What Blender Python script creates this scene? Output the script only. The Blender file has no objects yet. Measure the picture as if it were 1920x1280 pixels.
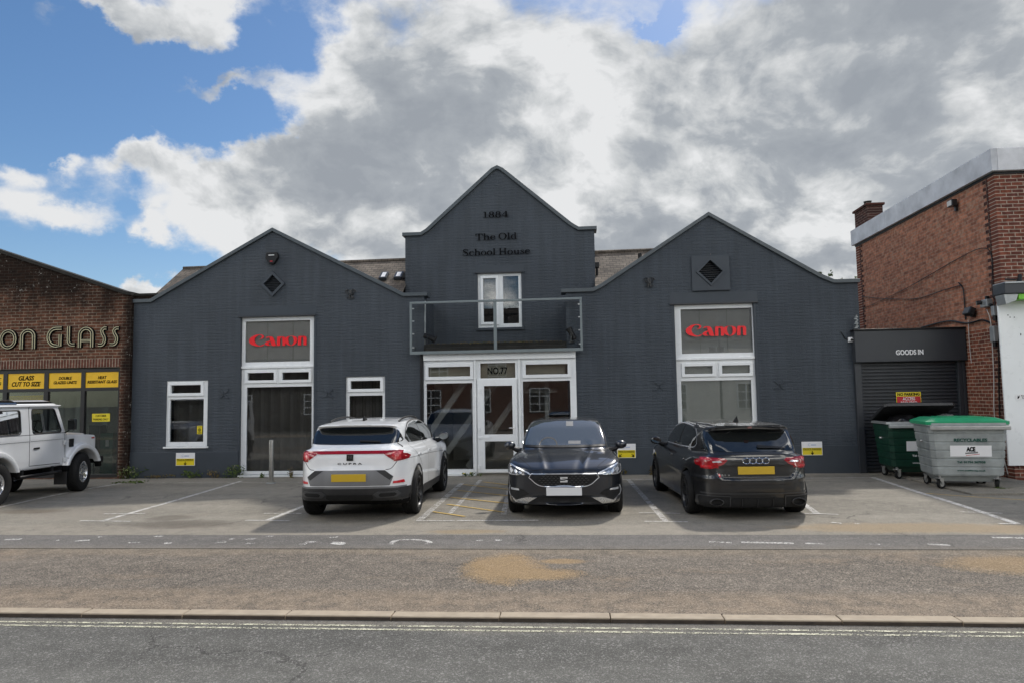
import bpy, bmesh, math, random
import numpy as np
from mathutils import Vector, Matrix, geometry
from mathutils.bvhtree import BVHTree
R = math.radians
scene = bpy.context.scene
COL = scene.collection
# ------------------------------------------------------------------ camera
FPX = 1331.0; YAW = R(4.86); PITCH = R(4.42); ROLL = 0.0167; EYE = 1.82
_f = Vector((-math.sin(YAW)*math.cos(PITCH), math.cos(YAW)*math.cos(PITCH), math.sin(PITCH)))
_r0 = Vector((math.cos(YAW), math.sin(YAW), 0)); _u0 = _r0.cross(_f)
_u = _u0*math.cos(ROLL) + _r0*math.sin(ROLL); _r = _r0*math.cos(ROLL) - _u0*math.sin(ROLL)
cam_data = bpy.data.cameras.new('camera'); cam = bpy.data.objects.new('camera', cam_data); COL.objects.link(cam)
cam_data.sensor_width = 36.0; cam_data.lens = 36.0*FPX/1920.0; cam_data.clip_end = 2000; cam_data.clip_start = 0.05
cam.matrix_world = Matrix(((_r.x, _u.x, -_f.x, 0), (_r.y, _u.y, -_f.y, 0), (_r.z, _u.z, -_f.z, EYE), (0, 0, 0, 1)))
scene.camera = cam
# ------------------------------------------------------------------ node helpers
class NT:
    def __init__(s, nt): s.nt = nt; nt.nodes.clear()
    def n(s, t, **kw):
        nd = s.nt.nodes.new(t)
        for k, v in kw.items(): setattr(nd, k, v)
        return nd
    def put(s, sock, v):
        if hasattr(v, 'node'): s.nt.links.new(v, sock)
        elif isinstance(v, (tuple, list)) and hasattr(sock, 'default_value') and hasattr(sock.default_value, '__len__'):
            n = len(sock.default_value); v = tuple(v); sock.default_value = v + (1.0,)*(n-len(v)) if len(v) < n else v[:n]
        else: sock.default_value = v
    def m(s, op, a, b=None, c=None, clamp=False):
        nd = s.n('ShaderNodeMath', operation=op, use_clamp=clamp)
        for i, v in enumerate((a, b, c)):
            if v is not None: s.put(nd.inputs[i], v)
        return nd.outputs[0]
    def vm(s, op, a, b=None, scale=None):
        nd = s.n('ShaderNodeVectorMath', operation=op)
        s.put(nd.inputs[0], a)
        if b is not None: s.put(nd.inputs[1], b)
        if scale is not None: s.put(nd.inputs['Scale'], scale)
        return nd.outputs['Value'] if op in ('LENGTH', 'DOT_PRODUCT') else nd.outputs[0]
    def mix(s, f, a, b, mode='MIX'):
        nd = s.n('ShaderNodeMix', data_type='RGBA', blend_type=mode)
        s.put(nd.inputs[0], f); s.put(nd.inputs[6], a); s.put(nd.inputs[7], b); return nd.outputs[2]
    def ss(s, v, lo, hi, a=0.0, b=1.0, interp='SMOOTHSTEP'):
        nd = s.n('ShaderNodeMapRange', interpolation_type=interp)
        for i, x in enumerate((v, lo, hi, a, b)): s.put(nd.inputs[i], x)
        return nd.outputs[0]
    def noise(s, vec, scale, detail=4, rough=0.55, dist=0.0, color=False):
        nd = s.n('ShaderNodeTexNoise'); s.put(nd.inputs['Vector'], vec); s.put(nd.inputs['Scale'], scale)
        s.put(nd.inputs['Detail'], detail); s.put(nd.inputs['Roughness'], rough); s.put(nd.inputs['Distortion'], dist)
        return nd.outputs[1 if color else 0]
    def vor(s, vec, scale, feature='F1'):
        nd = s.n('ShaderNodeTexVoronoi', feature=feature); s.put(nd.inputs['Vector'], vec); s.put(nd.inputs['Scale'], scale); return nd
    def mapv(s, vec, scale=(1, 1, 1), loc=(0, 0, 0)):
        nd = s.n('ShaderNodeMapping'); s.put(nd.inputs[0], vec); nd.inputs['Location'].default_value = loc; nd.inputs['Scale'].default_value = scale; return nd.outputs[0]
    def sep(s, vec):
        nd = s.n('ShaderNodeSeparateXYZ'); s.put(nd.inputs[0], vec); return nd.outputs
    def comb(s, x, y, z):
        nd = s.n('ShaderNodeCombineXYZ')
        for i, v in enumerate((x, y, z)): s.put(nd.inputs[i], v)
        return nd.outputs[0]
    def bump(s, h, strength, dist=0.01, normal=None):
        nd = s.n('ShaderNodeBump'); s.put(nd.inputs['Height'], h); s.put(nd.inputs['Strength'], strength); s.put(nd.inputs['Distance'], dist)
        if normal: s.put(nd.inputs['Normal'], normal)
        return nd.outputs[0]
# ------------------------------------------------------------------ sun and sky
SUN_DIR = Vector((0.30, 0.60, 0.76)).normalized()
scene.view_settings.view_transform = 'Standard'; scene.view_settings.look = 'None'
scene.view_settings.exposure = 1.13; scene.view_settings.gamma = 1.0; scene.view_settings.use_curve_mapping = False
sun_data = bpy.data.lights.new('sun', 'SUN'); sun_data.energy = 1.45; sun_data.angle = R(3.0); sun_data.color = (1.0, 0.95, 0.87)
sun = bpy.data.objects.new('sun', sun_data); COL.objects.link(sun); sun.location = (0, 0, 60)
sun.rotation_euler = SUN_DIR.to_track_quat('Z', 'Y').to_euler()
world = bpy.data.worlds.new('World'); scene.world = world; world.use_nodes = True

SKY_K = 0.455
def build_sky():
    t = NT(world.node_tree)
    out = t.n('ShaderNodeOutputWorld')
    sky = t.n('ShaderNodeTexSky', sky_type='NISHITA', sun_disc=False)
    sky.sun_elevation = math.asin(SUN_DIR.z); sky.sun_rotation = math.atan2(SUN_DIR.x, SUN_DIR.y)
    sky.altitude = 20; sky.air_density = 1.0; sky.dust_density = 0.6; sky.ozone_density = 2.5
    tc = t.n('ShaderNodeTexCoord')
    d = t.vm('NORMALIZE', tc.outputs['Generated'])
    x, y, z = t.sep(d)
    az = t.m('MULTIPLY', t.m('ARCTAN2', x, y), 57.2958)      # degrees right of the facade's normal
    el = t.m('MULTIPLY', t.m('ARCSINE', z), 57.2958)
    wc = t.vm('SUBTRACT', t.noise(t.vm('MULTIPLY', d, (1.0, 1.0, 1.25)), 6.5, 9, 0.6, 0.0, color=True), (0.5, 0.5, 0.5)); wx, wy, wz = t.sep(wc)
    az0, el0 = az, el; az = t.m('ADD', az, t.m('MULTIPLY', wx, 15.0)); el = t.m('ADD', el, t.m('MULTIPLY', wy, 10.0))
    # cloud layer seen in perspective
    k = t.m('DIVIDE', 1.0, t.m('ADD', t.m('ABSOLUTE', z), 0.75))
    q = t.vm('MULTIPLY', t.vm('SCALE', d, scale=k), (1.0, 1.0, 1.30))
    warp = t.vm('SCALE', t.vm('SUBTRACT', t.noise(q, 2.6, 4, color=True), (0.5, 0.5, 0.5)), scale=0.16)
    q = t.vm('ADD', q, warp)
    n1 = t.noise(q, 3.9, 11, 0.58, 0.0)
    n1b = t.noise(t.vm('ADD', q, (0.010, 0.010, 0.045)), 3.9, 7, 0.54, 0.0)
    n2 = t.noise(q, 2.0, 4, 0.5)
    def blobs(lst):
        tot = None
        for (a0, e0, ra, re, amp) in lst:
            u = t.m('MULTIPLY', t.m('SUBTRACT', az, a0), 1.0/ra); v = t.m('MULTIPLY', t.m('SUBTRACT', el, e0), 1.0/re)
            g = t.m('MULTIPLY', t.m('EXPONENT', t.m('MULTIPLY', t.m('ADD', t.m('MULTIPLY', u, u), t.m('MULTIPLY', v, v)), -1.0)), amp)
            tot = g if tot is None else t.m('ADD', tot, g)
        return tot
    cover = blobs(COVER); grey = blobs(GREY)
    # elsewhere a broken layer
    away = t.ss(t.m('ABSOLUTE', t.m('ADD', az, 2.0)), 46.0, 64.0)
    high = t.ss(el, 37.0, 50.0)
    rest = t.m('MULTIPLY', t.m('MAXIMUM', away, high), t.m('ADD', 0.16, t.m('MULTIPLY', t.m('SUBTRACT', n2, 0.5), 1.6)))
    D = t.m('SUBTRACT', t.m('ADD', t.m('ADD', cover, rest), t.m('MULTIPLY', t.m('SUBTRACT', n1, 0.5), 2.0)), 0.08)
    fac = t.ss(D, 0.06, 0.52)
    thick = t.ss(t.m('ADD', D, t.m('MULTIPLY', t.m('SUBTRACT', n2, 0.5), 1.0)), 0.18, 1.0)
    light = t.m('MULTIPLY', t.m('SUBTRACT', n1, n1b), 4.8)
    n3 = t.noise(q, 8.0, 9, 0.62)
    g = t.m('ADD', t.m('MULTIPLY', thick, 0.37), t.m('MULTIPLY', grey, 0.62))
    g = t.m('ADD', t.m('SUBTRACT', g, light), t.m('ADD', t.m('MULTIPLY', t.m('SUBTRACT', 0.5, n3), 1.05), t.m('MULTIPLY', t.m('SUBTRACT', 0.5, n1), 0.55)), clamp=True)
    ccol = t.n('ShaderNodeValToRGB'); t.put(ccol.inputs[0], g)
    cr = ccol.color_ramp; cr.elements[0].position = 0.0; cr.elements[0].color = (0.80, 0.81, 0.82, 1)
    cr.elements[1].position = 1.0; cr.elements[1].color = (0.33, 0.36, 0.40, 1)
    e = cr.elements.new(0.30); e.color = (0.60, 0.62, 0.635, 1)
    e = cr.elements.new(0.60); e.color = (0.40, 0.43, 0.465, 1)
    # front-lit clouds behind the view and overhead, boosted to light the shaded fronts
    front = t.m('ADD', SKY_K, t.ss(y, 0.30, -0.4, 0.0, 3.1))
    front = t.m('ADD', front, t.ss(el, 36.0, 60.0, 0.0, 1.3))
    b1 = t.n('ShaderNodeBackground'); hs = t.n('ShaderNodeHueSaturation'); hs.inputs['Saturation'].default_value = 1.18
    t.put(hs.inputs['Color'], sky.outputs[0]); t.put(b1.inputs[0], hs.outputs[0]); b1.inputs[1].default_value = 0.052
    b2 = t.n('ShaderNodeBackground'); t.put(b2.inputs[0], t.mix(t.ss(y, 0.25, -0.3), ccol.outputs[0], t.vm('MULTIPLY', ccol.outputs[0], (1.07, 1.0, 0.90)))); t.put(b2.inputs[1], front)
    mx = t.n('ShaderNodeMixShader'); t.put(mx.inputs[0], fac); t.put(mx.inputs[1], b1.outputs[0]); t.put(mx.inputs[2], b2.outputs[0])
    t.nt.links.new(mx.outputs[0], out.inputs[0])
# clouds: (azimuth, elevation, half-widths, amount) in degrees
COVER = [(-8.9,23.5,10.2,8.0,0.9),(3.8,20.4,14.2,9.6,0.9),(19.9,20.4,11.4,8.9,0.9),(29.8,16.8,8.0,9.6,0.9),(-3.0,13.3,12.8,5.0,0.7),(15.7,11.4,10.5,5.1,0.7),(26.2,9.2,8.6,3.6,0.6),(-19.3,16.8,7.2,5.1,0.7),(-17.8,25.7,1.9,2.9,0.4),(-24.1,17.7,3.6,2.7,0.5),(-23.3,13.8,6.1,2.8,0.6),(-32.3,17.7,3.8,1.8,0.75),(-30.1,16.0,5.6,2.4,0.7),(-27.1,12.4,3.4,1.9,0.5),(-37.8,12.9,3.7,1.1,0.58),(-40.3,15.3,1.6,1.1,0.5),(-37.6,17.0,1.0,1.2,0.52),(-35.1,20.3,1.3,0.7,0.32),(-30.2,21.6,1.5,0.5,0.3),(-31.8,12.4,1.6,1.2,0.62),(-34.8,8.3,4.1,0.7,0.75),(-28.0,23.5,5.1,0.8,0.6),(-37.9,26.7,11.7,0.9,0.9),(-28.1,28.3,4.7,1.1,0.6),(-40.0,24.3,2.8,0.6,0.3),(6.6,28.7,1.9,0.4,-1.1),(-23.8,26.2,2.0,1.9,-0.5),(-25.7,21.1,2.4,1.6,-0.5),(-38.6,20.3,4.9,2.9,-0.6),(9.6,7.4,28.7,3.5,0.9)]
GREY = [(-15.1,18.6,7.4,4.3,0.34),(-21.7,18.6,4.5,2.3,0.18),(-3.8,15.5,10.8,1.9,0.26),(-8.1,17.6,8.8,2.8,0.2),(18.3,25.7,7.1,2.0,0.3),(26.9,20.9,5.4,1.7,0.3),(31.0,21.5,2.3,1.9,0.3),(10.0,18.3,8.6,1.6,0.2),(23.2,15.2,4.9,1.5,0.12),(-28.0,23.7,5.1,0.9,0.34),(-27.9,15.0,4.2,1.5,0.18),(-18.4,11.6,12.8,1.0,0.12),(19.1,11.9,1.4,1.2,0.2),(-39.7,24.0,2.5,0.6,0.2),(-3.0,9.5,8.6,0.9,0.1),(-18.5,26.0,2.6,3.2,-0.3),(-32.0,18.6,4.0,1.1,-0.3),(-2.7,27.2,8.8,2.2,-0.12),(4.0,27.6,5.1,1.4,-0.2),(15.5,24.4,2.3,2.1,-0.25),(17.7,21.2,4.4,1.4,-0.2),(29.8,17.8,1.8,1.3,-0.35),(4.9,16.7,6.3,1.0,-0.22),(9.9,14.4,6.0,0.8,-0.2),(-7.4,11.7,8.7,0.8,-0.12),(-20.9,14.3,3.7,0.8,-0.15),(-15.9,22.5,2.6,1.5,-0.1),(26.3,11.4,6.0,1.1,-0.12)]
build_sky()
# ------------------------------------------------------------------ photo measurements on true planes
def ray(px, py): return _f + _r*((px-960)/FPX) + _u*((640-py)/FPX)
def FX(px, py, Y):                       # a point of the plane y = Y
    d = ray(px, py); t = Y/d.y; return (d.x*t, EYE + d.z*t)
def GP(px, py, z=0.0):                   # a point of the ground
    d = ray(px, py); t = (z-EYE)/d.z; return (d.x*t, d.y*t)
def SP(px, py, X):                       # a point of the plane x = X
    d = ray(px, py); t = X/d.x; return (d.y*t, EYE + d.z*t)
def rect(px0, py0, px1, py1, Y):
    mx, my = (px0+px1)/2, (py0+py1)/2
    return (FX(px0, my, Y)[0], FX(mx, py1, Y)[1], FX(px1, my, Y)[0], FX(mx, py0, Y)[1])   # x0 z0 x1 z1
# ------------------------------------------------------------------ scene objects
def tag(o, label=None, cat=None, group=None, kind=None):
    if label: o['label'] = label
    if cat: o['category'] = cat
    if group: o['group'] = group
    if kind: o['kind'] = kind
    return o
def empty(name, loc=(0, 0, 0), rz=0.0, label=None, cat=None, group=None):
    o = bpy.data.objects.new(name, None); COL.objects.link(o); o.location = loc; o.rotation_euler = (0, 0, rz)
    o.empty_display_size = 0.2
    return tag(o, label, cat, group)
def copy_tree(o, parent=None):
    c = o.copy(); COL.objects.link(c)
    if parent: c.parent = parent
    for ch in list(o.children): copy_tree(ch, c)
    return c
class Strip(list): pass                    # outline of a stroke: one side out, the other side back
def map_loop(l, fn): return type(l)([fn(p) for p in l])
class MB:
    def __init__(s): s.v = []; s.f = []; s.m = []; s.sm = []
    def add(s, vs, fs, mi=0, M=None, smooth=False):
        b = len(s.v)
        s.v += [tuple(M @ Vector(p)) if M is not None else tuple(p) for p in vs]
        for f in fs: s.f.append([b+i for i in f]); s.m.append(mi); s.sm.append(smooth)
        return s
    def box(s, x0, y0, z0, x1, y1, z1, mi=0, M=None):
        x0, x1 = min(x0, x1), max(x0, x1); y0, y1 = min(y0, y1), max(y0, y1); z0, z1 = min(z0, z1), max(z0, z1)
        v = [(x0, y0, z0), (x1, y0, z0), (x1, y1, z0), (x0, y1, z0), (x0, y0, z1), (x1, y0, z1), (x1, y1, z1), (x0, y1, z1)]
        return s.add(v, [(3, 2, 1, 0), (4, 5, 6, 7), (0, 1, 5, 4), (1, 2, 6, 5), (2, 3, 7, 6), (3, 0, 4, 7)], mi, M)
    def bbox(s, x0, y0, z0, x1, y1, z1, b, mi=0, M=None):       # box with chamfered edges
        bm = bmesh.new(); bmesh.ops.create_cube(bm, size=1.0)
        for v in bm.verts: v.co = ((x0+x1)/2 + v.co.x*abs(x1-x0), (y0+y1)/2 + v.co.y*abs(y1-y0), (z0+z1)/2 + v.co.z*abs(z1-z0))
        bmesh.ops.bevel(bm, geom=bm.edges[:], offset=b, segments=2, affect='EDGES', profile=0.5)
        s.addbm(bm, mi, M); return s
    def addbm(s, bm, mi=0, M=None, smooth=False):
        bm.verts.ensure_lookup_table()
        for i, v in enumerate(bm.verts): v.index = i
        s.add([v.co.copy() for v in bm.verts], [[v.index for v in f.verts] for f in bm.faces], mi, M, smooth); bm.free(); return s
    def rings(s, rings, mi=0, closed=True, caps=True, M=None, smooth=True):
        n = len(rings[0]); vs = [p for r in rings for p in r]; fs = []
        for i in range(len(rings)-1):
            for j in range(n if closed else n-1):
                a, b = i*n+j, i*n+(j+1) % n; fs.append((a, b, b+n, a+n))
        s.add(vs, fs, mi, M, smooth)
        if caps and closed:
            s.add(rings[0], [tuple(range(n))[::-1]], mi, M); s.add(rings[-1], [tuple(range(n))], mi, M)
        return s
    def tube(s, pts, r, n=8, mi=0, M=None, caps=True):
        pts = [Vector(p) for p in pts]; rings = []; rr = r if hasattr(r, '__len__') else [r]*len(pts)
        for i, p in enumerate(pts):
            t = (pts[min(i+1, len(pts)-1)] - pts[max(i-1, 0)]).normalized()
            a = t.cross(Vector((0, 0, 1)) if abs(t.z) < 0.9 else Vector((1, 0, 0))).normalized(); b = t.cross(a).normalized()
            rings.append([p + (a*math.cos(2*math.pi*k/n) + b*math.sin(2*math.pi*k/n))*rr[i] for k in range(n)])
        return s.rings(rings, mi, True, caps, M)
    def lathe(s, prof, n=32, mi=0, M=None, caps=False):           # profile (radius, height) about z
        rings = [[(r*math.cos(2*math.pi*k/n), r*math.sin(2*math.pi*k/n), h) for k in range(n)] for r, h in prof]
        return s.rings(rings, mi, True, caps, M)
    def loops(s, loops, depth, M=None, mi=0, bevel=0.0):          # filled outline with holes, given a depth about z = 0
        if all(isinstance(l, Strip) for l in loops):
            for l in loops:
                n = len(l)//2; d = depth/2; q = [(p[0], p[1], d) for p in l] + [(p[0], p[1], -d) for p in l]; N = 2*n
                f = [(i, i+1, N-2-i, N-1-i) for i in range(n-1)] + [(N+N-1-i, N+N-2-i, N+i+1, N+i) for i in range(n-1)] + [(i, (i+1) % N, N+(i+1) % N, N+i) for i in range(N)]
                s.add(q, f, mi, M)
            return s
        v, f = flat2d(loops, depth, bevel); return s.add(v, f, mi, M)
    def build(s, name, mats, parent=None, loc=None):
        if not isinstance(mats, (list, tuple)): mats = [mats]
        me = bpy.data.meshes.new(name); me.from_pydata(s.v, [], s.f)
        for m in mats: me.materials.append(m)
        me.polygons.foreach_set('material_index', s.m); me.polygons.foreach_set('use_smooth', s.sm)
        bm = bmesh.new(); bm.from_mesh(me); bmesh.ops.remove_doubles(bm, verts=bm.verts, dist=1e-5); bmesh.ops.recalc_face_normals(bm, faces=bm.faces)
        for e in bm.edges:
            if len(e.link_faces) == 2 and e.calc_face_angle(0) > R(38): e.smooth = False
        bm.to_mesh(me); bm.free(); me.update()
        o = bpy.data.objects.new(name, me); COL.objects.link(o)
        if parent: o.parent = parent
        if loc: o.location = loc
        return o
def curve_mesh(cu):
    o = bpy.data.objects.new('tmp', cu); me = bpy.data.meshes.new_from_object(o)
    v = [tuple(p.co) for p in me.vertices]; f = [tuple(p.vertices) for p in me.polygons]
    bpy.data.objects.remove(o); bpy.data.meshes.remove(me); bpy.data.curves.remove(cu); return v, f
def flat2d(loops, depth, bevel=0.0):
    cu = bpy.data.curves.new('tmp', 'CURVE'); cu.dimensions = '2D'; cu.fill_mode = 'BOTH'; cu.extrude = depth/2; cu.bevel_depth = bevel
    for L in loops:
        sp = cu.splines.new('POLY'); sp.points.add(len(L)-1); sp.use_cyclic_u = True
        for p, q in zip(sp.points, L): p.co = (q[0], q[1], 0, 1)
    return curve_mesh(cu)
def text2d(body, size, depth=0.004, shear=0.0, sx=1.0, offset=0.0, width=None, height=None, spacing=1.0):
    cu = bpy.data.curves.new('tmp', 'FONT'); cu.body = body; cu.size = size; cu.extrude = depth/2; cu.shear = shear; cu.offset = offset
    cu.align_x = 'CENTER'; cu.space_character = spacing; cu.resolution_u = 3
    v, f = curve_mesh(cu)
    xs = [p[0] for p in v]; ys = [p[1] for p in v]
    cx, cy = (min(xs)+max(xs))/2, (min(ys)+max(ys))/2; w, h = max(xs)-min(xs), max(ys)-min(ys)
    kx = width/w if width else sx; ky = height/h if height else 1.0
    return [((p[0]-cx)*kx, (p[1]-cy)*ky, p[2]) for p in v], f
def RL(x0, z0, x1, z1): return [(x0, z0), (x1, z0), (x1, z1), (x0, z1)]
def face_y(Y=0.0, x=0.0, z=0.0):           # (x, y, depth) of an outline stood up facing the camera side (-Y)
    return Matrix(((1, 0, 0, x), (0, 0, -1, Y), (0, 1, 0, z), (0, 0, 0, 1)))
def crom(pts, n=8, closed=False):
    P = [Vector(p) for p in pts]; out = []; N = len(P)
    for i in range(N if closed else N-1):
        p1, p2 = P[i], P[(i+1) % N]
        p0 = P[(i-1) % N] if closed or i > 0 else p1*2-p2
        p3 = P[(i+2) % N] if closed or i+2 < N else p2*2-p1
        for k in range(n):
            t = k/n; out.append(0.5*((2*p1) + (p2-p0)*t + (2*p0-5*p1+4*p2-p3)*t*t + (3*p1-p0-3*p2+p3)*t**3))
    if not closed: out.append(P[-1])
    return [tuple(p) for p in out]
def ribbon(pts, widths, offset=0.0):       # outline of a stroke whose width varies along it
    P = [Vector((p[0], p[1])) for p in pts]; L = []; Rr = []; n = len(P)
    for i in range(n):
        t = (P[min(i+1, n-1)] - P[max(i-1, 0)]).normalized(); nrm = Vector((-t.y, t.x))
        w = (widths[i] if hasattr(widths, '__len__') else widths)/2
        L.append(tuple(P[i] + nrm*(offset+w))); Rr.append(tuple(P[i] + nrm*(offset-w)))
    return L + Rr[::-1]
def vstroke(pts, ws, n=6):                 # smooth stroke through pts with widths ws
    q = crom([(p[0], p[1], w) for p, w in zip(pts, ws)], n); return Strip(ribbon([(a, b) for a, b, c in q], [c for a, b, c in q]))
def ell(cx, cy, rx, ry, n=28): return [(cx+rx*math.cos(2*math.pi*k/n), cy+ry*math.sin(2*math.pi*k/n)) for k in range(n)]
# ------------------------------------------------------------------ materials
def new_mat(name):
    m = bpy.data.materials.new(name); m.use_nodes = True; t = NT(m.node_tree)
    out = t.n('ShaderNodeOutputMaterial'); b = t.n('ShaderNodeBsdfPrincipled'); t.nt.links.new(b.outputs[0], out.inputs[0])
    return m, t, b, out
def obj_co(t): return t.n('ShaderNodeTexCoord').outputs['Object']
def simple(name, col, rough=0.5, metal=0.0, coat=0.0, var=0.08, vscale=6.0, bump=0.0, bscale=60.0, spec=0.5):
    m, t, b, o = new_mat(name); co = obj_co(t)
    n = t.noise(co, vscale, 5, 0.6)
    f = t.ss(n, 0.3, 0.7, 1-var, 1+var, 'LINEAR')
    t.put(b.inputs['Base Color'], t.vm('SCALE', tuple(col[:3]), scale=f))
    t.put(b.inputs['Roughness'], t.ss(t.noise(co, vscale*2.3, 4), 0.3, 0.7, max(0.0, rough-0.06), min(1.0, rough+0.06), 'LINEAR') if rough > 0.1 else rough)
    b.inputs['Metallic'].default_value = metal; b.inputs['Coat Weight'].default_value = coat; b.inputs['Coat Roughness'].default_value = 0.03
    b.inputs['Specular IOR Level'].default_value = spec
    if bump: t.put(b.inputs['Normal'], t.bump(t.noise(co, bscale, 4), bump, 0.004))
    return m
def brick(name, c1, c2, mortar, axis='x', stain=None, bw=0.225, rh=0.075, ms=0.010, paint=None, soldier=False, pale=0.0):
    m, t, b, o = new_mat(name); co = obj_co(t); x, y, z = t.sep(co)
    wob = t.m('MULTIPLY', t.m('SUBTRACT', t.noise(co, 1.3, 3), 0.5), 0.03)
    u = x if axis == 'x' else y
    v = t.comb(t.m('ADD', u, wob), t.m('ADD', z, t.m('MULTIPLY', t.m('SUBTRACT', t.noise(co, 2.1, 3), 0.5), 0.022)), 0.0)
    br = t.n('ShaderNodeTexBrick'); t.put(br.inputs['Vector'], v)
    br.inputs['Scale'].default_value = 1.0; br.inputs['Brick Width'].default_value = bw; br.inputs['Row Height'].default_value = rh
    br.inputs['Mortar Size'].default_value = ms; br.inputs['Mortar Smooth'].default_value = 0.35; br.inputs['Bias'].default_value = 0.0
    if soldier: br.offset = 0.0
    t.put(br.inputs['Color1'], c1); t.put(br.inputs['Color2'], c2); t.put(br.inputs['Mortar'], mortar)
    fine = t.noise(co, 45, 5, 0.6); big = t.noise(co, 0.9, 4, 0.6)
    if paint:
        var = t.m('ADD', t.ss(big, 0.3, 0.7, 0.93, 1.08), t.m('MULTIPLY', t.m('SUBTRACT', fine, 0.5), 0.16))
        strk = t.noise(t.mapv(co, (7, 7, 0.5)), 1.0, 5, 0.6); var = t.m('MULTIPLY', var, t.ss(strk, 0.3, 0.72, 0.90, 1.10))
        col = t.vm('SCALE', tuple(paint), scale=var)
        low = t.m('MULTIPLY', t.ss(t.m('ADD', z, t.m('MULTIPLY', t.m('SUBTRACT', big, 0.5), 0.9)), 0.55, 0.0), 0.35); col = t.mix(low, col, (0.075, 0.075, 0.066))
        # chips where the paint has come off
        chip = t.ss(t.noise(co, 5.5, 6, 0.7), 0.735, 0.75)
        col = t.mix(t.m('MULTIPLY', chip, 0.8), col, (0.42, 0.38, 0.34))
        h = t.m('ADD', t.m('MULTIPLY', br.outputs['Fac'], -0.75), t.m('ADD', t.m('MULTIPLY', t.noise(t.mapv(co, (2.2, 2.2, 15)), 3.0, 7, 0.66), 1.9), t.m('MULTIPLY', fine, 0.35)))
        t.put(b.inputs['Base Color'], col); t.put(b.inputs['Normal'], t.bump(h, 0.62, 0.020)); b.inputs['Roughness'].default_value = 0.55
        b.inputs['Specular IOR Level'].default_value = 0.3
        return m
    col = t.mix(0.65, br.outputs['Color'], t.vm('SCALE', br.outputs['Color'], scale=t.ss(t.noise(v, 9.0, 3, 0.5), 0.3, 0.7, 0.6, 1.42)))
    col = t.vm('SCALE', col, scale=t.m('ADD', 0.75, t.m('MULTIPLY', fine, 0.5)))
    if pale:
        pv = t.n('ShaderNodeTexBrick'); t.put(pv.inputs['Vector'], v); pv.inputs['Scale'].default_value = 1.0; pv.inputs['Brick Width'].default_value = bw/2
        pv.inputs['Row Height'].default_value = rh; pv.inputs['Mortar Size'].default_value = ms; t.put(pv.inputs['Color1'], (0, 0, 0)); t.put(pv.inputs['Color2'], (1, 1, 1)); t.put(pv.inputs['Mortar'], (0, 0, 0))
        pf = t.ss(t.m('ADD', pv.outputs['Color'], t.m('MULTIPLY', t.m('SUBTRACT', t.noise(co, 2.3, 4), 0.5), 1.1)), 0.80, 0.97)
        col = t.mix(t.m('MULTIPLY', pf, pale), col, (0.36, 0.24, 0.17))
    if stain:
        zt, depth, spots = stain                    # soot near the top of the wall
        sm = t.ss(t.m('ADD', z, t.m('MULTIPLY', t.m('SUBTRACT', t.noise(t.mapv(co, (1, 1, 0.5)), 1.6, 6, 0.65), 0.5), 2.2)), zt-depth, zt+depth*0.35)
        sm = t.m('MAXIMUM', sm, t.ss(t.m('ADD', x, t.m('MULTIPLY', t.m('SUBTRACT', t.noise(co, 2.0, 5), 0.5), 0.5)), -11.15, -10.85))
        col = t.mix(t.m('MULTIPLY', sm, 0.9), col, (0.010, 0.008, 0.007))
        sp = t.m('MULTIPLY', t.ss(t.noise(co, 17, 6, 0.75), 0.60, 0.64), t.ss(t.noise(co, 1.7, 3), 0.42, 0.55))
        col = t.mix(t.m('MULTIPLY', t.m('MULTIPLY', sp, sm), spots), col, (0.42, 0.40, 0.36))
    t.put(b.inputs['Base Color'], col); b.inputs['Roughness'].default_value = 0.95; b.inputs['Specular IOR Level'].default_value = 0.10
    t.put(b.inputs['Normal'], t.bump(t.m('ADD', t.m('MULTIPLY', br.outputs['Fac'], -1.0), t.m('MULTIPLY', fine, 0.4)), 0.7, 0.008))
    return m
def glass_mat(name, tint=(0.75, 0.8, 0.78), refl=1.0, rough=0.0):
    m, t, b, out = new_mat(name)
    g = t.n('ShaderNodeBsdfGlossy'); g.inputs['Roughness'].default_value = rough; g.inputs['Color'].default_value = (0.95, 0.97, 1, 1)
    tr = t.n('ShaderNodeBsdfTransparent'); tr.inputs[0].default_value = (*tint, 1)
    fr = t.n('ShaderNodeFresnel'); fr.inputs['IOR'].default_value = 1.5
    co = obj_co(t); t.put(g.inputs['Normal'], t.bump(t.noise(co, 1.1, 2), 0.02, 0.02))
    mx = t.n('ShaderNodeMixShader'); t.put(mx.inputs[0], t.m('MULTIPLY', fr.outputs[0], 1.5*refl, clamp=True))
    t.nt.links.new(tr.outputs[0], mx.inputs[1]); t.nt.links.new(g.outputs[0], mx.inputs[2]); t.nt.links.new(mx.outputs[0], out.inputs[0])
    return m
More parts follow.
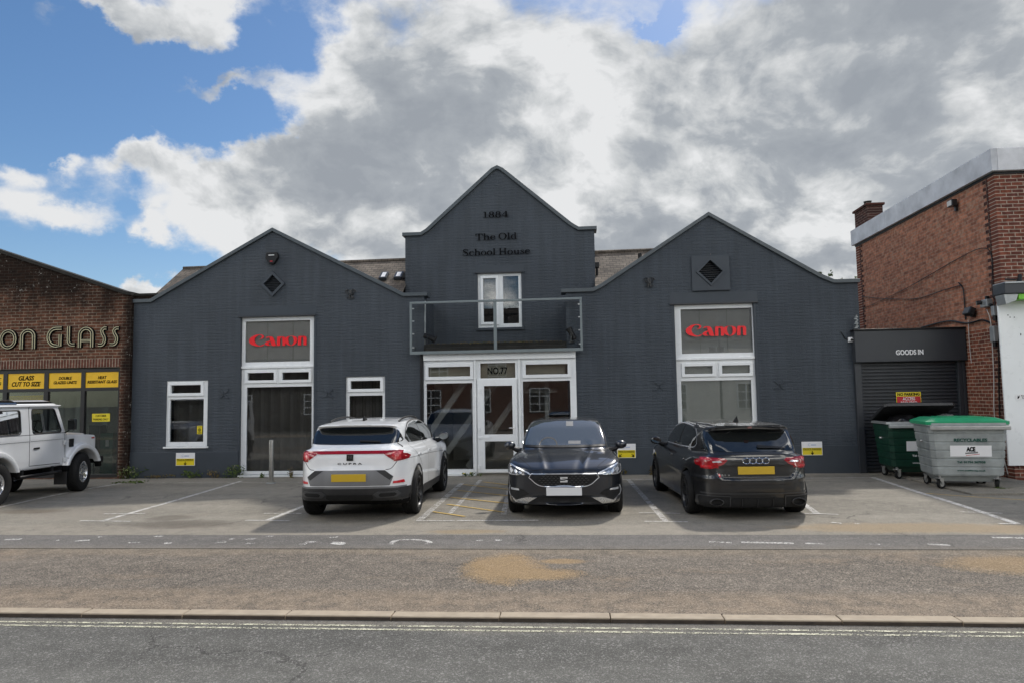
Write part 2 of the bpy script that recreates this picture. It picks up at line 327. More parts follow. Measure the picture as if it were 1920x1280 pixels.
def asphalt(name, base, speck, ssize=150.0, amount=0.5, sand=None, bands=(), rough=0.9, patches=()):
    m, t, b, o = new_mat(name); co = obj_co(t); x, y, z = t.sep(co)
    big = t.noise(t.mapv(co, (0.5, 1, 1)), 0.8, 5, 0.6); mid = t.noise(co, 5.0, 5, 0.6)
    vo = t.vor(co, ssize); rnd = t.sep(vo.outputs['Color'])[0]
    vo2 = t.vor(co, ssize*0.42); rnd2 = t.sep(vo2.outputs['Color'])[1]
    col = t.vm('SCALE', tuple(base), scale=t.m('MULTIPLY', t.ss(big, 0.3, 0.7, 0.86, 1.15), t.ss(mid, 0.3, 0.7, 0.90, 1.10)))
    col = t.vm('SCALE', col, scale=t.ss(rnd, 0.0, 1.0, 0.70, 1.24, 'LINEAR'))
    worn = t.noise(t.mapv(co, (0.12, 1.1, 1)), 1.4, 4, 0.55); col = t.vm('SCALE', col, scale=t.ss(worn, 0.3, 0.7, 0.90, 1.10))
    cr = t.m('MULTIPLY', t.ss(t.vor(t.vm('ADD', co, t.vm('SCALE', t.noise(co, 2.5, 4, color=True), scale=0.5)), 0.45, 'DISTANCE_TO_EDGE').outputs['Distance'], 0.010, 0.004), t.ss(t.noise(co, 0.5, 3), 0.50, 0.58)); col = t.mix(t.m('MULTIPLY', cr, 0.55), col, (0.03, 0.028, 0.025))
    k = t.m('MULTIPLY', t.m('MAXIMUM', t.ss(rnd, 1.0-amount*0.55, 1.0-amount*0.4), t.ss(rnd2, 1.0-amount*0.30, 1.0-amount*0.22)), t.ss(mid, 0.25, 0.7, 0.45, 1.0))
    col = t.mix(t.m('MULTIPLY', k, 0.8), col, speck)
    for (y0, y1, c, a) in bands:                 # worn or dusty strips along the road
        mk = t.m('MULTIPLY', t.ss(t.m('ADD', y, t.m('MULTIPLY', t.m('SUBTRACT', big, 0.5), 0.9)), y0-0.25, y0+0.05), t.ss(t.m('ADD', y, t.m('MULTIPLY', t.m('SUBTRACT', mid, 0.5), 0.5)), y1+0.15, y1-0.15))
        mk = t.m('MULTIPLY', mk, t.ss(t.m('ADD', mid, t.m('MULTIPLY', rnd, 0.5)), 0.42, 0.95))
        col = t.mix(t.m('MULTIPLY', mk, a), col, c)
    if sand:
        s2 = t.m('MULTIPLY', t.ss(t.noise(t.mapv(co, (0.6, 1.2, 1), (3, 7, 0)), 1.1, 5, 0.62), 0.53, 0.70), t.ss(t.m('ADD', rnd2, mid), 0.6, 1.1))
        col = t.mix(t.m('MULTIPLY', s2, sand[1]), col, sand[0])
    for (pts, c, a) in patches:                  # stains with a shape of their own: soft ellipses broken up by noise
        tot = None
        for (cx, cy, rx, ry) in pts:
            u = t.m('MULTIPLY', t.m('SUBTRACT', x, cx), 1/rx); v = t.m('MULTIPLY', t.m('SUBTRACT', y, cy), 1/ry)
            g = t.m('SUBTRACT', 1.0, t.m('SQRT', t.m('ADD', t.m('MULTIPLY', u, u), t.m('MULTIPLY', v, v))))
            tot = g if tot is None else t.m('MAXIMUM', tot, g)
        mk = t.ss(t.m('ADD', tot, t.m('ADD', t.m('MULTIPLY', t.m('SUBTRACT', t.noise(co, 3.5, 6, 0.65), 0.5), 0.9), t.m('MULTIPLY', t.m('SUBTRACT', rnd, 0.5), 0.55))), -0.04, 0.14)
        col = t.mix(t.m('MULTIPLY', mk, a), col, t.vm('SCALE', tuple(c), scale=t.ss(rnd, 0, 1, 0.7, 1.25)))
    t.put(b.inputs['Base Color'], col); b.inputs['Roughness'].default_value = rough; b.inputs['Specular IOR Level'].default_value = 0.3
    t.put(b.inputs['Normal'], t.bump(t.m('ADD', t.m('MULTIPLY', vo.outputs['Distance'], -1.0), t.m('MULTIPLY', mid, 0.5)), 0.35, 0.005))
    return m
def worn_paint(name, col, cut=0.5, soft=0.06, scale=9.0):
    m, t, b, out = new_mat(name); co = obj_co(t)
    n = t.m('ADD', t.m('MULTIPLY', t.noise(co, scale, 6, 0.7), 0.75), t.m('MULTIPLY', t.sep(t.vor(co, 110).outputs['Color'])[0], 0.25))
    f = t.ss(n, cut-soft, cut+soft)
    t.put(b.inputs['Base Color'], t.vm('SCALE', tuple(col), scale=t.ss(t.noise(co, 25, 4), 0.3, 0.7, 0.8, 1.1))); b.inputs['Roughness'].default_value = 0.7
    tr = t.n('ShaderNodeBsdfTransparent'); mx = t.n('ShaderNodeMixShader'); t.put(mx.inputs[0], f)
    t.nt.links.new(b.outputs[0], mx.inputs[1]); t.nt.links.new(tr.outputs[0], mx.inputs[2]); t.nt.links.new(mx.outputs[0], out.inputs[0])
    return m
PAINT = (0.055, 0.066, 0.079)
M = dict(
    greybrick=brick('painted brick', None or (0, 0, 0), (0, 0, 0), (0, 0, 0), 'x', paint=PAINT),
    greybrick_side=brick('painted brick side', (0, 0, 0), (0, 0, 0), (0, 0, 0), 'y', paint=PAINT),
    greyrender=simple('painted render', tuple(v*0.93 for v in PAINT), 0.5, var=0.07, vscale=2.5, bump=0.25, bscale=18, spec=0.3),
    coping=simple('painted coping', (0.066, 0.080, 0.088), 0.45, var=0.12, vscale=4, bump=0.2, bscale=15),
    upvc=simple('white plastic frame', (0.80, 0.82, 0.82), 0.3, var=0.03, vscale=2),
    upvc_shadow_gap=simple('shadow gap', (0.10, 0.10, 0.10), 0.7),
    glass=glass_mat('window glass', (0.86, 0.87, 0.865), 1.0),
    glass_clear=glass_mat('clear glass', (0.96, 0.97, 0.97), 0.2),
    glass_shop=glass_mat('shop glass', (0.72, 0.76, 0.74), 0.9),
    black=simple('black plastic', (0.006, 0.006, 0.0065), 0.45, spec=0.35),
    blackmetal=simple('black painted metal', (0.016, 0.017, 0.018), 0.35, var=0.15),
    darkgrey=simple('anthracite metal', (0.030, 0.034, 0.040), 0.42, var=0.06, vscale=3),
    balcony=simple('grey painted steel', (0.17, 0.20, 0.205), 0.4, var=0.06),
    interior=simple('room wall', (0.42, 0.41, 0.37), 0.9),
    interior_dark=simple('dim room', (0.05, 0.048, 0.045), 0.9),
    panel=simple('pale backing board', (0.52, 0.51, 0.49), 0.8, var=0.06),
    blind=simple('grey fabric blind', (0.20, 0.195, 0.185), 0.9, var=0.15, vscale=3),
    paleblind=simple('pale roller blind', (0.42, 0.43, 0.39), 0.85, var=0.05),
    red=simple('red lettering', (0.85, 0.008, 0.014), 0.35, var=0.05),
    blackletter=simple('black lettering', (0.005, 0.005, 0.006), 0.8, spec=0.1),
    white=simple('white lettering', (0.80, 0.80, 0.80), 0.45, var=0.03),
    cream=simple('cream lettering', (0.50, 0.46, 0.29), 0.5, var=0.08),
    yellow=simple('yellow sign panel', (0.88, 0.52, 0.01), 0.35, var=0.04),
    yellow_sign=simple('yellow sign', (0.75, 0.60, 0.02), 0.35, var=0.04),
    signred=simple('red sign', (0.50, 0.012, 0.02), 0.4, var=0.05),
    steel=simple('brushed steel', (0.42, 0.41, 0.38), 0.35, 0.9, var=0.12, vscale=9),
    zinc=simple('galvanised steel', (0.36, 0.38, 0.38), 0.45, 0.55, var=0.16, vscale=5),
    concrete=simple('pale concrete', (0.34, 0.32, 0.28), 0.9, var=0.15, vscale=5, bump=0.4),
    felt=simple('mossy black felt', (0.016, 0.015, 0.012), 0.9, var=0.4, vscale=4, bump=0.5),
    silver=simple('chrome', (0.75, 0.76, 0.78), 0.08, 1.0, var=0.02),
)
# ------------------------------------------------------------------ ground, road, pavement, forecourt
def sheet(name, pts, z, mat, kind='structure'):
    b = MB(); b.add([(p[0], p[1], z) for p in pts], [tuple(range(len(pts)))]); o = b.build(name, mat); return tag(o, kind=kind)
SAND = (0.34, 0.225, 0.105)
KY0, KY1 = 6.005, 6.15            # kerb face and back
M['road'] = asphalt('road asphalt', (0.114, 0.111, 0.099), (0.28, 0.27, 0.25), 175, 0.27, bands=((5.9, 6.05, (0.22, 0.19, 0.15), 0.6),))
M['pave'] = asphalt('footway asphalt', (0.102, 0.089, 0.074), (0.36, 0.305, 0.24), 165, 0.58, sand=((0.30, 0.22, 0.145), 0.42),
    bands=((6.1, 6.8, (0.33, 0.25, 0.17), 0.55), (8.45, 8.66, (0.29, 0.23, 0.16), 0.5)),
    patches=(([(-0.80, 7.72, 0.40, 0.62), (-0.52, 7.45, 0.55, 0.26), (-1.0, 7.85, 0.2, 0.3)], SAND, 0.66), ([(-0.17, 8.02, 0.24, 0.12)], SAND, 0.6), ([(4.6, 7.9, 0.75, 0.42)], SAND, 0.5)))
M['strip'] = asphalt('dark asphalt strip', (0.128, 0.120, 0.111), (0.28, 0.26, 0.23), 190, 0.28, bands=((8.6, 8.8, (0.25, 0.21, 0.15), 0.4),))
M['park'] = asphalt('car park asphalt', (0.218, 0.200, 0.166), (0.36, 0.33, 0.275), 190, 0.32, sand=((0.25, 0.215, 0.165), 0.35),
    bands=((9.55, 10.25, (0.30, 0.265, 0.215), 0.62),),
    patches=(([(-5.9, 10.35, 0.8, 0.35), (-6.4, 10.9, 0.35, 0.25)], (0.085, 0.07, 0.055), 0.5), ([(-8.3, 11.2, 0.7, 0.5)], (0.24, 0.215, 0.18), 0.6),
             ([(4.4, 10.0, 1.6, 0.35), (5.6, 9.9, 1.0, 0.3)], (0.30, 0.225, 0.135), 0.7), ([(-1.5, 9.75, 0.5, 0.15)], (0.28, 0.21, 0.12), 0.6), ([(-9.3, 11.6, 0.6, 0.25)], (0.10, 0.075, 0.05), 0.5)))
M['earth'] = asphalt('outlying ground', (0.10, 0.10, 0.085), (0.2, 0.2, 0.17), 60, 0.2)
M['kerbface'] = simple('shaded kerb face', (0.06, 0.047, 0.036), 0.9, var=0.35, vscale=9)  # shade on the kerb face is put into the colour as dark brown
M['kerb'] = simple('kerb stone', (0.37, 0.305, 0.225), 0.85, var=0.14, vscale=7, bump=0.5, bscale=80)
sheet('ground', [(-400, -400), (400, -400), (400, 400), (-400, 400)], -0.16, M['earth'])
sheet('road', [(-90, -1.6), (90, -1.6), (90, KY0), (-90, KY0)], -0.036, M['road'])
b = MB(); b.box(-90, KY1, -0.15, 90, 8.62, 0.0); tag(b.build('pavement', M['pave']), kind='structure')
b = MB(); b.box(-90, 8.66, -0.15, 90, 9.52, 0.0); tag(b.build('pavement_strip', M['strip']), kind='structure')
b = MB(); b.box(-90, 9.52, -0.15, 90, 60, 0.0); tag(b.build('parking_ground', M['park']), kind='structure')
b = MB(); b.box(-90, 8.622, -0.15, 90, 8.658, -0.012); tag(b.build('edging_strip', M['earth']), kind='structure')
b = MB(); b.box(-90, -3.6, -0.15, 90, -1.76, 0.05); tag(b.build('far_pavement', M['pave']), kind='structure')
b = MB(); b.box(-90, -1.755, -0.15, 90, -1.605, 0.052); tag(b.build('far_kerb', M['kerb']), kind='structure')
# kerb stones along the near edge, 0.915 m long, laid end to end
rnd = random.Random(3); kx = [-0.655 + 0.915*i for i in range(-8, 9)]
for i, x0 in enumerate(kx):
    b = MB(); dy = rnd.uniform(-.004, .004); dz = rnd.uniform(-.003, .002)
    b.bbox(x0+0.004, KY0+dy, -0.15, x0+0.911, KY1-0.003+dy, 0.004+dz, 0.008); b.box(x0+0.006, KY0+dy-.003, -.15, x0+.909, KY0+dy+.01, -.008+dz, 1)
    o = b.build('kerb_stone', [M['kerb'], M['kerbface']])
    tag(o, 'low buff kerb stone at the edge of the road beside the double yellow lines', 'kerb stone', 'kerb stones along the road')
# painted lines
M['linewhite'] = worn_paint('worn white road paint', (0.62, 0.60, 0.56), 0.56, 0.05, 7)
M['linewhite2'] = worn_paint('very worn white road paint', (0.58, 0.56, 0.52), 0.50, 0.05, 6)
M['lineghost'] = worn_paint('rubbed out white paint', (0.72, 0.70, 0.66), 0.475, 0.025, 3.2)
M['lineyellow'] = worn_paint('pale yellow road paint', (0.62, 0.60, 0.44), 0.50, 0.06, 8)
M['hatch'] = worn_paint('worn ochre road paint', (0.55, 0.37, 0.09), 0.61, 0.05, 6)
def line(name, pts, w, mat, z=0.004):
    P = crom(pts, 6) if len(pts) > 2 else pts
    L = ribbon(P, w); n = len(P); b = MB(); 
    b.add([(p[0], p[1], z) for p in L], [(i, i+1, 2*n-2-i, 2*n-1-i) for i in range(n-1)])
    return tag(b.build(name, mat), kind='structure')
for y in (5.775, 5.865): line('double_yellow_line', [(-60, y), (60, y)], 0.036, M['lineyellow'], -0.032)
G2 = lambda *ps: [GP(*p) for p in ps]
line('bay_line', G2((-60, 963), (120, 924), (228, 905)), 0.075, M['linewhite'])
line('bay_line', G2((195, 975), (330, 937), (452, 901)), 0.085, M['linewhite'])
line('bay_line', G2((500, 975), (562, 951), (600, 935)), 0.085, M['linewhite'])
line('bay_line', G2((787, 974), (866, 905)), 0.11, M['linewhite2'])
line('bay_line', G2((842, 964), (901, 899)), 0.085, M['linewhite2'], 0.005)
line('bay_line', G2((944, 964), (958, 905)), 0.085, M['linewhite2'], 0.005)
line('bay_line', G2((1249, 977), (1178, 898)), 0.095, M['linewhite2'])
line('bay_line', G2((1532, 962), (1495, 935)), 0.095, M['linewhite'])
line('bay_line', G2((1636, 894), (1700, 915), (1800, 946), (1907, 981)), 0.10, M['linewhite'])
line('bay_line', [(-10.3, 15.62), (-4.9, 15.5)], 0.045, M['linewhite2'], 0.006)
line('bay_line', [(0.9, 15.62), (6.2, 15.66)], 0.045, M['linewhite'], 0.006)
for (a, c) in (((150, 976), (245, 977)), ((195, 963), (272, 962)), ((460, 975), (545, 976)), ((495, 962), (565, 962)), ((1208, 977), (1290, 978)), ((1198, 961), (1275, 962)),
               ((1505, 962), (1572, 964)), ((1800, 959), (1880, 962)), ((1870, 981), (1905, 982)), ((780, 976), (1010, 975)), ((1558, 979), (1578, 981)), ((1602, 981), (1612, 982))):
    line('bay_end_line', [GP(*a), GP(*c)], 0.05, M['linewhite'], 0.0075)
line('bay_line', G2((1735, 924), (1830, 931), (1960, 939)), 0.05, M['hatch'])
for (a, c) in (((812, 959), (872, 968)), ((838, 945), (945, 960)), ((845, 932), (960, 944)), ((858, 919), (962, 930)), ((868, 908), (962, 918)), ((905, 903), (965, 910))):
    line('hatching_line', [GP(*a), GP(*c)], 0.06, M['hatch'], 0.009)
# the rests of painted lettering on the dark strip
for i, pts in enumerate([((10, 1011), (40, 1010)), ((100, 1013), (112, 1012)), ((140, 1014), (168, 1012)), ((184, 1006), (197, 1005)), ((240, 1017), (262, 1016)), ((308, 1018), (322, 1017)), ((290, 1005), (305, 1005)), ((402, 1017), (424, 1015)),
        ((430, 1010), (440, 1010)), ((455, 1010), (478, 1010)), ((462, 1018), (478, 1018)), ((560, 1019), (575, 1019)), ((572, 1016), (592, 1015)), ((600, 1017), (606, 1017)), ((622, 1016), (645, 1017)), ((500, 1005), (512, 1005)), ((618, 1007), (634, 1006)),
        ((1330, 1015), (1372, 1017)), ((1390, 1016), (1488, 1018)), ((1510, 1018), (1545, 1019)), ((1630, 1019), (1650, 1020)), ((1740, 1020), (1780, 1021)), ((895, 1012), (903, 1013)), ((928, 1012), (942, 1012)), ((1860, 1007), (1920, 1008))]):
    line('lettering_trace', [GP(*p) for p in pts], 0.075, M['lineghost'], 0.004)
line('lettering_trace', G2((732, 1020), (742, 1013), (765, 1011), (792, 1012), (806, 1016), (800, 1020)), 0.07, M['linewhite2'])
line('lettering_trace', G2((622, 1018), (640, 1020), (644, 1017)), 0.07, M['linewhite'], 0.005)
# ------------------------------------------------------------------ leaves
def leaf_mat(name, c, c2):
    m, t, b, o = new_mat(name); co = obj_co(t)
    t.put(b.inputs['Base Color'], t.mix(t.ss(t.noise(co, 7, 4), 0.35, 0.65), c, c2)); b.inputs['Roughness'].default_value = 0.6; b.inputs['Specular IOR Level'].default_value = 0.3
    return m
M['weed'] = leaf_mat('weed leaf', (0.05, 0.085, 0.018), (0.10, 0.14, 0.03)); M['dryweed'] = leaf_mat('dry weed', (0.16, 0.11, 0.05), (0.10, 0.09, 0.03))
M['treeleaf'] = leaf_mat('tree leaf', (0.035, 0.06, 0.018), (0.075, 0.10, 0.03)); M['bark'] = simple('bark', (0.08, 0.065, 0.05), 0.9, var=0.3)
M['petal'] = simple('small flower', (0.7, 0.65, 0.4), 0.6)
def leaves(b, c, rx, ry, rz, n, s, seed, mi=0, lift=0.0):
    r = random.Random(seed)
    for _ in range(n):
        while True:
            p = Vector((r.uniform(-1, 1), r.uniform(-1, 1), r.uniform(-1, 1)))
            if p.length < 1: break
        p = Vector((c[0]+p.x*rx, c[1]+p.y*ry, c[2]+p.z*rz))
        a = Vector((r.gauss(0, 1), r.gauss(0, 1), r.gauss(0, 1)+lift)).normalized(); q = a.orthogonal().normalized(); q.rotate(Matrix.Rotation(r.uniform(0, 6.28), 3, a))
        L = s*r.uniform(0.6, 1.4); w = a.cross(q)*L*0.32; q = q*L
        b.add([p-q*0.5, p+w, p+q*0.5+a*L*0.15, p-w], [(0, 1, 2, 3)], mi)
def weed(x, y, h, w, n, label, seed, dry=False, flower=0, yel=False):
    root = empty('weed', (x, y, 0), 0, label, 'weed', 'weeds along the foot of the wall')
    b = MB(); r = random.Random(seed)
    for i in range(max(3, n//9)):
        leaves(b, (r.uniform(-w, w), r.uniform(-.05, .05), h*r.uniform(.2, .75)), w*.4, .08, h*.35, 9, 0.055, seed*31+i, 0, 1.0)
    b.build('leaves', M['dryweed' if dry else 'weed'], root)
    s = MB()
    for i in range(7):
        a = r.uniform(-w, w)*.8; s.tube([(a*.4, 0, 0), (a*.8, r.uniform(-.04, .04), h*.55), (a, r.uniform(-.08, .04), h*r.uniform(.8, 1.15))], [.004, .003, .0015], 5)
    s.build('stems', M['dryweed' if dry else 'weed'], root)
    if flower:
        f = MB(); leaves(f, (0, -.04, h*.75), w*.8, .06, h*.3, flower, 0.02 if not yel else .05, seed+7)
        f.build('flowers', M['yellow_sign'] if yel else M['petal'], root)
# ------------------------------------------------------------------ the grey school house
YF = 16.60; YC = 17.75; TH = 0.35
school = empty('school_house', (0, 0, 0), 0, 'dark grey painted brick building with three gables and white window frames', 'building')
def wall(name, loops, Y, mat, parent, depth=TH):
    return MB().loops(loops, depth, face_y(Y+depth/2)).build(name, mat, parent)
WA = rect(311, 713, 389, 836, YF); WT = rect(450, 594, 588, 888, YF); WC = rect(648, 705, 722, 830, YF); WR = rect(1269.5, 570, 1419, 884, YF)
ZC = 0.055
WT = (WT[0], ZC, WT[2], WT[3]); WR = (WR[0], ZC, WR[2], WR[3]); WC = (WC[0], WA[1], WC[2], WC[3])
XL0, XL1 = -10.86, -3.50; XR0, XR1 = -0.13, 6.49
def gable(px, Y): return [FX(p[0], p[1], Y) for p in px]
gl = gable([(285, 567), (300, 558), (512, 434), (735, 545), (757, 556)], YF)
gr = gable([(1112, 547), (1130, 538), (1328, 405), (1535, 520), (1562, 531)], YF)
gc = gable([(790, 442), (803, 434), (925, 321), (932, 317), (940, 321), (1068, 423), (1084, 432)], YC)
pathL = [(XL0-.05, gl[0][1])] + gl + [(XL1+.0, gl[-1][1])]
pathR = [(XR0, gr[0][1])] + gr + [(XR1, gr[-1][1])]
XC0, XC1 = FX(760, 500, YC)[0], FX(1115, 470, YC)[0]
pathC = [(XC0, gc[0][1])] + gc + [(XC1, gc[-1][1])]
def outl(path, x0, x1, z0=-0.1): return [(x0, z0), (x1, z0)] + [(x1, path[-1][1])] + path[-2:0:-1] + [(x0, path[0][1])]
vent_l = FX(512, 533, YF); vent_r = FX(1331.5, 510, YF)
def diamond(c, rx, rz): return [(c[0]-rx, c[1]), (c[0], c[1]-rz), (c[0]+rx, c[1]), (c[0], c[1]+rz)]
dL, dR = diamond(vent_l, .25, .25), diamond(vent_r, .33, .33)
wall('wing_wall', [outl(pathL, XL0, XL1), RL(*WA), RL(*WT), RL(*WC), dL], YF, M['greybrick'], school)
wall('wing_wall', [outl(pathR, XR0, XR1), RL(*WR), dR], YF, M['greybrick'], school)
WU = rect(896, 512.5, 978, 614, YC)
wall('gable_wall', [outl(pathC, XC0, XC1, 2.9), RL(*WU)], YC, M['greybrick'], school)
b = MB()
for x0, x1 in ((XL1-TH, XL1), (XR0, XR0+TH)): b.box(x0, YF+TH, -0.1, x1, YC, 4.18)
b.box(XL0, YF+TH, -0.1, XL0+TH, 26, 4.15); b.box(XR1-TH, YF+TH, -0.1, XR1, 26, 4.15)
b.box(XC0, YC+TH, 3.6, XC0+TH, 22.5, 5.65); b.box(XC1-TH, YC+TH, 3.6, XC1, 22.5, 5.65)
b.box(XL0, 26, -0.1, XR1, 26+TH, 4.15)
b.build('side_wall', M['greybrick_side'], school)
def coping(path, Y, over=0.055, h=0.075, depth=TH):
    up = ribbon(path, [h]*len(path), h/2)
    n = len(path); up = [(x, z) for x, z in up]
    MB().loops([up], depth+2*over, face_y(Y+depth/2), bevel=0.006).build('coping', M['coping'], school)
coping([(XL0-.12, pathL[0][1])]+pathL[1:-1]+[(XL1+.07, pathL[-1][1])], YF)
coping([(XR0-.10, pathR[0][1])]+pathR[1:-1]+[(XR1+.03, pathR[-1][1])], YF)
coping([(XC0-.06, pathC[0][1])]+pathC[1:-1]+[(XC1+.06, pathC[-1][1])], YC)
# smooth rendered plinth and lintels, standing a little proud of the bricks
PZ = 0.62
for xs in ((XL0+.01, WT[0]-.02), (WT[2]+.02, XL1-.02), (XR0+.05, WR[0]-.02), (WR[2]+.02, XR1-.01)):
    b = MB(); b.bbox(xs[0], YF-.022, -.05, xs[1], YF+.05, PZ, .012); b.build('plinth', M['greyrender'], school)
for w, e, h in ((WT, .06, .22), (WR, .10, .24), (WU, .07, .17)):
    Y = YC if w is WU else YF
    b = MB(); b.box(w[0]-e, Y-.004, w[3]+.035, w[2]+e, Y+.06, w[3]+.035+h); b.build('lintel', M['greyrender'], school)
    b = MB(); b.box(w[0]-e, Y-.055, w[3]+.004, w[2]+e, Y+.05, w[3]+.034); b.build('drip_mould', M['darkgrey'], school)
b = MB(); b.bbox(WU[0]-.05, YC-.05, WU[1]-.07, WU[2]+.05, YC+.06, WU[1]-.003, .01); b.build('window_sill', M['greyrender'], school)
for w in (WR, WU, WT):                                  # rendered margins beside the openings
    Y = YC if w is WU else YF
    for xa, xb in ((w[0]-.055, w[0]-.003), (w[2]+.003, w[2]+.055)):
        b = MB(); b.box(xa, Y-.010, max(w[1], .63), xb, Y+.05, w[3]); b.build('window_margin', M['greyrender'], school)
# vents
def vent(c, d, square):
    if square:
        s = rect(1297, 481, 1367, 545, YF)
        MB().loops([RL(*s), diamond(c, .30, .30)], .05, face_y(YF-.02), bevel=.006).build('vent_surround', M['greyrender'], school)
        ring = MB().loops([diamond(c, .335, .335), diamond(c, .27, .27)], .10, face_y(YF-.03)); r0 = .27
    else:
        ring = MB().loops([diamond(c, .31, .31), diamond(c, .225, .225)], .07, face_y(YF-.018)); r0 = .23
    fr = ring.build('vent_frame', M['greyrender'], school)
    b = MB(); n = 11
    for i in range(n):
        z = -r0 + 2*r0*(i+.5)/n; hw = max(.01, r0-abs(z)+.01)
        b.add([(c[0]-hw, YF+.03, c[1]+z-.012), (c[0]+hw, YF+.03, c[1]+z-.012), (c[0]+hw, YF+.09, c[1]+z+.022), (c[0]-hw, YF+.09, c[1]+z+.022),
               (c[0]-hw, YF+.03, c[1]+z-.004), (c[0]+hw, YF+.03, c[1]+z-.004), (c[0]+hw, YF+.09, c[1]+z+.030), (c[0]-hw, YF+.09, c[1]+z+.030)],
              [(3, 2, 1, 0), (4, 5, 6, 7), (0, 1, 5, 4), (1, 2, 6, 5), (2, 3, 7, 6), (3, 0, 4, 7)])
    b.build('vent_slats', M['darkgrey'], fr)
    MB().loops([diamond(c, r0+.06, r0+.06)], .02, face_y(YF+.14)).build('vent_back', M['black'], fr)
vent(vent_l, dL, False); vent(vent_r, dR, True)
# raised cross patterns in the brickwork
for px, py in ((420, 738), (615, 737), (1236, 722), (1462, 721)):
    c = FX(px, py, YF); b = MB()
    for sx in (-1, 1):
        for (dx, dz, r) in ((.055, .055, 1), (.055, -.055, -1)):
            b.box(-.075, -.012, -.018, .075, .02, .018, 0, Matrix.Translation((c[0]+sx*dx, YF-.008, c[1]+dz)) @ Matrix.Rotation(R(42)*r*sx*-1, 4, 'Y'))
    b.build('brick_cross', M['greybrick'], school)
# ------------------------------------------------------------------ windows
def window(parent, o, panes, Y, sashes=(), setback=0.06, depth=0.07, glass='glass', name='window', sill=False, label=None, doorway=None):
    """o outer rectangle; panes openings in the frame; sashes (outer rect, opening) stand proud of it"""
    yf = Y+setback
    holes = [RL(*p) for p in panes] + [RL(s[0][0]+.012, s[0][1]+.012, s[0][2]-.012, s[0][3]-.012) for s in sashes] + ([RL(*doorway)] if doorway else [])
    fr = MB().loops([RL(*o)] + holes, depth-.012, face_y(yf+depth/2), bevel=.006).build(name, M['upvc'], parent)
    if label: fr['label'] = label
    for so, si in sashes:
        sa = MB().loops([RL(*so), RL(*si)], .05, face_y(yf-.006), bevel=.010).build('sash', M['upvc'], fr)
        panes = list(panes) + [si]
    for p in panes:
        b = MB(); b.box(p[0]-.012, yf+.028, p[1]-.012, p[2]+.012, yf+.040, p[3]+.012); b.build('pane', M[glass], fr)
    if sill:
        b = MB(); b.bbox(o[0]-.035, Y-.045, o[1]-.045, o[2]+.035, yf+.03, o[1]-.002, .008); b.build('sill', M['upvc'], fr)
    return fr
def gr_(px, Y=YF+.06): return rect(*px, Y)
def grow(r, a): return (r[0]-a, r[1]-a, r[2]+a, r[3]+a)
p1 = gr_((322, 720.5, 379.5, 737)); p2 = gr_((319, 747, 383, 828))
wa = window(school, WA, [p2], YF, [(grow(p1, .055), p1)], .03, sill=True, label='small white window with a yellow alarm sticker')
pt = gr_((458.5, 601, 581, 678)); l1 = gr_((463.5, 697.5, 514.5, 713)); l2 = gr_((528.5, 696.5, 580, 712)); big = gr_((460.5, 724, 584, 883)); big = (big[0], .13, big[2], big[3])
wt = window(school, WT, [pt, big], YF, [(grow(l1, .05), l1), (grow(l2, .05), l2)], .08, label='tall white window with dark vertical blinds')
zt = FX(520, 687, YF)[1]
b = MB(); b.bbox(WT[0]+.002, YF+.03, zt-.028, WT[2]-.002, YF+.078, zt+.028, .008); b.build('transom', M['upvc'], wt)
b = MB(); b.bbox(WT[0]-.02, YF-.05, ZC-.05, WT[2]+.02, YF+.1, ZC-.003, .008); b.build('sill', M['upvc'], wt)
p1 = gr_((657.5, 712.5, 714.5, 729)); p2 = gr_((654.5, 740.5, 718, 828)); p2 = (p2[0], WC[1]+.075, p2[2], p2[3])
wc = window(school, WC, [p2], YF, [(grow(p1, .055), p1)], .05, sill=True, label='small white window above the white car')
pt = gr_((1277, 578, 1412, 662)); l1 = gr_((1283, 685, 1337, 701)); l2 = gr_((1353, 683.5, 1407, 700)); big = gr_((1279.5, 712, 1413, 880)); big = (big[0], .13, big[2], big[3])
wr = window(school, WR, [pt, big], YF, [(grow(l1, .05), l1), (grow(l2, .05), l2)], .08, label='tall white window with a pale blind behind the black car')
zt = FX(1344, 671, YF)[1]
b = MB(); b.bbox(WR[0]+.002, YF+.03, zt-.028, WR[2]-.002, YF+.078, zt+.028, .008); b.build('transom', M['upvc'], wr)
u1 = gr_((906, 522, 931, 605), YC+.06); u2 = gr_((943, 517.5, 973, 607), YC+.06)
wu = window(school, WU, [u2], YC, [(grow(u1, .05), u1)], .05, label='white upstairs window above the balcony rail')
# blinds and backing boards behind the glass
def blind(parent, r, Y, mat, name='blind', slat=0.0):
    b = MB()
    if slat:
        x = r[0]; i = 0
        while x < r[2]:
            a = R(50 + 10*math.sin(i*2.1)); c, s = math.cos(a)*slat/2, math.sin(a)*slat/2
            b.add([(x-c, Y-s, r[1]), (x+c, Y+s, r[1]), (x+c, Y+s, r[3]), (x-c, Y-s, r[3])], [(0, 1, 2, 3)]); x += slat*.93; i += 1
    else:
        b.box(r[0], Y, r[1], r[2], Y+.01, r[3])
    return b.build(name, M[mat], parent)
blind(wt, grow((WT[0], ZC+.06, WT[2], zt*0+FX(520, 694, YF)[1]), -.01), YF+.33, 'blind', slat=.089)
blind(wt, (WT[0], FX(520, 690, YF)[1], WT[2], WT[3]), YF+.17, 'panel', 'backing_board')
blind(wa, (WA[0], WA[1], WA[2], WA[3]), YF+.42, 'blind', slat=.089)
blind(wc, (WC[0], WC[1], WC[2], WC[3]), YF+.42, 'blind', slat=.089)
zr = FX(1344, 672, YF)[1]
blind(wr, (WR[0], zr, WR[2], WR[3]), YF+.17, 'panel', 'backing_board')
blind(wr, (WR[0], ZC, WR[2], zr-.06), YF+.18, 'paleblind', 'roller_blind')
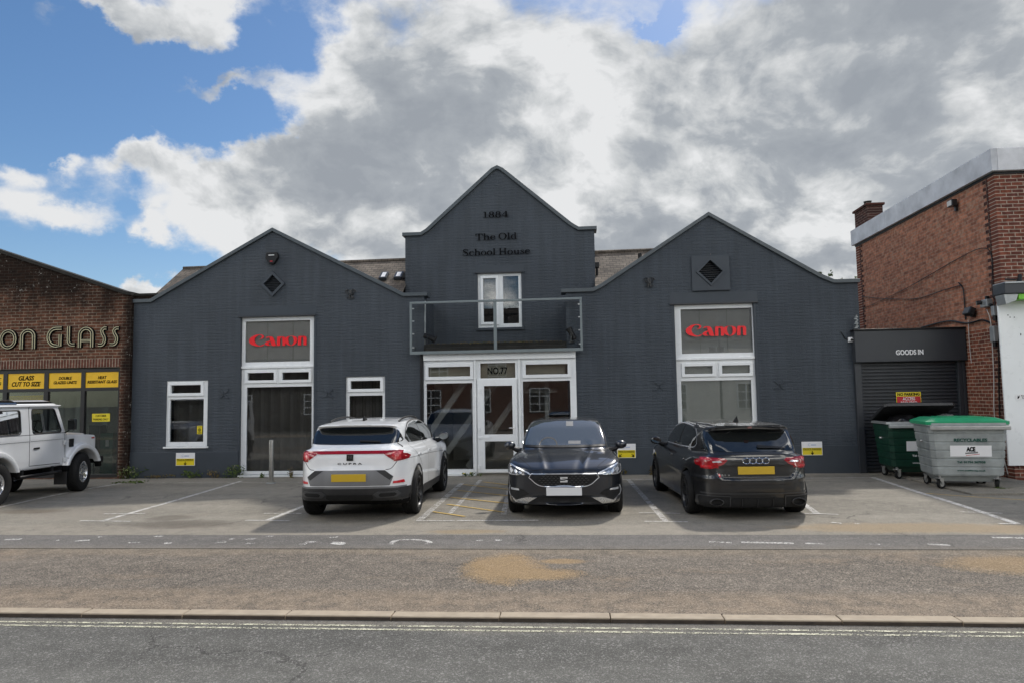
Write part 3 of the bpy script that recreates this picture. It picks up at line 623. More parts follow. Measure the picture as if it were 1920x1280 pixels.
for w, r in ((wt, (WT[0], WT[2], FX(520, 690, YF)[1], WT[3])), (wr, (WR[0], WR[2], zr, WR[3]))):      # joints of the boards
    for q in (.33, .68):
        x = r[0]+(r[1]-r[0])*q; b = MB(); b.box(x-.008, YF+.160, r[2], x+.008, YF+.172, r[3]); b.build('board_joint', M['paleblind'], w)
# rooms
M['rail'] = simple('dull pale stair rail', (.50, .50, .47), .7)
b = MB(); b.add([(XL0+.4, YF+.36, 0.02), (XL1-.4, YF+.36, 0.02), (XL1-.4, 20, 0.02), (XL0+.4, 20, 0.02)], [(0, 1, 2, 3)])
b.add([(XL0+.4, 20, 0), (XL1-.4, 20, 0), (XL1-.4, 20, 4.1), (XL0+.4, 20, 4.1)], [(0, 1, 2, 3)]); b.add([(XL0+.4, YF+.36, 4.1), (XL1-.4, YF+.36, 4.1), (XL1-.4, 20, 4.1), (XL0+.4, 20, 4.1)], [(0, 1, 2, 3)])
b.add([(XR0+.4, YF+.36, 0.02), (XR1-.4, YF+.36, 0.02), (XR1-.4, 20, 0.02), (XR0+.4, 20, 0.02)], [(0, 1, 2, 3)])
b.add([(XR0+.4, 20, 0), (XR1-.4, 20, 0), (XR1-.4, 20, 4.1), (XR0+.4, 20, 4.1)], [(0, 1, 2, 3)]); b.add([(XR0+.4, YF+.36, 4.1), (XR1-.4, YF+.36, 4.1), (XR1-.4, 20, 4.1), (XR0+.4, 20, 4.1)], [(0, 1, 2, 3)])
b.add([(XC0+.4, YC+.36, 3.2), (XC1-.4, YC+.36, 3.2), (XC1-.4, 21, 3.2), (XC0+.4, 21, 3.2)], [(0, 1, 2, 3)]); b.add([(XC0+.4, 21, 3.2), (XC1-.4, 21, 3.2), (XC1-.4, 21, 5.6), (XC0+.4, 21, 5.6)], [(0, 1, 2, 3)])
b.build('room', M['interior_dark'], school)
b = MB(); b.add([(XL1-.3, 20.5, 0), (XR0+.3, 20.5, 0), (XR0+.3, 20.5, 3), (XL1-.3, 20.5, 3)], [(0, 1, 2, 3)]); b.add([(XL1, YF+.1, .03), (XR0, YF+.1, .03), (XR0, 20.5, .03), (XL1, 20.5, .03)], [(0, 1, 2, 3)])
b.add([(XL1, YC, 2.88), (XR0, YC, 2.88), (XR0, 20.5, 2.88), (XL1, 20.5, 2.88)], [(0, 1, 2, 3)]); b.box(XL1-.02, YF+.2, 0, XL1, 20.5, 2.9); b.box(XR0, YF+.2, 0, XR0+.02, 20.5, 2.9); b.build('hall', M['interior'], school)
b = MB()
for q in (0, 1, 2): b.box(-3.1+q*.62, 17.3+.1*q, 0.1, -2.96+q*.62, 17.4+.1*q, 2.75, 0, Matrix.Translation((-2.2, 0, 1.4)) @ Matrix.Rotation(R(36), 4, 'Y') @ Matrix.Translation((2.2, 0, -1.4)))
for q in (0, 1): b.box(-1.45+q*.75, 17.4, 0.2, -1.36+q*.75, 17.5, 2.7)
b.box(-1.5, 17.51, 1.9, -.4, 17.56, 2.0)
b.build('stair_rails', M['rail'], school)
# ------------------------------------------------------------------ porch
YP = 16.56
PO = rect(795, 660, 1083, 890, YP); PO = (FX(795.5, 775, YP)[0], .06, FX(1081.5, 780, YP)[0], PO[3])
def pr(a, b_, c, d): return rect(a, b_, c, d, YP)
pL = pr(799.5, 717.5, 887, 879.5); pR = pr(981, 713, 1071, 875); pN = pr(900, 679.5, 966.5, 708.5)
pL = (pL[0], .15, pL[2], pL[3]); pR = (pR[0], .15, pR[2], pR[3])
tL = pr(802.5, 686.5, 882.5, 706); tR = pr(985, 681.5, 1065, 702)
dO = pr(897, 711, 970, 887); dO = (dO[0], .085, dO[2], dO[3])
porch = window(school, PO, [pL, pR, pN], YP-.05, [(grow(tL, .06), tL), (grow(tR, .06), tR)], .05, .09, 'glass', 'porch_front', doorway=grow(dO, -.012))
d1 = pr(908, 722, 962, 814); d2 = pr(909.5, 825.5, 964, 879)
M['ceil'] = simple('dull suspended ceiling', (.50, .47, .37), .9); b = MB(); b.box(XL1+.05, YF+.12, tL[1]-.05, XR0-.05, YF+.15, 2.85); b.build('ceiling_edge', M['ceil'], school)
# the door leaf stands proud of the frame
dl = MB().loops([RL(*dO), RL(*d1), RL(*d2)], .05, face_y(YP-.030), bevel=.008).build('door', M['upvc'], porch)
for p in (d1, d2):
    b = MB(); b.box(p[0]-.01, YP-.030, p[1]-.01, p[2]+.01, YP-.022, p[3]+.01); b.build('pane', M['glass'], dl)
b = MB(); zz = FX(935, 819, YP)[1]; b.bbox(-2.235, YP-.075, zz-.028, -1.935, YP-.055, zz+.028, .006); b.build('letterbox', M['upvc'], dl)
hx, hz = FX(965, 801, YP); b = MB(); b.bbox(hx-.016, YP-.075, hz-.16, hx+.016, YP-.055, hz+.06, .006); b.tube([(hx, YP-.07, hz), (hx, YP-.115, hz), (hx-.12, YP-.115, hz)], .010, 8); b.build('door_handle', M['white'], dl)
for py in (732, 803, 875):
    x, z = FX(899, py, YP); b = MB(); b.bbox(x-.028, YP-.085, z-.045, x+.028, YP-.05, z+.045, .006); b.build('hinge', M['upvc'], dl)
b = MB(); b.bbox(PO[0], YP-.07, PO[3]-.165, PO[2], YP-.02, PO[3]-.004, .006); b.build('fascia_board', M['upvc'], porch)
b = MB(); b.box(PO[0]-.02, YP-.075, .01, dO[0]-.05, YP+.03, .055); b.build('sill', M['upvc'], porch)
b = MB()
for px in (892, 975):
    x0 = FX(px, 790, YP)[0]; b.bbox(x0-.022, YP-.055, .09, x0+.022, YP-.01, PO[3]-.17, .006)
b.build('mullion', M['upvc'], porch)
b = MB(); x0 = FX(967, 700, YP)[0]
b.box(-3.4, YF-.02, -.1, -.2, YF+.25, .05); b.build('doorstep', M['concrete'], school)
# porch roof with gutter
ZR = PO[3]+.01
b = MB(); b.box(XL1+.004, YP-.05, ZR, XR0-.004, YC-.004, ZR+.21); b.bbox(XL1+.06, YP-.16, ZR+.02, XR0-.02, YP-.052, ZR+.13, .03); b.build('porch_roof', M['felt'], school)
b = MB(); leaves(b, (-1.8, YP+.02, ZR+.215), 1.6, .10, .03, 700, .035, 5, 0, .6); tag(b.build('moss', M['dryweed']), kind='stuff')
b = MB(); PX = PO[0]-.05; b.tube([(PX, YP-.05, ZR+.05), (PX, YP-.05, .05)], .034, 10)
for z in (.6, 2.0): b.tube([(PX, YP-.05, z-.03), (PX, YP-.05, z+.03)], .042, 10)
b.build('downpipe', M['black'], school)
for s, px, py in ((0, 763, 512), (1, 1114, 492)):                 # hoppers and pipes beside the central gable
    x, z = FX(px, py, YC); x = XC0-.05 if s == 0 else XC1+.05
    b = MB(); b.bbox(x-.06, YC+.1, z-.12, x+.06, YC+.24, z+.02, .015); b.tube([(x, YC+.17, z-.1), (x, YC+.17, 3.9)], .034, 10); b.build('downpipe', M['black'], school)
# ------------------------------------------------------------------ roofs
def tiles(name, c):
    m, t, bs, o = new_mat(name); co = obj_co(t); x, y, z = t.sep(co)
    br = t.n('ShaderNodeTexBrick'); t.put(br.inputs['Vector'], t.comb(x, t.m('MULTIPLY', z, 1.5), 0.0)); br.inputs['Scale'].default_value = 1.0
    br.inputs['Brick Width'].default_value = .17; br.inputs['Row Height'].default_value = .11; br.inputs['Mortar Size'].default_value = .008; br.inputs['Mortar Smooth'].default_value = .4
    t.put(br.inputs['Color1'], tuple(v*.75 for v in c)); t.put(br.inputs['Color2'], tuple(v*1.25 for v in c)); t.put(br.inputs['Mortar'], tuple(v*.35 for v in c))
    t.put(bs.inputs['Base Color'], t.vm('SCALE', br.outputs['Color'], scale=t.ss(t.noise(co, 1.8, 6, .7), .3, .7, .7, 1.35))); bs.inputs['Roughness'].default_value = .9
    saw = t.m('FRACT', t.m('DIVIDE', t.m('MULTIPLY', z, 1.5), .11)); t.put(bs.inputs['Normal'], t.bump(t.m('ADD', t.m('MULTIPLY', saw, -1.0), t.m('MULTIPLY', br.outputs['Fac'], -.5)), .6, .02)); return m
M['tile'] = tiles('brown roof tiles', (0.115, 0.095, 0.075)); M['slate'] = tiles('dark roof tiles', (0.06, 0.05, 0.046))
YR0, YR1 = 17.0, 19.0; ZR0, ZR1 = 4.2, 5.62
b = MB()
sr = lambda y: ZR0+(ZR1-ZR0)*(y-YR0)/(YR1-YR0)
b.add([(XL0-.05, YR0, ZR0), (XC0+.02, YR0, ZR0), (XC0+.02, YR1, ZR1-.02), (XL0-.05, YR1, ZR1-.05), (XL0-.05, 2*YR1-YR0, ZR0)], [(0, 1, 2, 3), (0, 3, 4)])
b.add([(XC1-.02, YR0, ZR0), (4.6, YR0, ZR0), (3.1, YR1, ZR1+.03), (XC1-.02, YR1, ZR1-.01), (4.6, 2*YR1-YR0, ZR0)], [(0, 1, 2, 3), (1, 4, 2)])
b.add([(XL0-.05, YR1, ZR1-.05), (3.1, YR1, ZR1+.03), (4.6, 2*YR1-YR0, ZR0), (XL0-.05, 2*YR1-YR0, ZR0)], [(0, 1, 2, 3)])
b.build('main_roof', M['tile'], school)
b = MB(); b.tube([(XL0-.05, YR1, ZR1-.04), (3.1, YR1, ZR1+.04)], .045, 8); b.build('ridge_tiles', M['tile'], school)
b = MB(); b.add([(XL0+.1, 21, 4.14), (XR1-.1, 21, 4.14), (XR1-.1, 26, 4.14), (XL0+.1, 26, 4.14)], [(0, 1, 2, 3)]); b.build('flat_roof', M['felt'], school)
for g in (gl, gr):
    a = max(g, key=lambda p: p[1]); x0, x1 = g[0][0]+.05, g[-1][0]-.05; b = MB()
    b.add([(x0, YF+.3, 4.1), (a[0], YF+.3, a[1]-.15), (x1, YF+.3, 4.1), (x0, 21, 4.1), (a[0], 21, a[1]-.15), (x1, 21, 4.1)], [(0, 1, 4, 3), (1, 2, 5, 4)]); b.build('wing_roof', M['tile'], school)
a = max(gc, key=lambda p: p[1]); b = MB(); b.add([(XC0+.02, YC+.3, 5.6), (a[0], YC+.3, a[1]-.2), (XC1-.02, YC+.3, 5.6), (XC0+.02, 22.5, 5.6), (a[0], 22.5, a[1]-.2), (XC1-.02, 22.5, 5.6)], [(0, 1, 4, 3), (1, 2, 5, 4)]); b.build('gable_roof', M['tile'], school)
def on_roof(px, py):                                         # where a sight line meets the front slope
    d = ray(px, py); n = Vector((0, -(ZR1-ZR0), YR1-YR0)); t = (n.dot(Vector((0, YR0, ZR0))-Vector((0, 0, EYE))))/n.dot(d); return Vector((0, 0, EYE)) + d*t
sl = math.atan2(ZR1-ZR0, YR1-YR0)
for q in ((707, 527, 732, 515), (735, 526, 760, 514.5)):
    p0, p1_ = on_roof(q[0]+2, q[1]), on_roof(q[2], q[3]); c = (p0+p1_)/2; w = abs(p1_.x-p0.x)*.82; L = (p1_-p0).yz.length
    T = Matrix.Translation(c) @ Matrix.Rotation(sl, 4, 'X'); b = MB(); b.bbox(-w/2, -L/2, 0, w/2, L/2, .09, .01, 0, T); sk = b.build('roof_window', M['darkgrey'], school)
    b = MB(); b.box(-w/2+.05, -L/2+.05, .085, w/2-.05, L/2-.05, .094, 0, T); b.build('pane', M['skylight'] if 'skylight' in M else M['white'], sk)
# soil pipe on the right roof slope
c = on_roof(1200, 487); b = MB(); b.tube([c, c+Vector((0, 0, .16))], .05, 10); b.build('vent_pipe', M['black'], school)
# ------------------------------------------------------------------ lettering with thick and thin strokes
def serif(x, y, w, t=.03): return RL(x-w/2, y, x+w/2, y+t)
def glyph(c):
    """pieces (each a list of loops) and advance, cap height 0.70, x height 0.46"""
    P = []; T = .105; h = .028
    def stem(x, y0, y1, t=T): P.append([RL(x-t/2, y0, x+t/2, y1)])
    def sf(x, y, w=.22): P.append([RL(x-w/2, y, x+w/2, y+h)])
    def arch(x0, x1, y): P.append([vstroke([(x0, y-.12), (x0+.05, y-.04), ((x0+x1)/2+.02, y-.018), (x1-.02, y-.06), (x1, y-.17)], [.02, .03, .036, .085, T])])
    if c == 'T': stem(.31, 0, .70); sf(.31, 0, .28); P.append([RL(.02, .672, .60, .70)]); P.append([[(.02, .70), (.02, .50), (.045, .50), (.10, .675)]]); P.append([[(.60, .70), (.60, .50), (.575, .50), (.52, .675)]]); return P, .64
    if c == 'H': stem(.16, 0, .70); stem(.56, 0, .70); [sf(x, y) for x in (.16, .56) for y in (0, .672)]; P.append([RL(.16, .335, .56, .365)]); return P, .74
    if c == 'O': P.append([ell(.35, .35, .33, .365), ell(.35, .35, .215, .335)]); return P, .72
    if c == 'o': P.append([ell(.24, .225, .225, .245), ell(.24, .225, .125, .220)]); return P, .50
    if c == 'S': P.append([vstroke([(.47, .52), (.42, .64), (.28, .688), (.13, .63), (.12, .50), (.28, .38), (.44, .25), (.45, .10), (.29, .015), (.12, .06), (.06, .18)], [.02, .03, .032, .07, .095, .13, .095, .07, .032, .03, .02])]); P.append([RL(.455, .48, .48, .70)]); P.append([RL(.045, .0, .07, .22)]); return P, .54
    if c == '1': stem(.22, 0, .68); sf(.22, 0, .34); P.append([[(.22, .70), (.22, .66), (.07, .60), (.07, .63)]]); return P, .44
    if c == '8': P.append([ell(.26, .52, .185, .175), ell(.26, .52, .09, .148)]); P.append([ell(.26, .185, .225, .20), ell(.26, .185, .115, .172)]); return P, .52
    if c == '4': stem(.37, 0, .70, .11); sf(.36, 0, .26); P.append([RL(.03, .17, .53, .20)]); P.append([[(.345, .70), (.02, .195), (.055, .195), (.36, .665)]]); return P, .56
    if c == 'h': stem(.13, 0, .70); sf(.13, 0); P.append([RL(.03, .672, .13, .70)]); arch(.18, .42, .46); stem(.42, 0, .30); sf(.42, 0); return P, .55
    if c == 'l': stem(.13, 0, .70); sf(.13, 0); P.append([RL(.03, .672, .13, .70)]); return P, .27
    if c == 'd': stem(.39, 0, .70); P.append([RL(.29, .672, .39, .70)]); P.append([RL(.39, 0, .50, h)]); P.append([ell(.23, .225, .205, .24), ell(.255, .225, .13, .21)]); return P, .53
    if c == 'u': stem(.14, .12, .45); P.append([RL(.03, .425, .14, .45)]); stem(.41, 0, .45); P.append([RL(.30, .425, .41, .45)]); P.append([RL(.41, 0, .52, h)]); P.append([vstroke([(.14, .16), (.17, .05), (.25, .01), (.36, .12)], [T, .075, .035, .02])]); return P, .55
    if c in 'ce':
        P.append([vstroke([(.40, .33) if c == 'c' else (.42, .25), (.36, .42), (.25, .455), (.12, .37), (.085, .22), (.13, .08), (.26, .005), (.37, .04), (.42, .14)], [.07 if c == 'c' else .09, .05, .03, .09, .11, .09, .035, .025, .02])])
        if c == 'e': P.append([RL(.09, .228, .44, .256)])
        return P, .47
    if c == 's': P.append([vstroke([(.32, .33), (.27, .43), (.19, .447), (.10, .40), (.12, .31), (.24, .22), (.33, .13), (.28, .03), (.18, .006), (.09, .04), (.055, .12)], [.018, .025, .025, .05, .075, .095, .075, .045, .025, .022, .018])]); P.append([RL(.315, .31, .335, .455)]); P.append([RL(.04, .0, .06, .14)]); return P, .39
    return [], .22
def serif_line(b, text, cx, z, height, Y, width):
    adv = []; x = 0
    for c in text: g, a = glyph(c); adv.append((x, g)); x += a
    kx = width/x; kz = height/.70; k = 0
    for x0, g in adv:
        for L in g:
            k += 1
            b.loops([map_loop(l, lambda p: ((x0+p[0])*kx, p[1]*kz)) for l in L], .018+.0009*(k % 5), face_y(Y-.030, cx-width/2, z))
for lab, items in (('black year numerals high on the central gable', [('1884', 929.5, 408.5, .155, 50)]), ('black two line name lettering below the year on the central gable', [('The Old', 930.5, 450.0, .165, 80), ('School House', 930.5, 478.5, .165, 130)])):
    b = MB()
    for tx, px, py, h, w in items:
        c = FX(px, py, YC); serif_line(b, tx, c[0], c[1], h, YC, w*YC/FPX*1.0)
    tag(b.build('wall_lettering', M['blackletter']), lab, 'lettering')
# red lettering on the big windows
def brand_letters(px0, px1, py_base, py_top, Y, label):
    x0, zb = FX(px0, py_base, Y); x1, zt = FX(px1, py_base-6, Y)[0], FX((px0+px1)/2, py_top, Y)[1]; zb = FX((px0+px1)/2, py_base-2, Y)[1]
    W_, H_ = x1-x0, zt-zb; L = []
    L.append([vstroke([(.205, .60), (.225, .80), (.175, .965), (.10, .90), (.035, .66), (.025, .42), (.065, .16), (.145, .02), (.205, .045), (.245, .17)], [0.012,0.035,0.040,0.066,0.092,0.101,0.097,0.066,0.044,0.011])])
    L.append([[(.232, .86), (.150, .50), (.185, .60), (.215, .70)]])
    L.append([vstroke([(.285, .66), (.325, .775), (.368, .72), (.390, .45), (.415, .10), (.43, .0)], [.03, .045, .066, .076, .076, .05], 8)]); L.append([vstroke([(.372, .45), (.325, .37), (.292, .21), (.318, .06), (.372, .07)], [.03, .05, .068, .055, .03], 8)])
    for x, o in ((.47, 0), (.845, 0)):
        L.append([[(x, .0), (x+.058, .0), (x+.062, .74), (x+.045, .80), (x+.008, .74)]]); L.append([vstroke([(x+.055, .60), (x+.085, .745), (x+.115, .70), (x+.128, .5), (x+.128, .0)], [0.011,0.053,0.060,0.055,0.051])])
    L.append([vstroke([(.72, .80), (.665, .70), (.645, .42), (.675, .10), (.73, -.02)], [0.011,0.044,0.062,0.053,0.012])]); L.append([vstroke([(.72, .80), (.785, .70), (.805, .40), (.775, .10), (.73, -.02)], [0.012,0.053,0.062,0.044,0.011])])
    b = MB()
    for i, l in enumerate(L): b.loops([map_loop(q, lambda p: (p[0]*W_, p[1]*H_)) for q in l], .014+.001*(i % 4), face_y(Y-.009, x0, zb))
    return tag(b.build('window_lettering', M['red']), label, 'lettering', 'red letters on the tall windows')
YG = YF+.08+.028
brand_letters(470, 575, 650, 626, YG, 'red brand lettering on the tall window with dark blinds')
brand_letters(1289, 1399, 632, 607, YG, 'red brand lettering on the tall window behind the black car')
c = FX(933, 694.5, YP-.02); v, f = text2d('NO.77', .2, .012, offset=.004, width=.47, height=.165)
b = MB(); b.add(v, f, 0, face_y(YP-.035, c[0], c[1])); tag(b.build('door_number', M['blackletter']), 'black number lettering on the pane above the white door', 'door number')
# ------------------------------------------------------------------ things fixed to the grey front
def sign(name, px0, py0, px1, py1, Y, label, arrows):
    r = rect(px0, py0, px1, py1, Y); w, h = r[2]-r[0], r[3]-r[1]; zs = r[1]+h*.57
    root = empty(name, ((r[0]+r[2])/2, Y-.015, r[1]), 0, label, 'sign', 'private parking signs'); T = Matrix.Identity(4)
    b = MB(); b.bbox(-w/2, -.004, 0, w/2, .012, h, .003); b.build('board', M['white'], root)
    b = MB(); b.box(-w/2+.012, -.0062, .012, w/2-.012, -.0042, h*.56); b.build('yellow_panel', M['yellow_sign'], root)
    v, f = text2d('PRIVATE PARKING', .05, .002, offset=.0012, width=w*.86, height=h*.10); b = MB(); b.add(v, f, 0, face_y(-.008, 0, h*.47))
    b.box(-w*.43, -.0085, h*.375, w*.43, -.0065, h*.395)
    b.build('lettering', M['blackletter'], root)
    for a in arrows:
        b = MB()
        A = face_y(-.0085, a*w*.34, h*.17) @ Matrix.Rotation(R(-38)*-a, 4, 'Z')
        b.loops([[(-.008, .045), (.008, .045), (.008, -.005), (.032, .018), (.032, -.004), (0, -.045), (-.032, -.004), (-.032, .018), (-.008, -.005)]], .002, A); b.build('arrow', M['blackletter'], root)
    b = MB(); v, f = text2d('C', .08, .002, width=h*.16, height=h*.2); b.add(v, f, 0, face_y(-.0065, -w*.14, h*.78)); b.box(-w*.05, -.0075, h*.72, w*.2, -.0055, h*.80); b.build('faded_letter', M['fadeblue'], root)
M['fadeblue'] = simple('faded blue print', (0.46, 0.52, 0.66), 0.5)
sign('parking_sign', 330.5, 848, 366, 872, YF-.022, 'white and yellow parking sign below the small window at the left end', (0,))
sign('parking_sign', 1157, 831, 1192, 857.5, YF-.022, 'white and yellow parking sign beside the mirror of the dark grey front facing car', (-1, 1))
sign('parking_sign', 1503, 827, 1541.5, 852.5, YF-.022, 'white and yellow parking sign right of the black car', (0,))
c = FX(375, 805, YF+.05); b = MB(); b.box(-.065, 0, -.10, .065, .003, .10); o = empty('window_sticker', (c[0], YF+.03, c[1]), 0, 'yellow alarm sticker inside the small left window', 'sticker')
b.build('paper', M['yellow_sign'], o); b = MB(); b.loops([ell(0, .0, .038, .042), ell(0, 0, .026, .030)], .002, face_y(-.002)); b.loops([ell(0, 0, .013, .018)], .002, face_y(-.002)); b.box(-.05, -.003, .07, .05, -.001, .08); b.box(-.045, -.003, -.08, .045, -.001, -.062); b.build('lettering', M['blackletter'], o)
# alarm box
c = FX(512, 485, YF); o = empty('alarm_box', (c[0], YF, c[1]), 0, 'black hexagonal alarm box below the left gable peak', 'alarm box')
b = MB(); b.loops([[(-.115, .12), (-.135, .085), (-.14, 0), (-.05, -.135), (.05, -.135), (.14, 0), (.135, .085), (.115, .12)]], .07, face_y(-.05), bevel=.015); b.build('case', M['black'], o)
b = MB(); b.box(-.07, -.107, .055, .07, -.100, .072); b.build('lettering', M['white'], o); b = MB(); b.bbox(-.03, -.108, -.10, .03, -.10, -.075, .003); b.build('lens', M['signred'], o)
# scrolled iron brackets
for px, py, lb in ((658, 552, 'black scrolled iron bracket on the left gable wall'), (1217, 530, 'black scrolled iron bracket on the right gable wall')):
    c = FX(px, py, YF); b = MB()
    for s in (-1, 1):
        sp = [(s*(.02+.055*(1-q/14)+.055*math.cos(q*.55)), -.03, .03+.055*math.sin(q*.55)+.02) for q in range(13)]
        b.tube(sp, .012, 8); b.tube([(s*.03, -.03, .08), (s*.028, -.03, -.04), (s*.07, -.03, -.10), (s*.085, -.03, -.075)], .013, 8)
    b.box(-.035, -.02, -.07, .035, .0, .06); b.tube([(0, 0, 0), (0, -.07, 0)], .03, 10); b.tube([(-.02, -.035, .10), (-.03, -.035, -.12)], .014, 8); b.tube([(.02, -.035, .10), (.03, -.035, -.12)], .014, 8)
    tag(b.build('iron_bracket', M['blackmetal'], None, (c[0], YF, c[1])), lb, 'bracket', 'scrolled iron brackets')
def camera_box(loc, rz, label, scale=1.0):
    o = empty('security_camera', loc, rz, label, 'security camera'); b = MB(); b.bbox(-.055, -.06, -.055, .055, 0, .055, .012); b.build('base', M['white'], o)
    b = MB(); b.tube([(0, -.05, 0), (0, -.10, -.01)], .042, 14); b.build('housing', M['white'], o); b = MB(); b.tube([(0, -.10, -.01), (0, -.106, -.011)], .028, 14); b.build('lens', M['black'], o)
    b = MB(); b.tube([(-.055, -.015, 0), (-.12, -.012, .03), (-.16, -.012, .12), (-.20, -.012, .19)], .009, 6); b.build('cable', M['black'], o)
c = FX(1594, 637, YF); camera_box((c[0], YF, c[1]), 0, 'small white security camera at the right end of the grey wall')
def floodlight(loc, rz, label, tilt=-20):
    o = empty('spotlight', loc, rz, label, 'spotlight', 'spotlights on the porch roof'); T = Matrix.Rotation(R(tilt), 4, 'Y')
    b = MB(); b.tube([(-.12, 0, 0), (.06, 0, 0), (.13, 0, 0), (.17, 0, 0)], [.055, .065, .085, .09], 14, 0, T); b.build('housing', M['black'], o)
    b = MB(); b.box(-.03, -.09, -.16, .0, -.075, .03); b.box(-.03, .075, -.16, 0, .09, .03); b.box(-.05, -.09, -.18, .02, .09, -.155); b.build('bracket', M['blackmetal'], o)
    b = MB(); b.tube([(.16, 0, 0), (.178, 0, 0)], .08, 14, 0, T); b.build('lens', M['interior_dark'], o)
c = FX(800, 632, YP+.05); floodlight((c[0]+.05, YP+.05, c[1]), 0, 'black spotlight at the left end of the porch roof', 22)
c = FX(1073, 628, YP+.05); floodlight((c[0], YP+.05, c[1]), R(150), 'black spotlight at the right end of the porch roof', -60)
c0, c1 = FX(797, 565, YP+.08), FX(796, 625, YP+.08); b = MB(); b.tube([(c1[0], YP+.08, ZR+.16), (c0[0], YP+.08, c0[1])], .022, 10); tag(b.build('support_pole', M['zinc']), 'thin grey pole standing on the porch roof by the left spotlight', 'pole')
# ------------------------------------------------------------------ balcony rail
YB = 16.40; B = rect(768.5, 562, 1092, 661, YB); rail = empty('balcony_rail', ((B[0]+B[2])/2, YB, B[1]), 0, 'grey steel balcony rail with clear glass above the porch', 'railing')
def part(b, name, mat, root): return b.build(name, mat, root)
w = (B[2]-B[0])/2; h = B[3]-B[1]; t = .052
b = MB(); b.bbox(-w, -.03, h-t, w, .03, h, .006); part(b, 'top_rail', M['balcony'], rail)
b = MB(); b.bbox(-w, -.03, 0, w, .03, t+.02, .006); part(b, 'bottom_rail', M['balcony'], rail)
for x in (-w+t/2, 0.0, w-t/2):
    b = MB(); e = t/2 if x else .036; b.bbox(x-e, -.026, t+.02, x+e, .026, h-t, .005); part(b, 'post', M['balcony'], rail)
for x0, x1 in ((-w+t+.03, -.055), (.055, w-t-.03)):
    b = MB(); b.box(x0, -.005, .11, x1, .005, h-.09); part(b, 'glass_panel', M['glass_clear'], rail)
for x in (-w+t, w-t-.03):
    for z in (.16, .48, .78, h-.16): b = MB(); b.bbox(x-.01, -.02, z-.015, x+.05, .02, z+.015, .003); part(b, 'clamp', M['zinc'], rail)
for x in (-w+.03, w-.03): b = MB(); b.box(x-.03, .03, .1, x+.03, YF-YB+.02, .2); part(b, 'bracket', M['balcony'], rail)
# bollards
for px, py, top, lb in ((508.5, 905, 826, 'slim steel bollard in front of the tall window with dark blinds'), (827, 893, 818, 'slim steel bollard behind the nose of the white car')):
    g = GP(px, py); g = (g[0], min(g[1], 16.0)); o = empty('bollard', (g[0], g[1], 0), 0, lb, 'bollard', 'steel bollards')
    b = MB(); b.lathe([(.052, -.05), (.052, .93), (.050, .945), (.035, .955), (.0, .958)], 24); b.build('post', M['steel'], o); b = MB(); b.lathe([(.11, 0), (.11, .012), (.055, .02)], 20); b.build('base_plate', M['zinc'], o)
# ------------------------------------------------------------------ goods-in shutter
YS = 16.42; F = rect(1603, 618, 1811, 677, YS); goods = empty('goods_entrance', ((F[0]+F[2])/2, YS, 0), 0, 'dark grey roller shutter entrance with GOODS IN fascia', 'shutter door')
X0, X1 = F[0], 8.66; cx = (F[0]+F[2])/2
def gp(b, n, m): return b.build(n, m, goods)
b = MB(); b.bbox(X0-cx, 0, F[1], X1-cx, .5, F[3], .012); gp(b, 'fascia', M['darkgrey'])
b = MB(); b.bbox(X0-cx-.02, -.03, F[3]-.002, X1-cx, .5, F[3]+.035, .006); gp(b, 'flashing', M['black'])
v, f = text2d('GOODS IN', .16, .02, offset=.004, width=.58, height=.115); c = FX(1705, 660, YS); b = MB(); b.add(v, f, 0, face_y(-.012, c[0]-cx, c[1])); gp(b, 'lettering', M['white'])
sx0, sx1 = FX(1614, 780, YS+.2)[0]-cx, FX(1800, 780, YS+.2)[0]-cx
b = MB(); pz = []; z = 0.02; Z1 = F[1]+.02
prof = []
while z < Z1:
    prof += [(.20, z), (.165, z+.012), (.165, z+.05), (.20, z+.062)]; z += .076
b.rings([[(sx0, p[0], p[1]), (sx1, p[0], p[1]), (sx1, p[0]+.02, p[1]), (sx0, p[0]+.02, p[1])] for p in prof], smooth=False); gp(b, 'shutter_curtain', M['shutter'] if 'shutter' in M else M['darkgrey'])
for x0, x1 in ((X0-cx+.01, sx0+.03), (sx1-.03, sx1+.06), (sx1+.065, X1-cx)):
    b = MB(); b.bbox(x0, .10, 0, x1, .26, F[1]-.003, .008); gp(b, 'guide_rail', M['darkgrey'])
b = MB(); b.box(X0-cx+.02, .4, 0, X1-cx, .45, F[1]); gp(b, 'backing', M['black'])
# no parking sign on the shutter
r = rect(1681, 734, 1727.5, 771, YS+.155); w, h = r[2]-r[0], r[3]-r[1]; o = empty('no_parking_sign', ((r[0]+r[2])/2, YS+.155, r[1]), 0, 'yellow and red no parking sign on the roller shutter', 'sign')
b = MB(); b.box(-w/2, 0, 0, w/2, .006, h); b.build('board', M['yellow_sign'], o); b = MB(); b.box(-w/2+.012, -.003, .0, w/2-.012, -.001, h*.78); b.build('red_panel', M['signred'], o)
v, f = text2d('NO PARKING', .1, .002, offset=.003, width=w*.9, height=h*.15); b = MB(); b.add(v, f, 0, face_y(-.003, 0, h*.885)); b.build('lettering', M['blackletter'], o)
b = MB()
for tx, q, k in (('ACCESS', .66, .5), ('REQUIRED', .44, .66)): v, f = text2d(tx, .1, .002, offset=.002, width=w*k, height=h*.17); b.add(v, f, 0, face_y(-.005, 0, h*q))
b.build('white_lettering', M['white'], o)
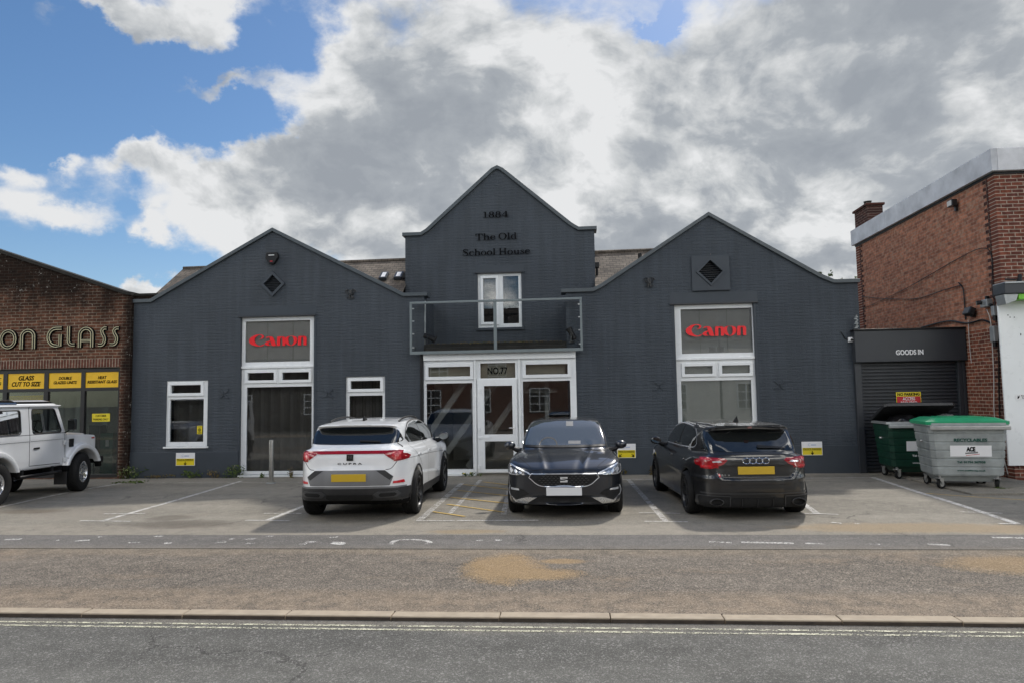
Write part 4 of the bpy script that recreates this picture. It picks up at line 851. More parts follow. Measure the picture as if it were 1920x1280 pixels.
# ------------------------------------------------------------------ left brick shop
YL = 16.5; XS1 = FX(243.5, 700, YL)[0]
M['shopbrick'] = brick('brown brick', (0.152, 0.066, 0.040), (0.084, 0.043, 0.030), (0.27, 0.22, 0.165), 'x', ms=.008, stain=(4.6, 0.9, 0.9)); M['shopsoldier'] = brick('soldier bricks', (0.15, 0.058, 0.040), (0.10, 0.045, 0.034), (0.32, 0.27, 0.21), 'x', bw=.075, rh=.225, soldier=True)
M['shopside'] = brick('brown brick side', (0.125, 0.050, 0.030), (0.070, 0.035, 0.026), (0.30, 0.245, 0.19), 'y')
shop = empty('glass_shop', (0, 0, 0), 0, 'brown brick glazing shop with dark shopfront and yellow panels at left edge', 'building')
XSL = -22.0; top = [FX(238, 553, YL), FX(0, 474, YL)]; sl = (top[1][1]-top[0][1])/(top[0][0]-top[1][0]); xa = -17.2; za = top[0][1]+sl*(top[0][0]-xa)
SO = rect(-330, 690, 222.5, 897, YL); SO = (-20.5, .02, FX(222.5, 790, YL)[0], FX(200, 689, YL)[1])
zs0, zs1 = SO[3]+.015, FX(150, 672, YL)[1]
path = [(XSL, za-sl*(xa-XSL)), (xa, za), top[0], (XS1, top[0][1]-.01)]
MB().loops([[(XSL, -.1), (XS1, -.1)] + path[::-1], [(SO[0], .02), (SO[2], .02), (SO[2], zs1), (SO[0], zs1)]], TH, face_y(YL+TH/2)).build('front_wall', M['shopbrick'], shop)
b = MB(); b.box(SO[0], YL-.002, zs0, SO[2]+.0, YL+.3, zs1-.001); b.build('soldier_course', M['shopsoldier'], shop)
MB().loops([ribbon(path, .07, .036)], TH+.10, face_y(YL+TH/2), bevel=.006).build('coping', M['felt'], shop)
q = FX(287, 551, YL); b = MB(); b.box(XS1, YL+.12, 3.9, q[0], YL+.5, top[0][1]-.02); b.build('end_pier', M['shopbrick'], shop)
b = MB(); b.box(XS1-.05, YL+.08, top[0][1]-.02, q[0]+.05, YL+.55, top[0][1]+.035); b.build('pier_cap', M['felt'], shop)
b = MB(); b.box(XS1-TH, YL+TH, 0, XS1-.005, 30, 4.2); b.build('side_wall', M['shopside'], shop)
b = MB(); b.add([(XSL, YL+.3, path[0][1]-1.3), (xa, YL+.3, za-1.3), (XS1-.05, YL+.3, top[0][1]-.4), (XSL, 30, path[0][1]-1.3), (xa, 30, za-1.3), (XS1-.05, 30, top[0][1]-.4)], [(0, 1, 4, 3), (1, 2, 5, 4)]); b.build('roof', M['slate'], shop)
M['shopframe'] = simple('dark shopfront frame', (0.014, 0.013, 0.014), 0.35, var=.1)
YW = YL+.10
cols = [(-140, -80), (-75, 4.5), (12, 81.5), (89, 151), (158, 221)]
zy0, zy1 = FX(150, 726.5, YW)[1], FX(150, 697, YW)[1]; zb = FX(180, 729, YW)[1]; zl = .10
holes = []; vx = []
for a, c in cols:
    xa_, xb_ = FX(a, 760, YW)[0], FX(c, 760, YW)[0]; vx.append((xa_, xb_)); holes += [RL(xa_, zy0, xb_, zy1), RL(xa_, zl, xb_, zy0-.075)]
fr = MB().loops([RL(SO[0], .02, SO[2]-.003, SO[3])] + holes, .09, face_y(YW+.045), bevel=.004).build('shopfront', M['shopframe'], shop)
words = [None, ('REPLACEMENT', 'MIRRORS & GLASS'), ('GLASS', 'CUT TO SIZE'), ('DOUBLE', 'GLAZED UNITS'), ('HEAT', 'RESISTANT GLASS')]
for (xa_, xb_), wd in zip(vx, words):
    b = MB(); b.box(xa_-.01, YW+.03, zl-.01, xb_+.01, YW+.04, zy0-.065); b.build('pane', M['glass_shop'], fr)
    b = MB(); b.box(xa_-.01, YW+.02, zy0-.01, xb_+.01, YW+.035, zy1+.01); pnl = b.build('sign_panel', M['yellow'], shop)
    if wd:
        w = xb_-xa_; b = MB(); bigp = wd[0] == 'GLASS'
        for i, tx in enumerate(wd):
            k = {'GLASS': .42, 'CUT TO SIZE': .78, 'DOUBLE': .40, 'GLAZED UNITS': .70, 'HEAT': .26, 'RESISTANT GLASS': .88}.get(tx, .88)
            v, f = text2d(tx, .12, .004, .22, offset=.0035, width=w*k, height=(.115 if bigp else .075)); b.add(v, f, 0, face_y(YW+.017, (xa_+xb_)/2, (zy0+zy1)/2 + (.075, -.075)[i]*(1.0 if bigp else .72)))
        b.build('lettering', M['blackletter'], pnl)
# shop interior
b = MB(); b.add([(SO[0], YL+3.2, 0), (SO[2]+.05, YL+3.2, 0), (SO[2]+.05, YL+3.2, 3.2), (SO[0], YL+3.2, 3.2)], [(0, 1, 2, 3)]); b.add([(SO[0], YL+.36, .03), (SO[2]+.1, YL+.36, .03), (SO[2]+.1, YL+3.2, .03), (SO[0], YL+3.2, .03)], [(0, 1, 2, 3)])
b.add([(SO[0], YL+.36, 3.1), (SO[2]+.1, YL+.36, 3.1), (SO[2]+.1, YL+3.2, 3.1), (SO[0], YL+3.2, 3.1)], [(0, 1, 2, 3)]); b.build('room', M['interior'], shop)
xd0, xd1 = vx[2]; b = MB(); b.box(xd0+.02, YW+.05, zy0-.62, xd1-.06, YW+.06, zy0-.16); b.build('yellow_notice', M['yellow'], shop)
def sxp(px): return FX(px, 820, YL+.55)[0]
for px, z0, z1, m, nm, lb in ((203, .05, 1.05, 'greenbox', 'cabinet', 'tall dark green cabinet inside the right shop window'), (180, .55, 1.25, 'black', 'display_board', 'black board standing inside the right shop window')):
    M.setdefault('greenbox', simple('green painted metal', (0.01, 0.10, 0.062), 0.4)); x = sxp(px); o = empty(nm, (x, YL+.6, .03), 0, lb, nm.replace('_', ' '))
    b = MB(); ww = .17 if m == 'greenbox' else .15; b.bbox(-ww, -.12, z0-.03, ww, .12, z1, .012); b.build('body', M[m], o)
    if m == 'greenbox':
        b = MB(); b.box(-.02, -.124, .72, .07, -.121, .88); b.build('label', M['panel'], o); b = MB()
        for i in range(5): b.bbox(-.13, -.130, .1+.1*i, .10, -.121, .15+.1*i, .004)
        b.build('door_panel', M[m], o)
    else:
        b = MB(); b.tube([(-.1, .05, 0), (-.1, 0, z0)], .012, 6); b.tube([(.1, .05, 0), (.1, 0, z0)], .012, 6); b.build('legs', M['black'], o)
for i, (px, hh, c) in enumerate(((103, 1.95, 'panel'), (118, 1.9, 'interior'), (126, 2.0, 'paleblind'), (142, 2.1, 'panel'), (196, 1.7, 'paleblind'))):
    x = FX(px, 800, YL+.9)[0]; b = MB(); b.box(-.07-.03*(i == 3), 0, 0, .07+.03*(i == 3), .02, hh, 0, Matrix.Rotation(R(5 if i < 3 else 0), 4, 'Y')); tag(b.build('glass_sheet', M[c], None, (x, YL+.9, .03)), ['pale glass sheet leaning inside the left shop pane', 'dull glass sheet leaning between two paler sheets', 'light glass sheet leaning nearest the pale pillar', 'wide pale upright sheet beside the shopfront post', 'pale sheet standing behind the parking sticker'][i], 'glass sheet', 'sheets stacked inside the shop')
r = rect(172, 774.5, 205.5, 789.5, YW+.015); w, h = r[2]-r[0], r[3]-r[1]; o = empty('parking_sticker', ((r[0]+r[2])/2, YW+.028, r[1]), R(0), 'yellow customer parking sticker on the right shop window', 'sticker')
b = MB(); b.box(-w/2, -.002, 0, w/2, 0, h); b.build('paper', M['yellow_sign'], o)
for tx, q, k in (('CUSTOMER', .72, .6), ('PARKING ONLY', .28, .85)):
    v, f = text2d(tx, .05, .001, offset=.001, width=w*k, height=h*.26); b = MB(); b.add(v, f, 0, face_y(-.003, 0, h*q)); b.build('lettering', M['blackletter'], o)
# the big double line letters: a black stroke carrying two cream lines
def deco(ch):
    a = lambda cx, cy, r, t0, t1, n=14: [(cx+r*math.cos(R(t0+(t1-t0)*i/n)), cy+r*math.sin(R(t0+(t1-t0)*i/n))) for i in range(n+1)]
    if ch == 'O': return [(a(.5, .5, .40, 90, 450, 40), True)], 1.0
    if ch == 'N': return [([(.12, 0.02), (.12, .5)] + a(.42, .58, .30, 180, 0) + [(.72, .5), (.72, .02)], False)], .86
    if ch == 'G': return [([(.80, .90), (.55, .90)] + a(.50, .50, .40, 90, 270) + [(.73, .10), (.73, .62)], False)], .95
    if ch == 'L': return [([(.14, 1.0), (.14, .32)] + a(.36, .32, .22, 180, 270, 8) + [(.50, .10)], False)], .60
    if ch == 'A': return [([(.12, 0.02), (.12, .58)] + a(.42, .60, .30, 180, 0) + [(.72, .58), (.72, .02)], False), ([(.19, .34), (.65, .34)], False)], .88
    if ch == 'S': return [(crom([(.62, .90), (.45, .90), (.33, .80), (.36, .64), (.46, .50), (.50, .36), (.46, .20), (.34, .10), (.10, .10)], 5), False)], .70
for ch, x0, x1, y0, y1 in (('O', 0, 31, 617, 655), ('N', 38, 66, 615, 655), ('G', 88, 118, 612, 652), ('L', 126, 143, 612, 650), ('A', 147, 175, 612, 652), ('S', 182, 202, 612, 650), ('S', 204, 225, 612, 649)):
    r = rect(x0, y0, x1, y1, YL-.05); strokes, adv = deco(ch); xs = [p[0] for s, c in strokes for p in s]; k = (r[3]-r[1])
    kx = (r[2]-r[0]-.15*k*.9)/(max(xs)-min(xs)) if max(xs) > min(xs) else k
    def tr(p): return (r[0]+.075*k+(p[0]-min(xs))*kx, r[1]+p[1]*k)
    o = empty('shop_letter', ((r[0]+r[2])/2, YL-.04, r[1]), 0, {'O': 'round double lined letter O on the brown brick wall', 'N': 'double lined letter N beside the letter O', 'G': 'double lined letter G, first of the second word', 'L': 'double lined letter L on the brown brick wall', 'A': 'double lined letter A on the brown brick wall', 'S': 'double lined letter S, first of the two' if x0 == 182 else 'double lined letter S at the end of the word'}[ch], 'letter', 'shop name letters')
    bk = MB(); cr_ = MB(); W2 = .20*k; dd = .054*k
    for j, (s, closed) in enumerate(strokes):
        P = [tr(p) for p in s]; e = .0011*j
        wd2 = W2 if j == 0 or ch != 'A' else W2*.8
        if closed:
            c0 = ((r[0]+r[2])/2, r[1]+.5*k); rx, rz = .40*kx, .40*k
            bk.loops([ell(*c0, rx+W2/2, rz+W2/2, 40), ell(*c0, rx-W2/2, rz-W2/2, 40)], .05, face_y(YL-.03))
            for sg in (-1, 1): cr_.loops([ell(*c0, rx+sg*dd+.0125*k*1.3, rz+sg*dd+.0125*k*1.3, 40), ell(*c0, rx+sg*dd-.0125*k*1.3, rz+sg*dd-.0125*k*1.3, 40)], .012, face_y(YL-.060))
        else:
            bk.loops([ribbon(P, wd2)], .05+e, face_y(YL-.03))
            for sg in (-1, 1): cr_.loops([ribbon(P, .034*k, sg*dd*(1 if j == 0 or ch != 'A' else .7))], .012+e, face_y(YL-.060))
    T = Matrix.Translation((-o.location.x, -o.location.y, -o.location.z))
    for bb, nm, m in ((bk, 'backing', 'blackletter'), (cr_, 'inlay', 'cream')):
        bb.v = [tuple(T @ Vector(p)) for p in bb.v]; bb.build(nm, M[m], o)
# ------------------------------------------------------------------ right brick building
XB = 8.68; YB0 = 15.02; YB1 = 22.2; ZT = 6.69
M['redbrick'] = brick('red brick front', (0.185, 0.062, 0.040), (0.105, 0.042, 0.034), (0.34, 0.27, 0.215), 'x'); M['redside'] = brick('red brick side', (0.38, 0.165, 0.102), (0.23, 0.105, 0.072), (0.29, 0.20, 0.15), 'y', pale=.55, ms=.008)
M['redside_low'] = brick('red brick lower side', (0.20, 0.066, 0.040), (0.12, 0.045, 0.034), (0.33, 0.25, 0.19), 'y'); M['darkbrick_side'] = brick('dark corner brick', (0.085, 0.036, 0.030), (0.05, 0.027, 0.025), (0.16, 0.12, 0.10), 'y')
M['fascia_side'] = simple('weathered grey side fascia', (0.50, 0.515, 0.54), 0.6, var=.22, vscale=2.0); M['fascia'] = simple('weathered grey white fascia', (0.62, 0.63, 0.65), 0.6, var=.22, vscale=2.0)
red = empty('brick_building', (0, 0, 0), 0, 'flat roofed red brick building with pale fascia at the right edge', 'building'); ZF = 6.22
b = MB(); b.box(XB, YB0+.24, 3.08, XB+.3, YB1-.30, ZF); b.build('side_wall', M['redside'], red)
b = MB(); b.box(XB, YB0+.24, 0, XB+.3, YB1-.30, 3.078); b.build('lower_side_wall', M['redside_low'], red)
zz = 0.0; b = MB(); b2 = MB(); i = 0
while zz < ZF-.02:                                      # toothed corner bricks
    o_ = .11 if i % 2 else 0.0; b.box(XB-.012, YB0+.24-.0, zz+.005, XB+.1, YB0+.30+o_, zz+.072); b2.box(XB-.012, YB1-.36-o_, zz+.005, XB+.1, YB1-.30, zz+.072); zz += .075; i += 1
b.build('quoin_bricks', M['darkbrick_side'], red); b2.build('quoin_bricks', M['darkbrick_side'], red)
b = MB(); b.box(XB-.006, YB0, 0, XB+.5, YB0+.238, ZF); b.box(XB+.5, YB0+.001, 3.0, 24, YB0+.238, ZF); b.box(XB, YB1-.298, 0, 24, YB1, ZF); b.box(23.7, YB0+.24, 0, 24, YB1-.3, ZF); b.build('front_wall', M['redbrick'], red)
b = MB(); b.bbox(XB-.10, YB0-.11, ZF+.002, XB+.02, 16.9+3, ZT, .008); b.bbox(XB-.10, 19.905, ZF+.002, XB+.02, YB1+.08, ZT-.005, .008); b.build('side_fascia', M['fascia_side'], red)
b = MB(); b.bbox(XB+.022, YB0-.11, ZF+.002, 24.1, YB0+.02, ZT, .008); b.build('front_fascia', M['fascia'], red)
b = MB(); b.box(XB-.02, YB0-.02, ZF-.05, 24, YB1, ZF); b.build('soffit', M['black'], red); b = MB(); b.box(XB+.02, YB0+.02, ZT-.12, 24, YB1, ZT-.05); b.build('roof', M['felt'], red)
q0, q1 = SP(1601, 408, XB), SP(1655, 395, XB)
b = MB(); b.box(XB+.02, YB1-.95, ZT-.06, XB+.45, YB1-.0, ZT+.52); ch = b.build('chimney', M['darkbrick_side'], red)
b = MB(); b.bbox(XB-.03, YB1-1.0, ZT+.52, XB+.50, YB1+.05, ZT+.59, .01); b.build('chimney_cap', M['darkbrick_side'], ch); b = MB(); b.lathe([(.11, 0), (.10, .14), (.12, .16), (.08, .17)], 16, 0, Matrix.Translation((XB+.22, YB1-.5, ZT+.59))); b.build('chimney_pot', M['felt'], ch)
# shopfront on the right: white board, green stripe, canopy
xw = FX(1879, 700, YB0-.03)[0]; zc0, zc1 = FX(1890, 560, YB0-.1)[1], FX(1890, 545, YB0-.1)[1]; zwb = FX(1905, 872, YB0-.03)[1]
b = MB(); b.bbox(xw, YB0-.045, zwb, 24, YB0-.004, zc0-.02, .006); brd = b.build('white_board', M['upvc'], red)
b = MB(); b.bbox(xw-.06, YB0-.40, zc0+.06, 24, YB0-.004, zc1+.12, .015); b.build('canopy', M['darkgrey'], red)
b = MB(); b.bbox(xw-.05, YB0-.42, zc1+.10, 24, YB0+.0, zc1+.135, .006); b.build('canopy_flashing', M['zinc'], red)
M['lime'] = simple('lime green stripe', (0.16, 0.52, 0.02), 0.4); b = MB(); b.bbox(xw+.22, YB0-.36, zc0-.05, 24, YB0-.06, zc0+.055, .004); b.build('green_stripe', M['lime'], red)
b = MB(); b.loops([[(xw-.05, zc0+.055), (xw+.215, zc0+.055), (xw+.17, zc0-.07), (xw-.02, zc0-.14)]], .30, face_y(YB0-.21)); b.build('canopy_end', M['zinc'], red)
b = MB()
for px, py in ((1894, 595), (1902, 595), (1914, 626), (1914, 628), (1890, 591)): x, z = FX(px, py, YB0-.05); b.tube([(x, YB0-.05, z), (x, YB0-.041, z)], .011, 8)
b.build('screw_hole', M['black'], brd)
x, z = FX(1911, 743, YB0-.05); o = empty('wall_notice', (x+.06, YB0-.05, z), 0, 'small white notice with black print on the white board', 'notice'); b = MB(); b.box(-.13, -.006, -.055, .2, 0, .055); b.build('paper', M['white'], o)
b = MB(); b.loops([[(-.10, -.03), (-.085, .03), (-.07, .0), (-.05, .04), (-.06, -.01), (-.085, -.04)]], .002, face_y(-.007)); b.build('logo', M['blackletter'], o); b = MB(); v, f = text2d('Ring\nfor', .03, .002, width=.09, height=.07); b.add(v, f, 0, face_y(-.008, .02, 0)); b.build('lettering', M['blackletter'], o)
# ------------------------------------------------------------------ lamps, boxes and cables on the side wall
def onside(px, py): y, z = SP(px, py, XB); return Vector((XB, y, z))
p = onside(1795, 386); o = empty('floodlight', p, 0, 'small floodlight high on the red brick side wall', 'floodlight'); b = MB(); b.bbox(-.17, -.11, -.02, -.05, .11, .13, .015); b.build('housing', M['blackmetal'], o)
b = MB(); b.box(-.176, -.09, .0, -.168, .09, .11); b.build('lens', M['panel'], o); b = MB(); b.box(-.06, -.03, -.12, 0, .03, .02); b.build('bracket', M['blackmetal'], o)
p = onside(1855, 570); o = empty('security_camera', p, 0, 'grey security camera box on the side wall beside the green striped canopy', 'security camera'); b = MB(); b.bbox(-.13, -.14, -.07, 0, .11, .09, .015); b.build('base', M['zinc'], o)
b = MB(); b.tube([(-.13, .05, .04), (-.22, .07, .03)], .045, 12); b.tube([(-.07, -.15, -.03), (-.07, -.2, -.05)], .03, 10); b.build('lens', M['blackmetal'], o); b = MB(); b.bbox(-.09, -.07, .092, -.02, .0, .16, .01); b.build('cap', M['black'], o)
p = onside(1828, 590); o = empty('floodlight', p, 0, 'dark square floodlight low on the side wall above the shutter fascia', 'floodlight'); b = MB(); b.bbox(-.20, -.13, -.07, -.07, .13, .10, .02, 0, Matrix.Rotation(R(25), 4, 'Y')); b.build('housing', M['blackmetal'], o); b = MB(); b.box(-.09, -.04, -.05, 0, .04, .13); b.build('bracket', M['blackmetal'], o)
for px, py, hh, w, m, lb in ((1870, 583, .10, .055, 'zinc', 'small grey junction box under the wall camera'), (1869, 626, .16, .075, 'zinc', 'tall grey cable box on the side wall near the corner')):
    p = onside(px, py); o = empty('junction_box', p, 0, lb, 'junction box'); b = MB(); b.bbox(-.10, -w, -hh, 0, w, hh, .012); b.build('case', M[m], o); b = MB(); b.tube([(-.05, 0, -hh-.10), (-.05, 0, -hh+.01)], .04, 10); b.build('gland', M['black'], o)
def cable(pts, r, m, lb, name='cable'):
    q = [onside(*a) + Vector((-.03 - .012*(i % 2), 0, 0)) for i, a in enumerate(pts)]; b = MB(); b.tube(crom(q, 6), r, 6); tag(b.build(name, M[m]), lb, 'cable', 'cables on the brick side wall')
cable([(1618, 556), (1660, 560), (1720, 560), (1770, 545), (1796, 537), (1806, 535)], .010, 'black', 'black cable sagging across the side wall to a loop')
cable([(1618, 580), (1700, 542), (1790, 490), (1843, 466), (1862, 480), (1864, 540), (1869, 575)], .008, 'black', 'thin cable rising across the side wall to the corner')
cable([(1800, 530), (1810, 545), (1813, 600)], .014, 'black', 'looped black cable dropping to the shutter fascia')
cable([(1730, 614), (1780, 602), (1815, 606), (1845, 600), (1860, 605)], .020, 'black', 'thick black cable bundle along the top of the shutter fascia')
cable([(1818, 600), (1821, 640), (1824, 680)], .006, 'panel', 'thin pale cable below the dark floodlight')
cable([(1853, 580), (1862, 608), (1866, 700), (1870, 790), (1893, 888)], .008, 'panel', 'pale cable hanging down the side wall to the ground')
cable([(1877, 570), (1877, 640), (1876, 740), (1881, 830)], .012, 'black', 'black cable down the side wall beside the white board')
x, z = FX(1905, 532, YB0-.1); o = empty('spotlight', (x, YB0, z), 0, 'black bracket spotlight on the red brick front above the canopy', 'spotlight'); b = MB(); b.tube([(0, -.22, .02), (.05, -.16, .16)], .04, 12); b.build('housing', M['black'], o); b = MB(); b.tube([(0, 0, .02), (0, -.2, .05)], .02, 8); b.tube([(-.18, -.06, .1), (0, -.1, .08), (.1, -.1, .11)], .015, 8); b.build('bracket', M['blackmetal'], o)
b = MB(); p = FX(1607, 606, YS)
for i in range(9): b.bbox(p[0]-.04+.02*(i % 3), YS+.02, p[1]-.12+.035*i, p[0]+.02+.02*(i % 2), YS+.07, p[1]-.095+.035*i, .006)
tag(b.build('cable_clips', M['zinc']), 'little pile of grey cable clips above the shutter fascia', 'cable clips')
b = MB(); b.box(XB-1.9, 13.0, .003, XB-.02, 16.35, .03); tag(b.build('shutter_ramp', M['park']), kind='structure')
# ------------------------------------------------------------------ across the road: what the windows reflect
M['render'] = simple('white rendered wall', (0.62, 0.61, 0.57), 0.8, var=.05); M['redfront'] = brick('red brick house', (0.17, 0.065, 0.045), (0.10, 0.045, 0.036), (0.28, 0.24, 0.2), 'x')
def house(x0, x1, zE, zR, wallm, roofm, label, gable=None, y0=-10.0, dep=8.0, wins=()):
    o = empty('opposite_house', (0, 0, 0), 0, label, 'house'); b = MB(); b.box(x0, y0-dep, -.1, x1, y0, zE); b.build('wall', M[wallm], o)
    ym = y0-dep/2; b = MB(); b.add([(x0-.2, y0+.35, zE-.15), (x1+.2, y0+.35, zE-.15), (x1+.2, ym, zR), (x0-.2, ym, zR), (x0-.2, y0-dep-.35, zE-.15), (x1+.2, y0-dep-.35, zE-.15)], [(0, 1, 2, 3), (3, 2, 5, 4)])
    if gable: gx, gw, gh = gable; b.add([(gx-gw, y0+.3, zE-.1), (gx+gw, y0+.3, zE-.1), (gx, y0+.3, gh), (gx, ym, gh)], [(0, 1, 2), (0, 2, 3), (2, 1, 3)])
    b.build('roof', M[roofm], o)
    b = MB(); b.box(x1-1.4, ym-.3, zR-.6, x1-.6, ym+.3, zR+.9); b.build('chimney', M['redfront'], o)
    for wx, wz, ww, wh in wins:
        b = MB(); b.loops([RL(wx-ww/2, wz, wx+ww/2, wz+wh)] + [RL(wx-ww/2+.06+(ww-.06)/2*i, wz+.06+(wh-.06)/3*j, wx-ww/2+(ww-.06)/2*(i+1), wz+(wh-.06)/3*(j+1)) for i in range(2) for j in range(3)], .08, face_y(y0+.03)); fr_ = b.build('window', M['upvc'], o)
        b = MB(); b.box(wx-ww/2+.03, y0+.01, wz+.03, wx+ww/2-.03, y0+.02, wz+wh-.03); b.build('pane', M['interior_dark'], fr_)
house(2.6, 17, 5.0, 7.6, 'render', 'slate', 'white rendered house across the road seen only in the window reflections', y0=-9.5, wins=((10.1, .9, 1.0, 1.5), (6.2, .9, 1.0, 1.5), (13.5, 1.0, 1.0, 1.4), (8.5, 3.4, 1.0, 1.2), (12.5, 3.4, 1.0, 1.2)))
house(-11, 1.6, 4.4, 7.9, 'redfront', 'slate', 'brick house with dark tiled roof reflected in the upstairs window', gable=(-1.6, 2.2, 7.0), y0=-9.0, wins=((-8.5, .9, 1.2, 1.4), (-5.5, .9, 1.2, 1.4), (-2, .9, 1.2, 1.4), (-8, 3.0, 1.1, 1.1), (-4.5, 3.0, 1.1, 1.1)))
M['dimfront'] = brick('darkened brick house', (0.045, 0.033, 0.028), (0.03, 0.024, 0.022), (0.07, 0.06, 0.05), 'x')  # unseen house front coloured dark to keep the left windows' reflections dark
house(-29, -12.6, 4.6, 7.4, 'dimfront', 'tile', 'unseen long brick house across the road, coloured dark for the reflections in the left windows', y0=-10.5, wins=((-25, .9, 1.1, 1.3), (-21, .9, 1.1, 1.3), (-16.5, .9, 1.1, 1.3)))
o = empty('street_lamp', (7.3, -2.6, 0.05), 0, 'street lamp across the road reflected in the right window', 'street lamp'); b = MB(); b.tube([(0, 0, 0), (0, 0, 1.2), (0, 0, 5.2)], [.08, .06, .04], 10); b.build('pole', M['darkgrey'], o)
b = MB(); b.tube(crom([(0, 0, 5.2), (0, .12, 5.7), (0, .3, 5.8), (0, .45, 5.5)], 6), .03, 8); b.lathe([(.02, .3), (.12, .2), (.16, 0), (.10, -.04)], 14, 0, Matrix.Translation((0, .45, 5.25))); b.build('lamp_head', M['darkgrey'], o)
def tree(x, y, h, r, seed, label, n=2600, cat='tree'):
    o = empty('tree', (x, y, -.1), 0, label, cat); rr = random.Random(seed); b = MB(); top = Vector((rr.uniform(-.3, .3), rr.uniform(-.3, .3), h*.72)); b.tube([(0, 0, 0), top*.5, top], [h*.03, h*.022, h*.008], 8); cl = []
    for i in range(11):
        a = rr.uniform(0, 6.28); z = h*rr.uniform(.42, .9); d = r*rr.uniform(.45, .9); e = Vector((math.cos(a)*d, math.sin(a)*d, z)); s = top*rr.uniform(.45, .85); b.tube([s, (s+e)/2+Vector((0, 0, .2)), e], [h*.011, h*.007, h*.003], 6); cl.append(e)
    b.build('trunk', M['bark'], o); b = MB()
    for i, e in enumerate(cl + [top*1.1, top*1.25]): leaves(b, e, r*.48, r*.48, h*.13, n//13, .20, seed*50+i)
    b.build('crown', M['treeleaf'], o)
tree(15.5, -17, 9.0, 3.2, 2, 'tree across the road reflected in the right window'); tree(-1.0, -20, 8.0, 3.0, 3, 'tree behind the opposite roofs reflected in the porch glass')
p = FX(1578, 524, 30.0); tree(p[0]-1.0, 30.0, p[1]+.35, 2.2, 7, 'tree top showing above the right gable parapet'); p = FX(1600, 524, 31.0); tree(p[0]+.6, 31.5, p[1]+.2, 1.8, 9, 'bushy tree top beside the red brick building')
# ------------------------------------------------------------------ weeds at the wall foot
for i, (px, h, w, n, lb, dry, fl, yl) in enumerate(((265, .30, .28, 130, 'tall flowering weed at the left end of the grey wall', 0, 40, False), (318, .10, .35, 60, 'low straggling weeds below the small left window', 1, 0, False), (372, .20, .22, 110, 'bright green weed clump below the parking sign at the left end', 0, 0, False), (412, .20, .14, 60, 'dry brown weed left of the tall window', 1, 0, False),
        (447, .30, .22, 150, 'leafy weed at the foot of the tall window with dark blinds', 0, 12, False), (500, .12, .10, 40, 'small weed at the base of the steel bollard', 0, 0, False), (550, .22, .12, 40, 'thin dark weed against the sill of the tall window', 1, 0, False), (880, .10, .22, 70, 'low weed with yellow flower in front of the white door', 0, 3, True), (1228, .22, .10, 40, 'small weed on the wall by the black car', 1, 0, False), (1150, .15, .3, 50, 'dry grass at the wall foot under the parking sign', 1, 0, False))):
    g = GP(px, 893); weed(g[0], min(YF-.10, 16.48), h, w, n, lb, 11+i, bool(dry), fl, yl)
for i, (px, py, h, w, n, lb) in enumerate(((1890, 893, .22, .30, 160, 'green weeds at the corner of the red brick building'), (1915, 888, .14, .3, 90, 'low weeds under the white board at the right edge'), (1880, 918, .05, .2, 40, 'flat weeds on the ground right of the grey bin'))):
    g = GP(px, py); weed(g[0], g[1], h, w, n, lb, 41+i)
g = GP(240, 905); weed(g[0], g[1], .06, .4, 90, 'low moss and weeds between the shop pillar and the grey wall', 60)
# ------------------------------------------------------------------ vehicle bodies: solids from side, plan and end outlines, rounded together
def sd_poly(pts, X, Y):
    P = np.array(pts, dtype=np.float64); n = len(P); d = np.full(X.shape, 1e9); s = np.ones(X.shape)
    for i in range(n):
        a = P[i]; b_ = P[i-1]; ex, ey = b_-a; wx = X-a[0]; wy = Y-a[1]
        t = np.clip((wx*ex+wy*ey)/(ex*ex+ey*ey+1e-12), 0, 1); d = np.minimum(d, (wx-ex*t)**2+(wy-ey*t)**2)
        c1 = Y >= a[1]; c2 = Y < b_[1]; c3 = ex*wy > ey*wx
        s = np.where((c1 & c2 & c3) | (~c1 & ~c2 & ~c3), -s, s)
    return (s*np.sqrt(d)).astype(np.float32)
def smax(a, b, k):
    h = np.maximum(k-np.abs(a-b), 0)/k; return np.maximum(a, b)+h*h*k*0.25
def smin(a, b, k): return -smax(-a, -b, k)
